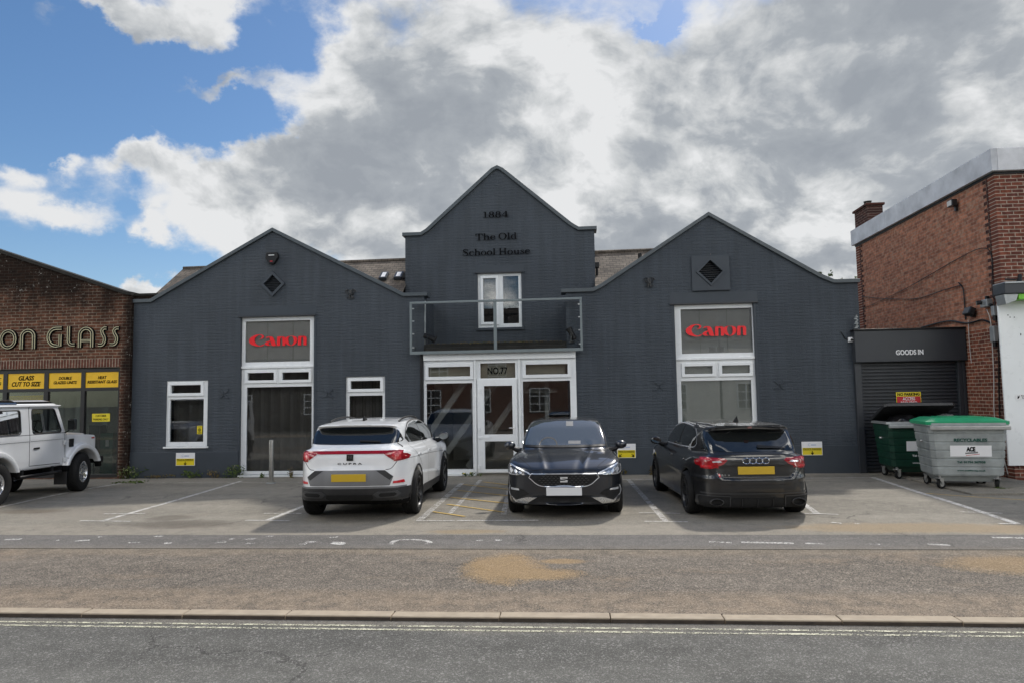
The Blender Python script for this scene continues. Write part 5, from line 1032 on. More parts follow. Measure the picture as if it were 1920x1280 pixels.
class Grid:
    def __init__(s, x0, x1, yw, z0, z1, h):
        s.h = h; s.x = np.arange(x0, x1, h); ny = int(yw/h)+1; s.y = (np.arange(-ny, ny+1))*h; s.z = np.arange(z0, z1, h)
        s.X = s.x[:, None, None].astype(np.float32); s.Y = np.abs(s.y)[None, :, None].astype(np.float32); s.Z = s.z[None, None, :].astype(np.float32)
        s.YS = s.y[None, :, None].astype(np.float32)
    def side(s, pts): a, b_ = np.meshgrid(s.x, s.z, indexing='ij'); return sd_poly(pts, a, b_)[:, None, :]
    def plan(s, pts): a, b_ = np.meshgrid(s.x, np.abs(s.y), indexing='ij'); return sd_poly(pts, a, b_)[:, :, None]
    def end(s, pts): a, b_ = np.meshgrid(np.abs(s.y), s.z, indexing='ij'); return sd_poly(pts, a, b_)[None, :, :]
    def mesh(s, F):
        S = F < 0; nx, ny, nz = F.shape
        C = np.stack([S[i:nx-1+i, j:ny-1+j, k:nz-1+k] for i in (0, 1) for j in (0, 1) for k in (0, 1)])
        act = C.any(0) & ~C.all(0); idx = np.full(act.shape, -1, np.int64); ii = np.argwhere(act); idx[act] = np.arange(len(ii))
        acc = np.zeros((len(ii), 3)); cnt = np.zeros(len(ii)); co = [(i, j, k) for i in (0, 1) for j in (0, 1) for k in (0, 1)]
        val = np.stack([F[ii[:, 0]+a, ii[:, 1]+b_, ii[:, 2]+c] for a, b_, c in co])
        for e0 in range(8):
            for e1 in range(e0+1, 8):
                df = [abs(p-q) for p, q in zip(co[e0], co[e1])]
                if sum(df) != 1: continue
                v0, v1 = val[e0], val[e1]; m = (v0 < 0) != (v1 < 0); t = np.where(m, v0/np.where(m, v0-v1, 1), 0)
                p = np.array(co[e0])[None]+(np.array(co[e1])-np.array(co[e0]))[None]*t[:, None]; acc += p*m[:, None]; cnt += m
        V = (ii+acc/cnt[:, None])*s.h+np.array([s.x[0], s.y[0], s.z[0]]); Q = []
        for ax in range(3):
            sl0 = [slice(1, -1)]*3; sl1 = [slice(1, -1)]*3; sl0[ax] = slice(0, -1); sl1[ax] = slice(1, None)
            a, b_ = S[tuple(sl0)], S[tuple(sl1)]; off = [1, 1, 1]; off[ax] = 0
            for flip, m in ((0, a & ~b_), (1, ~a & b_)):
                p = np.argwhere(m)+np.array(off); u, w = [(1, 2), (2, 0), (0, 1)][ax]; q = []
                for du, dw in ((1, 1), (0, 1), (0, 0), (1, 0)):
                    o = p.copy(); o[:, u] -= du; o[:, w] -= dw; q.append(idx[o[:, 0], o[:, 1], o[:, 2]])
                q = np.stack(q, 1); Q.append(q[:, ::-1] if flip else q)
        return V, np.concatenate(Q)
class Car:
    def __init__(s, name, loc, rz, label, cat): s.root = empty(name, loc, rz, label, cat); s.black = M['tyreblack']
    def body(s, V, Q, mats, classify, name='body', relax=1):
        for _ in range(relax):
            E_ = np.concatenate([Q[:, [0, 1]], Q[:, [1, 2]], Q[:, [2, 3]], Q[:, [3, 0]]]); A = np.zeros_like(V); n = np.zeros(len(V))
            np.add.at(A, E_[:, 0], V[E_[:, 1]]); np.add.at(n, E_[:, 0], 1); V = V*0.5+A/np.maximum(n, 1)[:, None]*0.5
        me = bpy.data.meshes.new(name); me.from_pydata(V.tolist(), [], Q.tolist())
        for m in mats: me.materials.append(m)
        c = V[Q].mean(1); mi = classify(c).astype(np.int32); me.polygons.foreach_set('material_index', mi); me.polygons.foreach_set('use_smooth', np.ones(len(Q), bool))
        me.update(); o = bpy.data.objects.new(name, me); COL.objects.link(o); o.parent = s.root; s.bodyobj = o
        s.bvh = BVHTree.FromPolygons([Vector(v) for v in V], Q.tolist()); return o
    def cast(s, a, b_, axis, off):
        o, d = {'rear': (Vector((-5, a, b_)), Vector((1, 0, 0))), 'front': (Vector((5, a, b_)), Vector((-1, 0, 0))), 'left': (Vector((a, 3, b_)), Vector((0, -1, 0))), 'right': (Vector((a, -3, b_)), Vector((0, 1, 0))), 'top': (Vector((a, b_, 3)), Vector((0, 0, -1)))}[axis]
        p, n, i, dd = s.bvh.ray_cast(o, d)
        if p is None:
            q = o+d*(4.0 if axis in ('rear', 'front') else 2.2); p, n, i, dd = s.bvh.find_nearest(q)
        if n.dot(d) > 0: n = -n
        return p+n*off, p-n*0.012
    def patch(s, mb, pts, axis, off=0.004, step=0.03, smooth=0, mi=0, mirror=False):
        """a panel cut to an outline given in the view along the axis and laid on the body"""
        if smooth: pts = crom(pts, smooth, True)
        for sg in ((1, -1) if mirror else (1,)):
            P = []
            for i, p in enumerate(pts):
                q = pts[(i+1) % len(pts)]; L = math.hypot(q[0]-p[0], q[1]-p[1]); n = max(1, int(L/step+.5)); P += [(p[0]+(q[0]-p[0])*k/n, p[1]+(q[1]-p[1])*k/n) for k in range(n)]
            N = len(P); xs = [p[0] for p in P]; ys = [p[1] for p in P]; ins = []
            gx = np.arange(min(xs)+step/2, max(xs), step); gy = np.arange(min(ys)+step/2, max(ys), step)
            if len(gx) and len(gy):
                a, b_ = np.meshgrid(gx, gy); sd = sd_poly(P, a, b_); ins = [(float(u), float(v)) for u, v, k in zip(a.ravel(), b_.ravel(), sd.ravel()) if k < -step*.45]
            vs, es, fs, ov, oe, of = geometry.delaunay_2d_cdt([Vector(p) for p in P+ins], [(i, (i+1) % N) for i in range(N)], [], 1, 1e-5)
            top = []; bot = []
            for v in vs:
                a, b_ = v.x, v.y
                if axis in ('rear', 'front'): a *= sg
                if axis == 'top': b_ *= sg
                ax = axis if not (axis in ('left', 'right') and sg < 0) else {'left': 'right', 'right': 'left'}[axis]
                t_, u_ = s.cast(a, b_, ax, off); top.append(t_); bot.append(u_)
            base = len(top); bm = {}
            for e in es:
                pass
            cnt = {}
            for f in fs:
                for i in range(len(f)): k = tuple(sorted((f[i], f[(i+1) % len(f)]))); cnt[k] = cnt.get(k, 0)+1
            sk = [(k[0], k[1], k[1]+base, k[0]+base) for k, c in cnt.items() if c == 1]
            mb.add(top+bot, [tuple(f) for f in fs]+sk, mi, None, True)
        return mb
    def strip(s, mb, rows, axis, off=0.003, mi=0, mirror=False):
        for sg in ((1, -1) if mirror else (1,)):
            g = []
            for row in rows:
                for p in row:
                    a, b_ = p
                    if axis in ('rear', 'front'): a *= sg
                    if axis == 'top': b_ *= sg
                    ax = axis if not (axis in ('left', 'right') and sg < 0) else {'left': 'right', 'right': 'left'}[axis]
                    g.append(s.cast(a, b_, ax, off)[0])
            n = len(rows[0]); mb.add(g, [(i*n+j, i*n+j+1, (i+1)*n+j+1, (i+1)*n+j) for i in range(len(rows)-1) for j in range(n-1)], mi, None, True)
        return mb
    def gap(s, mb, pts, axis, w=0.008, off=0.0015, mirror=False, n=8):
        P = crom(pts, n) if len(pts) > 2 else [tuple(Vector(pts[0]).lerp(Vector(pts[1]), i/16)) for i in range(17)]
        L = ribbon(P, w); k = len(P); return s.strip(mb, [(L[i], L[2*k-1-i]) for i in range(k)], axis, off, 0, mirror)
    def arch(s, mb, cx, cz, r0, r1, axis, a0=-8, a1=188, off=0.012, mirror=True):
        rows = [[(cx+r*math.cos(R(a)), cz+r*math.sin(R(a))) for r in (r0, (r0+r1)/2, r1)] for a in np.linspace(a0, a1, 34)]; return s.strip(mb, rows, axis, off, 0, mirror)
    def put(s, mb, name, mat, parent=None, label=None):
        o = mb.build(name, mat, parent or s.root)
        if label: o['label'] = label
        return o
    def wheels(s, xs, track, R_, width, rim_r, spokes, rimmat, steer=(0, 0), twin=False, fat=.10):
        for i, x in enumerate(xs):
            for sg in (-1, 1):
                w = empty('wheel', (x, sg*track/2, R_)); w.parent = s.root; w.rotation_euler = (0, 0, steer[i] + (math.pi if sg < 0 else 0))
                h = width/2; b = MB(); T = Matrix.Rotation(R(-90), 4, 'X')           # axle along +y, outside at +y
                prof = [(rim_r, -h*.8), (rim_r+.03, -h*.95), (R_-.045, -h), (R_-.012, -h*.86), (R_, -h*.6)]
                for q in (-.36, -.12, .12, .36): prof += [(R_, h*(q-.09)), (R_-.009, h*(q-.07)), (R_-.009, h*(q-.02)), (R_, h*q)]
                prof += [(R_, h*.6), (R_-.012, h*.86), (R_-.045, h), (rim_r+.03, h*.95), (rim_r, h*.8)]
                b.lathe(prof, 48, 0, T); s.put(b, 'tyre', M['tyre'], w)
                b = MB(); b.lathe([(rim_r+.004, -h*.8), (rim_r+.004, h*.86), (rim_r-.012, h*.90), (rim_r-.022, h*.80), (rim_r-.03, h*.1), (rim_r-.03, -h*.8)], 44, 0, T)
                for k in range(spokes):
                    a = 2*math.pi*k/spokes
                    for da in ((-.10, .10) if twin else (0,)):
                        A = T @ Matrix.Rotation(a+da, 4, 'Z'); w0, w1 = (.022, .020) if twin else (.045, fat*.5)
                        b.add([(.05, -w0, h*.62), (.05, w0, h*.62), (rim_r-.012, w1, h*.84), (rim_r-.012, -w1, h*.84), (.05, -w0, h*.40), (.05, w0, h*.40), (rim_r-.012, w1, h*.52), (rim_r-.012, -w1, h*.52)], [(0, 1, 2, 3), (7, 6, 5, 4), (0, 3, 7, 4), (1, 0, 4, 5), (2, 1, 5, 6), (3, 2, 6, 7)], 0, A)
                b.lathe([(.075, h*.35), (.072, h*.66), (.05, h*.70), (0, h*.70)], 20, 0, T); s.put(b, 'rim', rimmat, w)
                b = MB(); b.lathe([(.0, -h*.1), (rim_r*.72, -h*.1), (rim_r*.72, h*.05), (0, h*.05)], 28, 0, T); s.put(b, 'brake_disc', M['darksteel'], w)
    def mirror(s, x, y, z, mat, sx=.07, sy=.11, sz=.07):
        for sg in (-1, 1):
            bm = bmesh.new(); bmesh.ops.create_uvsphere(bm, u_segments=20, v_segments=12, radius=1.0)
            for v in bm.verts:
                c = v.co; c.x = c.x*sx if c.x > 0 else c.x*sx*.45; c.y = c.y*sy*(1.0 if c.y*sg > 0 else .9); c.z *= sz*(1.0+.15*c.y*sg)
            b = MB(); b.addbm(bm, 0, Matrix.Translation((x, sg*y, z)), True); o = s.put(b, 'mirror', mat)
            b = MB(); b.tube([(x+.01, sg*(y-.03), z-.03), (x+.02, sg*(y-.10), z-.07), (x+.03, sg*(y-.22), z-.10)], [.03, .04, .055], 8); s.put(b, 'mirror_arm', M['black'], o)
            b = MB(); b.loops([ell(0, 0, sy*.85, sz*.78)], .004, Matrix.Translation((x-sx*.43, sg*y, z)) @ Matrix(((0, 0, -1, 0), (-1, 0, 0, 0), (0, 1, 0, 0), (0, 0, 0, 1)))); s.put(b, 'mirror_glass', M['mirrorglass'], o)
    def plate(s, axis, y0, z, mat, w=.52, h=.111):
        p, _ = s.cast(y0, z, axis, 0); sg = -1 if axis == 'rear' else 1; b = MB(); b.bbox(p.x+sg*.004, y0-w/2, z-h/2, p.x+sg*.016, y0+w/2, z+h/2, .003); return s.put(b, 'number_plate', mat)
    def text(s, tx, axis, y0, z, w, hh, mat, off=.006, name='lettering'):
        v, f = text2d(tx, .05, .004, offset=.001, width=w, height=hh); q = []
        for p in v:
            yy = y0-p[0] if axis == 'rear' else y0+p[0]; t_, _ = s.cast(yy, z+p[1], axis, off + (p[2])*1.0); q.append(t_)
        b = MB(); b.add(q, f); return s.put(b, name, mat)
def paint(name, col, metal=0.0, rough=.35, flake=0.0):
    m, t, b, o = new_mat(name); co = obj_co(t)
    c = t.vm('SCALE', tuple(col), scale=t.ss(t.noise(co, 1.6, 4), .3, .7, .95, 1.05)); t.put(b.inputs['Base Color'], c); b.inputs['Metallic'].default_value = metal
    # dust on the lower panels
    b.inputs['Roughness'].default_value = rough; b.inputs['Coat Weight'].default_value = 1.0; b.inputs['Coat Roughness'].default_value = .025; b.inputs['Coat IOR'].default_value = 1.5
    t.put(b.inputs['Coat Normal'], t.bump(t.noise(co, 160, 2), .012, .002)); return m
def car_glass(name, col, rough=0.0, ior=1.6):
    m, t, b, o = new_mat(name); t.put(b.inputs['Base Color'], col); b.inputs['Roughness'].default_value = rough; b.inputs['IOR'].default_value = ior; b.inputs['Coat Weight'].default_value = .6; b.inputs['Coat Roughness'].default_value = 0.0; return m
M.update(tyreblack=simple('dark underbody', (.005, .005, .005), .95, spec=.1), tyre=simple('tyre rubber', (.010, .010, .010), .8, spec=.3, var=.2, vscale=9, bump=.2), darksteel=simple('dark steel', (.07, .068, .065), .5, .7), mirrorglass=simple('mirror glass', (.22, .24, .25), .03, 1.0),
    plast=simple('dark grey plastic trim', (.020, .020, .021), .55, var=.10), greyplast=simple('mid grey bumper plastic', (.17, .172, .175), .5, var=.06), whitepaint=paint('white car paint', (.82, .83, .83)), blackpaint=paint('black car paint', (.006, .0065, .0075)), darkpaint=paint('dark grey metallic car paint', (.018, .021, .027), .35, .3),
    silverpaint=paint('silver car paint', (.66, .67, .68), .2, .35), carglass=car_glass('dark car glass', (.010, .012, .012)), screen=car_glass('windscreen glass', (.05, .058, .056), ior=2.1), redlens=simple('red lamp lens', (.30, .006, .010), .08, coat=1.0, var=.25, vscale=14), brightred=simple('bright red lamp lens', (.55, .02, .03), .08, coat=1.0, var=.2, vscale=20),
    lens=simple('headlamp lens', (.35, .37, .39), .05, .6, coat=1.0, var=.35, vscale=18), lensdark=simple('dark headlamp lens', (.035, .037, .042), .05, .2, coat=1.0), lampled=simple('silver lamp element', (.75, .77, .8), .12, .5), plateyellow=simple('yellow number plate', (.56, .37, .025), .4, var=.03), platewhite=simple('white number plate', (.70, .71, .72), .4, var=.03), plast2=simple('satin grey trim', (.055, .056, .058), .35, .3), gapblack=simple('panel gap', (.004, .004, .004), .8), rimdark=simple('dark alloy', (.035, .036, .038), .3, .6), rimsilver=simple('silver alloy', (.60, .61, .62), .25, .85), indicator=simple('small red side lamp', (.35, .02, .015), .2))
def wheelcut(g, F, xs, R_, track, w, extra=.045):
    for x in xs:
        cyl = np.sqrt((g.X-x)**2+(g.Z-R_)**2)-(R_+extra); F = np.maximum(F, -np.maximum(cyl, (track/2-w)-g.Y))
    return F
def cls(xs, R_, zlow, extra=.045):
    def f(c):
        m = c[:, 2] < zlow
        for x in xs: m |= np.hypot(c[:, 0]-x, c[:, 2]-R_) < R_+extra-.004
        return m
    return f
def hatch(car, side, plan, sec, cside, cplan, csec, xs, R_, track, paintm, dents=(), k=.10, kc=.10, kb=.05, zlow=.23, h=.0175, cutw=.20, trim=0):
    g = Grid(-2.45, 2.45, 1.02, .08, 1.62, h)
    low = smax(smax(g.side(crom(side, 4, True)), g.plan(crom(plan, 4, True)), k), g.end(crom(sec, 4, True)), .07)
    cab = smax(smax(g.side(cside), g.plan(crom(cplan, 4, True)), kc), g.end(csec), kc)
    F = smin(low, cab, kb)
    for fn in dents: F = fn(g, F)
    F = wheelcut(g, F, xs, R_, track, cutw)
    V, Q = g.mesh(F); base = cls(xs, R_, zlow)
    car.body(V, Q, [paintm, M['tyreblack'], M['plast']], (lambda c: np.where((c[:, 0] < -1.74) & (c[:, 2] < trim) & (base(c) < 1), 2, base(c).astype(np.int32))) if trim else base); return car
# ------------------------------------------------------------------ white crossover, seen from behind
def build_white():
    xs = (-1.34, 1.34); R_ = .345; tr = 1.57
    a = GP(588, 962); c0 = Vector((-3.375, 11.27)); hd = R(90+1.6); ctr = c0+Vector((math.cos(hd), math.sin(hd)))*1.34
    car = Car('parked_car', (ctr.x, ctr.y, 0), hd, 'white crossover car with a red light bar, parked nose to the grey building', 'car')
    side = [(-2.02, .27), (-2.15, .36), (-2.20, .50), (-2.205, .66), (-2.15, .82), (-2.13, .96), (-2.09, 1.05), (-1.95, 1.105), (-1.3, 1.09), (0, 1.04), (1.0, 1.02), (1.75, .92), (2.12, .78), (2.22, .58), (2.2, .36), (2.02, .24), (0, .21), (-1.7, .22)]
    plan = [(-2.19, -.3), (-2.19, .38), (-2.14, .61), (-2.0, .75), (-1.65, .865), (-.95, .885), (0, .885), (.8, .885), (1.45, .905), (1.85, .85), (2.1, .66), (2.2, .3), (2.2, -.3)]
    sec = [(-.3, .2), (.74, .2), (.85, .32), (.89, .5), (.90, .68), (.89, .86), (.84, 1.0), (.73, 1.075), (.4, 1.11), (-.3, 1.13)]
    cside = [(-2.1, .95), (-2.055, 1.08), (-1.74, 1.355), (-1.86, 1.425), (-1.45, 1.475), (-.9, 1.515), (-.3, 1.525), (.15, 1.495), (.55, 1.39), (1.15, 1.05), (1.25, .95)]
    cplan = [(-2.1, -.3), (-2.08, .50), (-1.9, .66), (-1.4, .77), (-.5, .80), (.3, .79), (.9, .74), (1.2, .62), (1.25, -.3)]
    csec = [(-.3, .9), (.80, .9), (.79, 1.05), (.73, 1.22), (.66, 1.38), (.60, 1.455), (.45, 1.51), (0, 1.528), (-.3, 1.528)]
    def dent(g, F):                                        # recess of the tailgate below the light bar, and of the plate
        rec = np.maximum(np.maximum(g.end([(-.3, .57), (.52, .57), (.62, .68), (.52, .775), (-.3, .775)]), -(g.X+2.165)), g.X+3.0); F = smax(F, -rec, .015)
        return F
    hatch(car, side, plan, sec, cside, cplan, csec, xs, R_, tr, M['whitepaint'], (dent,), cutw=.22, zlow=.31, trim=.495)
    # lower dark bumper and sills
    b = MB(); car.patch(b, [(-.80, .50), (.80, .50), (.80, .43), (.72, .34), (.0, .32), (-.72, .34), (-.80, .44)], 'rear', .010); car.put(b, 'lower_bumper', M['plast'])
    b = MB(); car.patch(b, [(-.80, .502), (-.80, .522), (-.5, .53), (.5, .53), (.80, .522), (.80, .502)], 'rear', .012); car.put(b, 'bumper_strip', M['greyplast'])
    b = MB(); car.patch(b, [(-.53, .765), (-.65, .67), (-.60, .54), (.60, .54), (.65, .67), (.53, .765)], 'rear', .005); car.put(b, 'plate_recess', M['greyplast'])
    for sg in (-1, 1):
        b = MB(); car.patch(b, [(sg*.40, .76), (sg*.53, .76), (sg*.645, .67), (sg*.60, .62)], 'rear', .008); car.put(b, 'recess_corner', M['plast'])
        b = MB(); car.patch(b, [(sg*.64, .568), (sg*.65, .60), (sg*.77, .61), (sg*.78, .568)], 'rear', .016, .02); car.put(b, 'reflector', M['brightred'])
        b = MB(); car.patch(b, [(sg*.36, .41), (sg*.42, .45), (sg*.70, .455), (sg*.74, .41), (sg*.68, .37), (sg*.42, .365)], 'rear', .02, .02); ex = car.put(b, 'exhaust_trim', M['plast2'])
        b = MB(); car.patch(b, [(sg*.44, .41), (sg*.47, .432), (sg*.66, .435), (sg*.69, .41), (sg*.65, .385), (sg*.46, .383)], 'rear', .024, .02); car.put(b, 'exhaust_opening', M['gapblack'], ex)
    b = MB(); car.patch(b, [(-.34, .41), (.34, .41), (.36, .36), (.30, .325), (-.30, .325), (-.36, .36)], 'rear', .016); car.put(b, 'diffuser', M['gapblack'])
    for ax in ('left', 'right'):
        b = MB(); car.patch(b, [(-.98, .32), (-.80, .40), (.80, .36), (.98, .32), (.95, .235), (-.95, .235)], ax, .010); car.put(b, 'sill_trim', M['plast'])
        for x in xs: b = MB(); car.arch(b, x, R_, R_+.043, R_+.10, ax, -14, 194, .010, False); car.put(b, 'arch_trim', M['plast'])
        b = MB(); car.patch(b, [(-2.12, .50), (-1.78, .50), (-1.76, .40), (-2.0, .35)], ax, .010); car.put(b, 'bumper_corner', M['plast'])
        # glass: rear door and front door, with a dark pillar between
        g1 = [(-1.42, 1.13), (-1.58, 1.20), (-1.42, 1.30), (-1.0, 1.40), (-.42, 1.435), (-.36, 1.10)]; g2 = [(-.33, 1.095), (-.39, 1.435), (.05, 1.42), (.42, 1.32), (.98, 1.085)]
        for gl_ in (g1, g2): b = MB(); car.patch(b, gl_, ax, .005); car.put(b, 'side_window', M['carglass'])
        b = MB(); b2 = [(-1.60, 1.20), (-1.42, 1.315), (-1.0, 1.417), (-.4, 1.453), (.06, 1.437), (.44, 1.335), (1.02, 1.08)]; car.gap(b, b2, ax, .016, .006); car.put(b, 'window_trim', M['plast'])
        b = MB(); car.gap(b, [(-.36, 1.09), (-.37, .8), (-.38, .40)], ax); car.gap(b, [(-.95, .42), (-1.0, .75), (-1.35, .98), (-1.45, 1.11)], ax); car.gap(b, [(.98, 1.07), (1.0, .7), (.93, .42)], ax); car.gap(b, [(-2.0, .92), (-1.3, .905), (0, .86), (1.2, .80)], ax, .006, .001); car.put(b, 'door_gaps', M['gapblack'])
        for x in (-1.12, -.18): b = MB(); p, _ = car.cast(x, .925, ax, .0); b.bbox(p.x-.10, p.y-.018, .912, p.x+.10, p.y+.018, .94, .008); car.put(b, 'door_handle', M['whitepaint'])
    # rear window, lamps and light bar
    b = MB(); car.patch(b, [(-.60, 1.365), (-.30, 1.392), (.30, 1.392), (.60, 1.365), (.70, 1.22), (.66, 1.155), (.3, 1.135), (-.3, 1.135), (-.66, 1.155), (-.70, 1.22)], 'rear', .006, smooth=3); rw = car.put(b, 'rear_window', M['carglass'])
    b = MB(); car.strip(b, [[(-.10-.32*i/8, 1.185-.012*i/8), (-.10-.32*i/8, 1.165-.012*i/8)] for i in range(9)], 'rear', .02); car.put(b, 'rear_wiper', M['gapblack'], rw)
    for sg in (-1, 1):
        b = MB(); car.patch(b, [(sg*.50, 1.005), (sg*.54, 1.047), (sg*.72, 1.05), (sg*.765, 1.04), (sg*.765, .92), (sg*.70, .895), (sg*.64, .91)], 'rear', .008, .02); la = car.put(b, 'tail_lamp', M['redlens'])
        b = MB(); car.patch(b, [(sg*.62, .965), (sg*.64, 1.025), (sg*.745, 1.03), (sg*.74, .92), (sg*.68, .915)], 'rear', .011, .02); car.put(b, 'lamp_insert', M['brightred'], la)
        b = MB(); car.patch(b, [(-2.09, 1.02), (-1.86, .99), (-1.74, .955), (-1.84, .915), (-2.10, .89)], 'left' if sg > 0 else 'right', .009, .02); car.put(b, 'side_lamp', M['redlens'])
    b = MB(); car.patch(b, [(-.54, 1.002), (-.54, 1.047), (.54, 1.047), (.54, 1.002)], 'rear', .010); car.put(b, 'light_bar', M['redlens'])
    b = MB(); car.patch(b, [(-.05, .905), (-.05, .995), (.05, .995), (.05, .905)], 'rear', .012, .02); em = car.put(b, 'emblem', M['gapblack'])
    b = MB()
    for sg in (-1, 1): car.patch(b, [(sg*.006, .965), (sg*.034, .985), (sg*.026, .955), (sg*.03, .93), (sg*.014, .94), (sg*.008, .918)], 'rear', .015, .02)
    car.put(b, 'emblem_mark', M['darksteel'], em)
    car.text('C U P R A', 'rear', 0, .862, .37, .026, M['gapblack'])
    b = MB(); car.gap(b, [(-.70, .89), (-.62, .79), (-.54, .77)], 'rear', .008, .002, True); car.gap(b, [(-.66, 1.15), (-.72, 1.08)], 'rear', .008, .002, True); car.put(b, 'tailgate_gap', M['gapblack'])
    car.plate('rear', 0, .66, M['plateyellow'])
    b = MB(); car.patch(b, [(-1.40, -.02), (-1.18, -.018), (-1.18, .018), (-1.40, .02)], 'top', .004); p, _ = car.cast(-1.28, 0, 'top', 0); b.add([(p.x-.07, 0, p.z+.09), (p.x+.11, -.018, p.z), (p.x+.11, .018, p.z), (p.x-.09, -.02, p.z-.01), (p.x-.09, .02, p.z-.01)], [(0, 1, 2), (0, 3, 1), (0, 2, 4), (0, 4, 3)]); car.put(b, 'aerial', M['black'])
    for sg in (-1, 1):
        b = MB(); pts = []
        for i in range(13):
            x = -1.30+1.45*i/12; p, _ = car.cast(x, sg*.545, 'top', 0); pts.append((x, sg*.56, p.z+.045*math.sin(math.pi*min(1, max(0, i/12)))**.5))
        b.tube(pts, .016, 8); car.put(b, 'roof_rail', M['black'])
    b = MB(); car.patch(b, [(-.62, .27), (.62, .27), (.72, .42), (.5, .55), (-.5, .55), (-.72, .42)], 'front', .006); car.put(b, 'front_grille', M['gapblack'])
    for sg in (-1, 1): b = MB(); car.patch(b, [(sg*.45, .70), (sg*.78, .80), (sg*.80, .72), (sg*.5, .64)], 'front', .006); car.put(b, 'headlight', M['lens'])
    b = MB(); car.patch(b, [(-.60, 1.40), (.60, 1.40), (.68, 1.10), (-.68, 1.10)], 'front', .005); car.put(b, 'windscreen', M['screen'])
    car.mirror(.80, .96, 1.10, M['blackpaint'], .08, .10, .075); car.wheels(xs, tr, R_, .235, .245, 5, M['rimdark'], twin=True)
build_white()
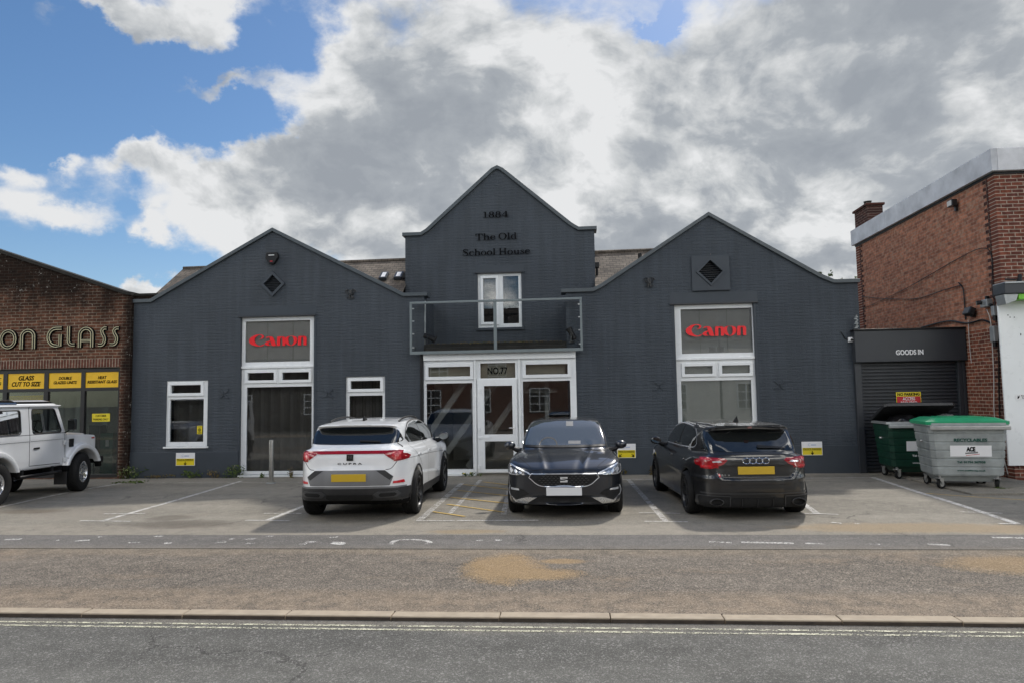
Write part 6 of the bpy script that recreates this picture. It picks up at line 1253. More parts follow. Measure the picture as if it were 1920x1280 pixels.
# ------------------------------------------------------------------ dark grey hatchback facing the road
def build_grey():
    xs = (-1.34, 1.34); R_ = .322; tr = 1.545
    hd = R(-90-.4); f0 = Vector((-.165, 11.42)); ctr = f0-Vector((math.cos(hd), math.sin(hd)))*1.34
    car = Car('parked_car', (ctr.x, ctr.y, 0), hd, 'dark grey hatchback facing the road with a blank white front plate', 'car')
    side = [(-2.02, .26), (-2.12, .45), (-2.14, .7), (-2.08, .92), (-1.9, 1.0), (-1.0, .99), (0, .965), (.86, .985), (1.35, .925), (1.75, .845), (2.02, .735), (2.10, .62), (2.11, .45), (2.09, .30), (2.0, .20), (0, .17), (-1.8, .2)]
    plan = [(-2.12, -.3), (-2.12, .45), (-2.0, .76), (-1.5, .885), (-.6, .875), (.6, .875), (1.3, .895), (1.62, .875), (1.88, .79), (2.03, .60), (2.10, .30), (2.12, -.3)]
    sec = [(-.3, .16), (.78, .16), (.87, .25), (.895, .45), (.90, .62), (.885, .76), (.835, .86), (.72, .93), (.4, .975), (-.3, .99)]
    cside = [(-2.1, .85), (-2.0, 1.02), (-1.72, 1.26), (-1.80, 1.33), (-1.3, 1.405), (-.6, 1.45), (-.1, 1.45), (.22, 1.415), (.5, 1.29), (1.08, .96), (1.2, .86)]
    cplan = [(-2.05, -.3), (-2.0, .5), (-1.5, .72), (-.4, .765), (.4, .745), (.9, .70), (1.15, .55), (1.2, .3), (1.22, -.3)]
    csec = [(-.3, .8), (.765, .8), (.755, .98), (.70, 1.14), (.635, 1.31), (.575, 1.39), (.42, 1.445), (0, 1.46), (-.3, 1.46)]
    def dent(g, F):
        rec = np.maximum(g.end([(-.3, .495), (.33, .495), (.50, .60), (.48, .655), (-.3, .66)]), -(g.X-2.075)); F = smax(F, -rec, .012)       # grille
        rec = np.maximum(g.end([(-.3, .235), (.56, .235), (.45, .335), (-.3, .335)]), -(g.X-2.05)); F = smax(F, -rec, .015)
        yl = .30+.16*np.clip((2.0-g.X)/1.1, 0, 1); F = F-.007*np.exp(-((g.Y-yl)/.03)**2)*((g.X > .9) & (g.Z > .6)); F = F+.006*np.exp(-((g.Y-yl+.09)/.05)**2)*((g.X > .9) & (g.Z > .6))
        return F-.010*np.exp(-((g.Z-.60-.03*np.clip(g.X, -2, 2))/.022)**2)*(g.Y > .5)
    hatch(car, side, plan, sec, cside, cplan, csec, xs, R_, tr, M['darkpaint'], (dent,), zlow=.20, cutw=.20)
    F_ = 'front'
    b = MB(); car.patch(b, [(-.475, .648), (.475, .648), (.50, .60), (.33, .50), (-.33, .50), (-.50, .60)], F_, .004); gr_o = car.put(b, 'grille', M['gapblack'])
    b = MB()
    for i in range(5):
        for j in range(-7, 8):
            y = .06*j+(.03 if i % 2 else 0); z = .515+.028*i
            if abs(y) < .40-.03*abs(2.2-i)-.0*j and (abs(y) > .05 or not .52 < z < .64): car.patch(b, [(y-.022, z), (y, z+.010), (y+.022, z), (y, z-.010)], F_, .010, .03)
    car.put(b, 'grille_mesh', M['plast'], gr_o)
    b = MB(); car.gap(b, [(-.52, .612), (-.485, .663), (-.40, .664), (0, .667), (.40, .664), (.485, .663), (.52, .612)], F_, .009, .012); car.gap(b, [(-.52, .612), (-.34, .490), (0, .486), (.34, .490), (.52, .612)], F_, .010, .012); car.put(b, 'grille_surround', M['lampled'], gr_o)
    b = MB(); S = [(-.055, .622), (.055, .622), (.055, .600), (-.025, .600), (-.025, .592), (.055, .576), (.055, .545), (-.055, .545), (-.055, .567), (.025, .567), (.025, .575), (-.055, .590)]
    car.patch(b, S, F_, .022, .015); car.put(b, 'emblem', M['lampled'])
    for sg in (-1, 1):
        hl = [(sg*.50, .655), (sg*.56, .685), (sg*.82, .790), (sg*.86, .775), (sg*.845, .665), (sg*.66, .645)]
        b = MB(); car.patch(b, hl, F_, .006, .02); la = car.put(b, 'headlight', M['lensdark' if sg < 0 else 'lens'])  # sun reflection put into the colour: car's left lamp paler than the right
        b = MB(); car.gap(b, [(sg*.50, .657), (sg*.56, .690), (sg*.81, .795)], F_, .016, .012); car.gap(b, [(sg*.845, .78), (sg*.84, .668), (sg*.70, .652)], F_, .012, .012); car.put(b, 'light_strip', M['lampled'], la)
        for k in range(3): b = MB(); car.patch(b, [(sg*(.62+.07*k), .675+.018*k), (sg*(.66+.07*k), .70+.024*k), (sg*(.68+.07*k), .685+.016*k), (sg*(.65+.07*k), .665)], F_, .011, .02); car.put(b, 'lamp_insert', M['lampled'], la)
        b = MB(); car.patch(b, [(sg*.52, .375), (sg*.60, .435), (sg*.80, .475), (sg*.825, .36), (sg*.79, .28), (sg*.74, .27)], F_, .006, .02); car.put(b, 'air_intake', M['gapblack'])
        b = MB(); car.patch(b, [(sg*.67, .42), (sg*.68, .445), (sg*.80, .452), (sg*.80, .42)], F_, .012, .02); car.put(b, 'fog_lamp', M['lampled'])
        b = MB(); car.patch(b, [(sg*.40, .325), (sg*.56, .325), (sg*.72, .275), (sg*.80, .335), (sg*.815, .34), (sg*.73, .245), (sg*.56, .235)], F_, .014, .02); car.put(b, 'bumper_blade', M['rimsilver'])
        b = MB(); car.gap(b, [(sg*.815, .335), (sg*.84, .40), (sg*.815, .485)], F_, .016, .012); car.put(b, 'intake_trim', M['lampled'])
    b = MB(); car.patch(b, [(-.54, .245), (-.42, .325), (.42, .325), (.54, .245)], F_, .004); car.put(b, 'lower_grille', M['gapblack'])
    b = MB(); car.gap(b, [(-.80, .20), (-.4, .185), (.4, .185), (.80, .20)], F_, .03, .014); car.put(b, 'front_lip', M['plast'])
    b = MB(); car.patch(b, [(-.07, .24), (-.07, .33), (.07, .33), (.07, .24)], F_, .012); car.put(b, 'radar_panel', M['black'])
    p, _ = car.cast(0, .475, F_, 0); b = MB(); b.bbox(p.x+.004, -.262, .355, p.x+.018, .262, .472, .004); car.put(b, 'number_plate', M['platewhite'])
    b = MB(); car.patch(b, [(-.57, 1.355), (-.3, 1.385), (.3, 1.385), (.57, 1.355), (.665, 1.0), (.3, .985), (-.3, .985), (-.665, 1.0)], F_, .005, .03); ws = car.put(b, 'windscreen', M['screen'])
    b = MB(); car.gap(b, [(-.66, 1.008), (-.3, .995), (.3, .995), (.66, 1.008)], F_, .03, .010); car.put(b, 'wiper_panel', M['black'], ws)
    b = MB(); car.patch(b, [(.02, 1.375), (.02, 1.30), (.14, 1.30), (.14, 1.375)], F_, .008); car.put(b, 'sensor_panel', M['greyplast'], ws)
    b = MB(); car.patch(b, [(.06, 1.03), (.06, 1.075), (.26, 1.075), (.26, 1.03)], F_, .0065); car.put(b, 'paper', M['greyplast'], ws)
    b = MB(); car.strip(b, [[(-.27+.155*math.cos(R(a)), 1.01+.125*math.sin(R(a))), (-.27+.135*math.cos(R(a)), 1.01+.107*math.sin(R(a)))] for a in range(0, 181, 12)], F_, .0068); car.put(b, 'steering_wheel', M['plast'], ws)
    b = MB(); car.gap(b, [(-.62, .70), (-.55, .675), (-.49, .664)], F_, .006, .002, True); car.gap(b, [(2.03, -.48), (2.03, .48)], 'top', .007, .0015); car.gap(b, [(2.02, .48), (1.6, .70), (1.05, .76)], 'top', .007, .0015, True); car.put(b, 'bonnet_gap', M['gapblack'])
    for ax in ('left', 'right'):
        for gl_ in ([(-1.30, 1.06), (-1.50, 1.15), (-1.1, 1.28), (-.40, 1.335), (-.34, 1.03)], [(-.30, 1.028), (-.37, 1.335), (.05, 1.33), (.38, 1.24), (.86, 1.005)]): b = MB(); car.patch(b, gl_, ax, .005); car.put(b, 'side_window', M['carglass'])
        b = MB(); car.gap(b, [(-.33, 1.02), (-.34, .7), (-.36, .30)], ax); car.gap(b, [(.92, 1.0), (.95, .65), (.90, .30)], ax); car.put(b, 'door_gaps', M['gapblack'])
    b = MB(); car.patch(b, [(-.58, 1.25), (.58, 1.25), (.66, 1.05), (-.66, 1.05)], 'rear', .005); car.put(b, 'rear_window', M['carglass'])
    b = MB(); car.patch(b, [(-.66, .90), (.66, .90), (.66, .83), (-.66, .83)], 'rear', .006); car.put(b, 'tail_lamp', M['redlens'])
    car.plate('rear', 0, .5, M['plateyellow']); car.mirror(.70, .925, 1.0, M['darkpaint'], .085, .10, .07); car.wheels(xs, tr, R_, .225, .225, 5, M['rimdark'], twin=True)
build_grey()
# ------------------------------------------------------------------ black hatchback, seen from behind
def build_black():
    xs = (-1.315, 1.315); R_ = .322; tr = 1.53
    r0 = Vector((2.545, 11.30)); hd = R(90+3.4); ctr = r0+Vector((math.cos(hd), math.sin(hd)))*1.315
    car = Car('parked_car', (ctr.x, ctr.y, 0), hd, 'black hatchback with two oval exhausts, parked nose to the right gable', 'car')
    side = [(-2.02, .19), (-2.07, .30), (-2.115, .45), (-2.12, .60), (-2.07, .68), (-2.05, .80), (-2.02, .90), (-1.9, .955), (-1.0, .955), (0, .93), (.9, .945), (1.5, .87), (2.0, .72), (2.13, .55), (2.12, .3), (2.0, .19), (0, .16), (-1.8, .17)]
    plan = [(-2.11, -.3), (-2.11, .38), (-2.05, .60), (-1.90, .74), (-1.5, .845), (-.7, .865), (.6, .885), (1.3, .895), (1.8, .80), (2.05, .55), (2.12, -.3)]
    sec = [(-.3, .16), (.80, .16), (.86, .26), (.875, .45), (.88, .60), (.865, .74), (.82, .85), (.74, .915), (.4, .955), (-.3, .965)]
    cside = [(-2.04, .84), (-1.985, .97), (-1.66, 1.265), (-1.86, 1.325), (-1.83, 1.345), (-1.2, 1.385), (-.5, 1.405), (0, 1.395), (.35, 1.335), (1.0, .97), (1.15, .84)]
    cplan = [(-2.03, -.3), (-1.99, .50), (-1.75, .66), (-1.2, .745), (-.3, .76), (.5, .735), (.9, .69), (1.12, .5), (1.15, -.3)]
    csec = [(-.3, .8), (.79, .8), (.78, .94), (.715, 1.10), (.645, 1.26), (.60, 1.325), (.45, 1.38), (0, 1.405), (-.3, 1.405)]
    def dent(g, F):
        rec = np.maximum(g.end([(-.3, .595), (.49, .595), (.60, .70), (.62, .775), (-.3, .775)]), g.X+2.0); rec = np.maximum(rec, -(g.X+2.145)); F = smax(F, -np.maximum(g.end([(-.3, .60), (.47, .60), (.56, .69), (.60, .765), (-.3, .765)]), -(-(g.X+2.045))), .02)
        return F-.010*np.exp(-((g.Z-.63-.02*g.X)/.025)**2)*(g.Y > .6)
    hatch(car, side, plan, sec, cside, cplan, csec, xs, R_, tr, M['blackpaint'], (dent,), zlow=.19, cutw=.20)
    E_ = 'rear'
    b = MB(); car.patch(b, [(-.60, 1.255), (-.3, 1.275), (.3, 1.275), (.60, 1.255), (.685, .99), (.3, .965), (-.3, .965), (-.685, .99)], E_, .005); rw = car.put(b, 'rear_window', M['carglass'])
    b = MB(); car.strip(b, [[(-.06-.40*i/8, 1.045-.004*i), (-.06-.40*i/8, 1.005-.001*i)] for i in range(9)], E_, .024); car.put(b, 'rear_wiper', M['black'], rw)
    b = MB()
    for i, (y, z) in enumerate(((-.66, 1.262), (-.3, 1.300), (.3, 1.300), (.66, 1.262))): pass
    car.patch(b, [(-.655, 1.335), (-.3, 1.355), (.3, 1.355), (.655, 1.335), (.655, 1.275), (.50, 1.225), (.30, 1.225), (.18, 1.272), (-.18, 1.272), (-.30, 1.225), (-.50, 1.225), (-.655, 1.275)], E_, .012, .03); car.put(b, 'spoiler', M['blackpaint'])
    b = MB(); car.patch(b, [(-.03, 1.31), (-.03, 1.325), (.03, 1.325), (.03, 1.31)], E_, .016, .02); car.put(b, 'brake_light', M['redlens'])
    for sg in (-1, 1):
        b = MB(); car.patch(b, [(sg*.40, .855), (sg*.44, .882), (sg*.70, .90), (sg*.75, .89), (sg*.75, .745), (sg*.70, .735), (sg*.62, .735), (sg*.46, .80)], E_, .008, .02); la = car.put(b, 'tail_lamp', M['redlens'])
        b = MB(); car.patch(b, [(sg*.48, .828), (sg*.50, .845), (sg*.61, .845), (sg*.61, .822)], E_, .012, .02); car.put(b, 'reverse_lamp', M['lampled'], la)
        b = MB(); car.patch(b, [(sg*.64, .86), (sg*.65, .883), (sg*.74, .885), (sg*.74, .86)], E_, .013, .02); car.patch(b, [(sg*.62, .755), (sg*.63, .785), (sg*.74, .79), (sg*.74, .755)], E_, .013, .02); car.put(b, 'lamp_insert', M['brightred'], la)
        b = MB(); car.patch(b, [(-2.02, .875), (-1.80, .87), (-1.70, .84), (-1.76, .785), (-2.04, .745)], 'left' if sg > 0 else 'right', .008, .02); car.put(b, 'side_lamp', M['redlens'])
        b = MB(); q = [(sg*.40, .345), (sg*.76, .345), (sg*.78, .31), (sg*.76, .195), (sg*.40, .19)]; car.patch(b, q, E_, .010, .025); car.put(b, 'exhaust_panel', M['gapblack'])
        b = MB(); car.gap(b, [(sg*.39, .352), (sg*.73, .354), (sg*.785, .32), (sg*.775, .20)], E_, .016, .016); car.gap(b, [(sg*.39, .352), (sg*.39, .20)], E_, .014, .016); car.put(b, 'exhaust_surround', M['plast2'])
        p, _ = car.cast(sg*.58, .265, E_, 0); b = MB(); T = Matrix.Translation((p.x, sg*.58, .265)) @ Matrix.Rotation(R(90), 4, 'Y')
        T = T @ Matrix.Diagonal((.55, 1.0, 1, 1)); b.lathe([(.095, .06), (.098, -.05), (.088, -.055), (.082, -.04), (.08, .05)], 28, 0, T); ex = car.put(b, 'exhaust_pipe', M['darksteel']); b = MB(); b.lathe([(.0, .0), (.083, .0), (.083, .02), (0, .02)], 24, 0, T); car.put(b, 'exhaust_opening', M['gapblack'], ex)
    b = MB(); car.patch(b, [(-.37, .32), (.37, .32), (.37, .19), (-.37, .19)], E_, .008); df = car.put(b, 'diffuser', M['gapblack'])
    for y in (-.22, 0, .22): b = MB(); car.patch(b, [(y-.005, .19), (y-.005, .315), (y+.005, .315), (y+.005, .19)], E_, .022, .03); car.put(b, 'diffuser_fin', M['plast'], df)
    b = MB(); car.gap(b, [(-.76, .392), (-.4, .388), (.4, .388), (.76, .392)], E_, .020, .008); car.put(b, 'bumper_strip', M['plast2'])
    b = MB()
    for k in range(4):
        y = .135-.09*k; p, _ = car.cast(y, .845, E_, .012); b.tube([(p.x, y+.052*math.cos(q), .845+.040*math.sin(q)) for q in np.linspace(0, 2*math.pi, 25)], .0075, 6)
    car.put(b, 'ring_emblem', M['silver'])
    car.plate(E_, 0, .708, M['plateyellow'])
    b = MB(); car.patch(b, [(.52, .665), (.545, .665), (.535, .62), (.51, .62)], E_, .006, .02); car.put(b, 'badge', M['brightred']); car.text('RS 3', E_, .44, .645, .12, .022, M['silver'])
    b = MB(); car.gap(b, [(-.67, .735), (-.60, .66), (-.52, .575), (-.3, .562), (.3, .562), (.52, .575), (.60, .66), (.67, .735)], E_, .009, .002); car.gap(b, [(-.70, .93), (-.3, .925), (.3, .925), (.70, .93)], E_, .006, .002); car.gap(b, [(-.86, .52), (0, .51), (.86, .52)], E_, .008, .001); car.put(b, 'tailgate_gap', M['gapblack'])
    for ax in ('left', 'right'):
        sw = [(-1.32, 1.01), (-1.44, 1.06), (-1.34, 1.20), (-1.05, 1.275), (-.42, 1.305), (-.36, .985)]; fw = [(-.32, .982), (-.38, 1.305), (.02, 1.295), (.34, 1.215), (.84, .965)]
        for gl_ in (sw, fw): b = MB(); car.patch(b, gl_, ax, .005); car.put(b, 'side_window', M['carglass'])
        b = MB(); car.gap(b, [(.88, .955), (.3, .965), (-.4, .972), (-1.25, .995), (-1.42, 1.025), (-1.455, 1.08), (-1.37, 1.21), (-1.06, 1.293), (-.4, 1.323), (.03, 1.313), (.36, 1.23), (.88, .958)], ax, .014, .008, n=6); car.put(b, 'window_trim', M['lampled'])
        b = MB(); car.gap(b, [(-.34, .975), (-.35, .65), (-.38, .28)], ax); car.gap(b, [(.90, .95), (.93, .6), (.88, .28)], ax); car.gap(b, [(-1.0, .36), (-1.05, .7), (-1.3, .98)], ax); car.put(b, 'door_gaps', M['gapblack'])
        for x in (-1.05, -.15): b = MB(); p, _ = car.cast(x, .80, ax, .0); b.bbox(p.x-.10, p.y-.018, .79, p.x+.10, p.y+.018, .815, .008); car.put(b, 'door_handle', M['blackpaint'])
    b = MB(); p, _ = car.cast(-1.12, 0, 'top', 0); b.add([(p.x-.08, 0, p.z+.10), (p.x+.09, -.018, p.z), (p.x+.09, .018, p.z), (p.x-.09, -.02, p.z-.01), (p.x-.09, .02, p.z-.01)], [(0, 1, 2), (0, 3, 1), (0, 2, 4), (0, 4, 3)]); car.put(b, 'aerial', M['black'])
    b = MB(); car.patch(b, [(-.58, 1.30), (.58, 1.30), (.66, 1.0), (-.66, 1.0)], 'front', .005); car.put(b, 'windscreen', M['screen'])
    b = MB(); car.patch(b, [(-.40, .62), (.40, .62), (.36, .28), (-.36, .28)], 'front', .006); car.put(b, 'front_grille', M['gapblack'])
    for sg in (-1, 1): b = MB(); car.patch(b, [(sg*.48, .62), (sg*.80, .72), (sg*.82, .62), (sg*.52, .55)], 'front', .006); car.put(b, 'headlight', M['lens'])
    car.mirror(.72, .935, .985, M['mirrorchrome'], .08, .10, .07); car.wheels(xs, tr, R_, .235, .235, 5, M['rimdark'], fat=.13)
M['mirrorchrome'] = paint('dark glossy mirror cap', (.05, .055, .055), .8, .1)
build_black()
# ------------------------------------------------------------------ silver off-roader at the left edge
M['clearcar'] = glass_mat('off-roader glass', (.60, .64, .64), .8)
def build_off():
    xs = (-1.18, 1.18); R_ = .40; tr = 1.49
    hd = R(90+1.6); ctr = Vector((-11.13, 13.06))
    car = Car('off_roader', (ctr.x, ctr.y, 0), hd, 'silver boxy off-roader with black mudflaps at the left edge', 'off-roader')
    g = Grid(-2.1, 2.0, .98, .30, 2.05, .0195)
    low = smax(smax(g.side([(-1.92, .66), (-1.93, 1.22), (.66, 1.235), (.72, 1.215), (1.20, 1.185), (1.66, 1.15), (1.735, 1.09), (1.75, .72), (1.6, .62), (.6, .58), (-.75, .58)]), g.plan([(-1.93, -.3), (-1.93, .80), (-1.85, .815), (1.62, .805), (1.73, .74), (1.75, .6), (1.75, -.3)]), .05), g.end([(-.3, .5), (.80, .5), (.815, .75), (.80, 1.0), (.795, 1.21), (.74, 1.24), (-.3, 1.25)]), .05)
    hood = smax(smax(g.side([(.5, 1.0), (.6, 1.265), (1.2, 1.235), (1.66, 1.19), (1.70, 1.0)]), g.end([(-.3, .9), (.56, .9), (.54, 1.19), (.44, 1.275), (-.3, 1.285)]), .05), g.X-1.68, .05)
    cs = [(-1.93, 1.1), (-1.93, 1.30), (-1.88, 1.80), (-1.80, 1.90), (.30, 1.925), (.46, 1.89), (.535, 1.80), (.735, 1.20), (.735, 1.1)]
    cab = smax(g.side(cs), g.end([(-.3, 1.1), (.795, 1.1), (.79, 1.24), (.735, 1.79), (.69, 1.85), (.56, 1.92), (.2, 1.955), (-.3, 1.96)]), .05)
    F = smin(smin(low, cab, .02), hood, .02)
    gut = np.maximum(np.maximum(np.abs(g.Z-1.795)-.016, g.side([(-1.93, 1.7), (-1.93, 1.85), (.58, 1.85), (.56, 1.7)])), g.Y-.762); F = smin(F, np.maximum(gut, .70-g.Y), .012)
    for x in xs:
        r = np.sqrt((g.X-x)**2+((g.Z-R_)*.96)**2); fl = np.maximum(np.maximum(np.abs(r-.515)-.055, np.abs(g.Y-.83)-.065), .46-g.Z); F = smin(F, fl, .03)
    inner = smax(g.side([(p[0]*.965, p[1]-.05) for p in cs]), g.end([(-.3, .75), (.745, .75), (.74, 1.2), (.69, 1.76), (.62, 1.83), (.2, 1.90), (-.3, 1.905)]), .05)
    inner = np.maximum(inner, .95-g.Z); inner = np.maximum(inner, g.X-.69); F = np.maximum(F, -inner)
    wins = {'front': [(-.22, 1.265), (-.22, 1.735), (.40, 1.735), (.58, 1.265)], 'rear': [(-1.62, 1.27), (-1.62, 1.715), (-.52, 1.715), (-.52, 1.27)]}
    def rnd_(p, r=.07):                                  # rounded corners
        out = []
        for i, q in enumerate(p):
            a, c = Vector(p[i-1]), Vector(p[(i+1) % len(p)]); v = Vector(q); u0 = (a-v).normalized()*r; u1 = (c-v).normalized()*r
            for t in (0, .25, .5, .75, 1): out.append(tuple(v+u0*(1-t)**2+u1*t**2))
        return out
    for k, w in wins.items(): F = np.maximum(F, -np.maximum(g.side(rnd_(w, .08 if k == 'rear' else .05)), .60-g.Y))
    F = np.maximum(F, -np.maximum(g.end([(-.3, 1.29), (.64, 1.29), (.60, 1.74), (-.3, 1.74)]), .40-g.X)*1.0); F = np.maximum(F, -np.maximum(g.end([(-.3, 1.32), (.5, 1.32), (.5, 1.7), (-.3, 1.7)]), g.X+1.80))
    F = wheelcut(g, F, xs, R_, tr, .24, .085)
    V, Q = g.mesh(F)
    def cl(c):
        m = cls(xs, R_, .585, .085)(c); return np.where(m, 1, np.where((c[:, 2] > .96) & (np.abs(c[:, 1]) < .70) & (c[:, 0] < .66) & (c[:, 2] < 1.88) & (c[:, 0] > -1.86), 1, 0))
    car.body(V, Q, [M['silverpaint'], M['tyreblack']], cl, relax=1)
    for ax, sg in (('left', 1), ('right', -1)):
        for k, w in wins.items():
            ys = lambda z: sg*(.775-(z-1.24)*.10); q = rnd_(w, .06); b = MB(); b.add([(p[0], ys(p[1]), p[1]) for p in q], [tuple(range(len(q)))]); pane = car.put(b, 'side_window', M['clearcar'])
            b = MB(); L = q+[q[0]]; b.tube([(p[0], ys(p[1])+sg*.012, p[1]) for p in L], .012, 6); car.put(b, 'window_seal', M['black'], pane)
        b = MB(); car.patch(b, rnd_([(-1.58, 1.825), (-1.58, 1.90), (-.55, 1.90), (-.55, 1.825)], .03), ax, .008); car.put(b, 'roof_light', M['carglass'])
        dl = [(-.30, 1.79), (-.31, 1.2), (-.31, .66), (.55, .64)]; b = MB()
        for a, c in zip(dl, dl[1:]): car.gap(b, [a, c], ax, .012)
        car.gap(b, [(.66, 1.22), (.66, .66)], ax, .012); car.gap(b, [(.70, 1.20), (.70, .72)], ax, .008); car.gap(b, [(-1.90, 1.245), (.66, 1.245)], ax, .010); car.gap(b, [(-1.90, 1.12), (-.33, 1.12)], ax, .006); car.gap(b, [(-.28, 1.12), (.64, 1.12)], ax, .006); car.put(b, 'door_gaps', M['gapblack'])
        b = MB(); car.patch(b, [(-.20, .965), (-.20, .995), (-.05, 1.0), (-.05, .965)], ax, .014, .02); car.put(b, 'door_handle', M['black'])
        b = MB(); car.patch(b, rnd_([(.80, .94), (.80, 1.11), (.945, 1.11), (.93, .94)], .02), ax, .010, .025); car.put(b, 'air_vent', M['black'])
        b = MB(); car.patch(b, [(1.52, 1.075), (1.52, 1.105), (1.60, 1.105), (1.60, 1.075)], ax, .012, .02); car.put(b, 'side_lamp', M['indicator'])
        for z in (.70, 1.05): b = MB(); b.bbox(.60, sg*.812, z-.05, .71, sg*.845, z+.05, .01); car.put(b, 'hinge', M['silverpaint'])
        b = MB(); b.tube([(-.72, sg*.80, .47), (-.66, sg*.82, .47), (.50, sg*.82, .47), (.56, sg*.80, .47)], .035, 10); b.box(-.5, sg*.6, .46, -.44, sg*.80, .60); b.box(.3, sg*.6, .46, .36, sg*.80, .60); car.put(b, 'side_step', M['black'])
        for x in (.66, -1.70): b = MB(); b.bbox(x-.012, sg*.60, .20, x+.012, sg*.86, .60, .004); car.put(b, 'mudflap', M['plast'])
        b = MB(); b.tube([(.64, sg*.81, 1.24), (.66, sg*.90, 1.30), (.66, sg*.93, 1.36)], .014, 8); o = car.put(b, 'mirror_arm', M['black'])
        b = MB(); b.bbox(.62, sg*.87, 1.29, .70, sg*1.03, 1.52, .025); mi = car.put(b, 'mirror', M['mirrorchrome']); b = MB(); b.box(.614, sg*.885, 1.31, .619, sg*1.015, 1.50); car.put(b, 'mirror_glass', M['mirrorglass'], mi)
        b = MB(); b.lathe([(0, .05), (.08, .045), (.095, .0), (.1, -.03)], 20, 0, Matrix.Translation((1.755, sg*.60, .95)) @ Matrix.Rotation(R(90), 4, 'Y')); car.put(b, 'headlight', M['lens'])
        b = MB(); b.bbox(-1.35, sg*.02, .95, -.2, sg*.02+.01, .96, .002) if False else b.bbox(-.10, sg*.20, .95, .38, sg*.62, 1.10, .05); b.bbox(-.20, sg*.20, 1.0, -.06, sg*.62, 1.50, .05); b.bbox(-.19, sg*.31, 1.50, -.10, sg*.51, 1.68, .03); car.put(b, 'seat', M['plast'])
    b = MB(); b.bbox(.50, -.70, 1.0, .70, .70, 1.24, .03); car.put(b, 'dashboard', M['black']); b = MB(); T = Matrix.Translation((.36, -.36, 1.33)) @ Matrix.Rotation(R(-62), 4, 'Y')
    b.tube([(.19*math.cos(q), .19*math.sin(q), 0) for q in np.linspace(0, 2*math.pi, 33)], .014, 8, 0, T); b.tube([(-.18, 0, 0), (.18, 0, 0)], .014, 6, 0, T); b.tube([(0, 0, 0), (0, 0, -.25)], .02, 6, 0, T); car.put(b, 'steering_wheel', M['black'])
    b = MB(); b.add([(.712, -.62, 1.29), (.712, .62, 1.29), (.55, .59, 1.75), (.55, -.59, 1.75)], [(0, 1, 2, 3)]); car.put(b, 'windscreen', M['clearcar'])
    b = MB(); b.box(-1.91, -.5, 1.32, -1.90, .5, 1.7); car.put(b, 'rear_window', M['clearcar'])
    b = MB(); b.bbox(1.76, -.83, .53, 1.88, .83, .68, .015); car.put(b, 'front_bumper', M['black']); b = MB(); b.bbox(1.745, -.44, .74, 1.775, .44, 1.10, .01); car.put(b, 'front_grille', M['black'])
    b = MB(); b.lathe([(.20, -.10), (.36, -.11), (.395, -.05), (.395, .05), (.36, .11), (.2, .10)], 32, 0, Matrix.Translation((-2.06, .05, 1.12)) @ Matrix.Rotation(R(90), 4, 'Y')); b.lathe([(0, -.05), (.2, -.05), (.2, .05), (0, .05)], 24, 0, Matrix.Translation((-2.06, .05, 1.12)) @ Matrix.Rotation(R(90), 4, 'Y')); car.put(b, 'spare_wheel', M['tyre'])
    b = MB(); b.bbox(-1.9, -.45, .38, 1.7, .45, .60, .04); car.put(b, 'chassis', M['tyreblack'])
    car.wheels(xs, tr, R_, .235, .215, 5, M['rimsilver'], steer=(0, R(14)), twin=True)
build_off()
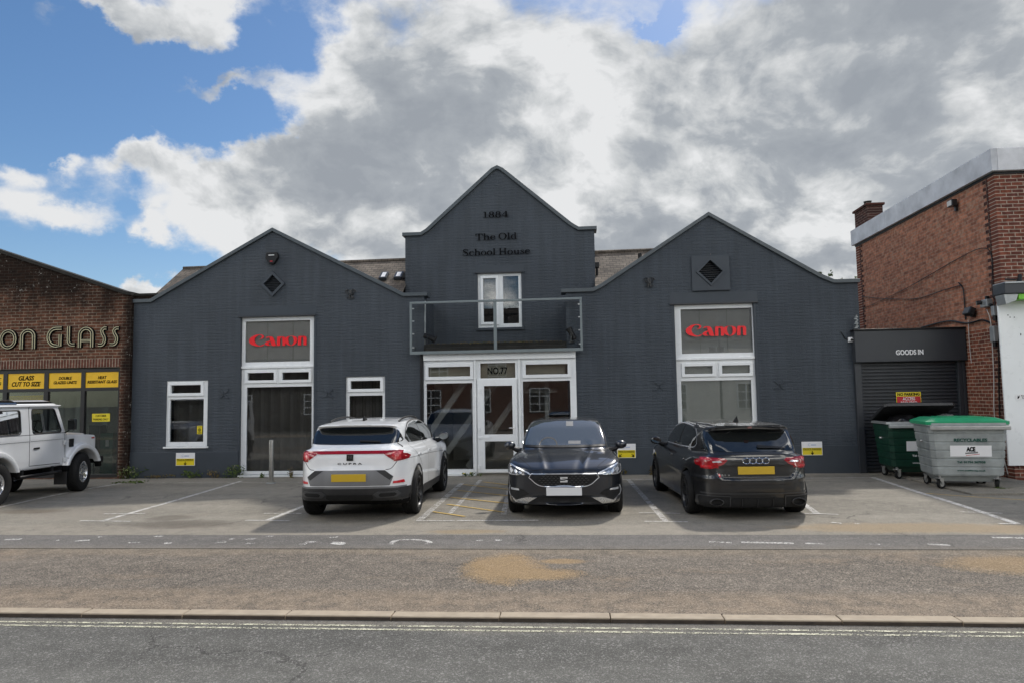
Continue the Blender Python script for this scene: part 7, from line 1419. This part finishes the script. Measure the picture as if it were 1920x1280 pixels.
# ------------------------------------------------------------------ wheeled steel waste containers
M['bingreen'] = simple('dark green painted steel', (.004, .036, .021), .4, var=.2, vscale=5); M['bingrey'] = simple('dull galvanised bin steel', (.33, .355, .35), .5, .35, var=.22, vscale=4, bump=.15, bscale=30); M['lidgreen'] = simple('bright green plastic', (.012, .30, .13), .38, var=.08); M['lidblack'] = simple('black lid plastic', (.02, .021, .023), .5)
M['bintext'] = simple('green print', (.004, .07, .05), .6); M['castor'] = simple('castor steel', (.42, .42, .41), .35, .7, var=.15); M['bagblack'] = simple('black bin bag', (.012, .012, .013), .22, bump=.6, bscale=14, var=.2); M['baggrey'] = simple('grey plastic bag', (.16, .165, .16), .3, bump=.6, bscale=16, var=.3)
def bin_(loc, rz, bodym, lidm, label, opened, scale=1.0):
    o = empty('waste_container', (loc[0], loc[1], 0), rz, label, 'waste container', 'wheeled waste containers by the shutter')
    w0, w1, d0, d1, z0, z1 = .565, .635, .41, .49, .25, 1.16*scale
    def ring(t, e=0.0):
        w, d, z = w0+(w1-w0)*t+e, d0+(d1-d0)*t+e, z0+(z1-z0)*t; c = .07; return [(-w+c, -d, z), (w-c, -d, z), (w, -d+c, z), (w, d-c, z), (w-c, d, z), (-w+c, d, z), (-w, d-c, z), (-w, -d+c, z)]
    b = MB(); rg = [ring(0)]; N = 6
    for i in range(N):
        t0, t1 = i/N, (i+1)/N; rg += [ring(t0+.012), ring(t0+.022, .010), ring(t1-.016, .010), ring(t1-.006)]
    rg.append(ring(1)); b.rings(rg, caps=False, smooth=False); b.add(ring(0), [tuple(range(8))[::-1]]); b.build('body', bodym, o)
    b = MB(); q = MB(); r0 = [(p[0]*.8, p[1]*.75, .14) for p in ring(0)]; b.rings([r0, [(p[0]*.92, p[1]*.9, .249) for p in ring(0)]], smooth=False); b.build('sump', bodym, o)
    b = MB(); a, c = ring(1, .035), ring(1, -.02); b.rings([a, [(p[0], p[1], p[2]+.05) for p in a], [(p[0], p[1], p[2]+.05) for p in c], c, a], caps=False, smooth=False); b.build('rim', bodym if not opened else M['zinc'], o)
    b = MB(); b.bbox(-w1-.01, -d1-.075, z1-.075, w1+.03, -d1-.012, z1-.005, .01); b.build('lifting_bar', M['castor'] if not opened else M['zinc'], o)
    for s in (-1, 1): b = MB(); b.tube([(s*(w1-.06), 0, z1-.30), (s*(w1+.03), 0, z1-.30)], .022, 8); b.build('trunnion', M['castor'], o)
    # lid, hinged along the back
    ang = 0 if not opened else R(-20); T = Matrix.Translation((0, d1+.02, z1+.055)) @ Matrix.Rotation(ang, 4, 'X'); D = 2*d1+.05
    b = MB(); W_ = w1+.045
    def lr(x, ya, yb, z): c = .06; return [(-x+c, -ya, z), (x-c, -ya, z), (x, -ya+c, z), (x, -yb-c*0, z), (x-c*0, -yb, z), (-x, -yb, z), (-x, -yb-.001, z), (-x, -ya+c, z)]
    b.rings([lr(W_, D, 0, -.035), lr(W_+.004, D+.004, 0, .018), lr(W_-.02, D-.02, .0, .03), lr(W_-.16, D-.14, .05, .085), lr(W_-.18, D-.16, .06, .088)], M=T, smooth=False); ld = b.build('lid', lidm, o)
    b = MB(); b.bbox(-.36, -D+.27, .086, .36, -.22, .102, .006, 0, T); b.build('lid_panel', lidm, ld)
    for x in (-.38, .38): b = MB(); b.tube([(x-.05, 0, .02), (x+.05, 0, .02)], .025, 8, 0, T); b.build('hinge', lidm, ld)
    for sx in (-1, 1):
        for sy in (-1, 1):
            x, y = sx*(w0-.10), sy*(d0-.08); w = empty('castor', (x, y, 0)); w.parent = o; w.rotation_euler = (0, 0, R(20*sx+35*sy)); b = MB(); T2 = Matrix.Translation((0, .03, .095)) @ Matrix.Rotation(R(90), 4, 'Y')
            b.lathe([(.055, -.024), (.088, -.025), (.095, -.012), (.095, .012), (.088, .025), (.055, .024)], 24, 0, T2); b.build('tyre', M['tyre'], w)
            b = MB(); b.lathe([(0, -.02), (.057, -.022), (.057, .022), (0, .02)], 20, 0, T2); b.build('hub', M['castor'], w)
            b = MB()
            for s in (-1, 1): b.add([(s*.034, -.05, .19), (s*.034, .06, .19), (s*.034, .06, .09), (s*.034, .015, .08), (s*.040, -.05, .19), (s*.040, .06, .19), (s*.040, .06, .09), (s*.040, .015, .08)], [(0, 1, 2, 3), (7, 6, 5, 4), (0, 3, 7, 4), (3, 2, 6, 7), (2, 1, 5, 6), (1, 0, 4, 5)])
            b.bbox(-.055, -.065, .19, .055, .075, .205, .004); b.tube([(0, 0, .2), (0, 0, .26)], .03, 10); b.build('fork', M['castor'], w)
    # front panel and print, tilted with the side
    tl = math.atan2(d1-d0, z1-z0); P = lambda x, z: Matrix.Translation((x, -(d0+(d1-d0)*(z-z0)/(z1-z0))-.0135, z)) @ Matrix.Rotation(tl, 4, 'X') @ face_y()
    b = MB(); b.loops([RL(-.335, -.10, .335, .10)], .004, P(.03, .70*scale)); pl = b.build('label_panel', M['white'], o)
    v, f = text2d('ACE', .1, .004, offset=.006, width=.145, height=.085); b = MB(); b.add(v, f, 0, P(.03, .735*scale) @ Matrix.Translation((0, 0, .004)))
    for i in range(12): x = -.09+.017*i; b.loops([ribbon([(x, -.006+.0012*i), (x+.006, .022+.0016*i), (x+.011, .0+.0012*i), (x+.02, .012+.001*i)], .004)], .003+.0004*(i % 3), P(.03, .655*scale) @ Matrix.Translation((0, 0, .004)))
    b.build('panel_lettering', M['blackletter'], pl)
    b = MB(); b.loops([ribbon([(-.10, -.035), (.0, -.022), (.12, -.008)], .008)], .003, P(.05, .655*scale) @ Matrix.Translation((0, 0, .0045))); b.build('panel_underline', M['signred'], pl)
    tm = M['bintext'] if not opened else M['white']
    for tx, z, w, h in (('RECYCLABLES', .90, .54, .058), ('Tel: 01794 367938', .50, .46, .042), ('www.aceliftaway.co.uk', .345, .46, .035)):
        if opened and tx[0] == 'R': continue
        v, f = text2d(tx, .1, .003, offset=.0035, width=w, height=h); b = MB(); b.add(v, f, 0, P(.03, z*scale) @ Matrix.Translation((0, 0, .003))); b.build('lettering', tm, o)
    return o
bin_((7.20, 14.12), R(-9), M['bingrey'], M['lidgreen'], 'grey steel waste container with a bright green lid', False)
bin_((7.10, 15.72), R(-4), M['bingreen'], M['lidblack'], 'dark green waste container with its black lid raised over rubbish bags', True, .97)
def bag(x, y, z, rx, ry, rz, m, label, seed):
    bm = bmesh.new(); bmesh.ops.create_icosphere(bm, subdivisions=4, radius=1.0); r = random.Random(seed); ph = [(Vector((r.gauss(0, 1), r.gauss(0, 1), r.gauss(0, 1)))*r.uniform(2, 8), r.uniform(0, 6.28), r.uniform(.02, .07)) for _ in range(14)]
    for v in bm.verts:
        s = 1+sum(a*math.sin(k.dot(v.co)+p) for k, p, a in ph)*.6; v.co = Vector((v.co.x*rx, v.co.y*ry, v.co.z*rz))*s
    b = MB(); b.addbm(bm, 0, None, True); k = MB(); o = b.build('rubbish_bag', M[m], None, (x, y, z)); tag(o, label, 'rubbish bag', 'bags in the green container')
bag(6.85, 15.62, 1.12, .28, .34, .20, 'bagblack', 'round black rubbish bag at the left under the raised lid', 1); bag(7.38, 15.66, 1.13, .30, .34, .19, 'bagblack', 'black rubbish bag under the middle of the raised lid', 2); bag(7.60, 15.40, 1.20, .15, .18, .12, 'baggrey', 'crumpled grey plastic bag at the right under the raised lid', 3)
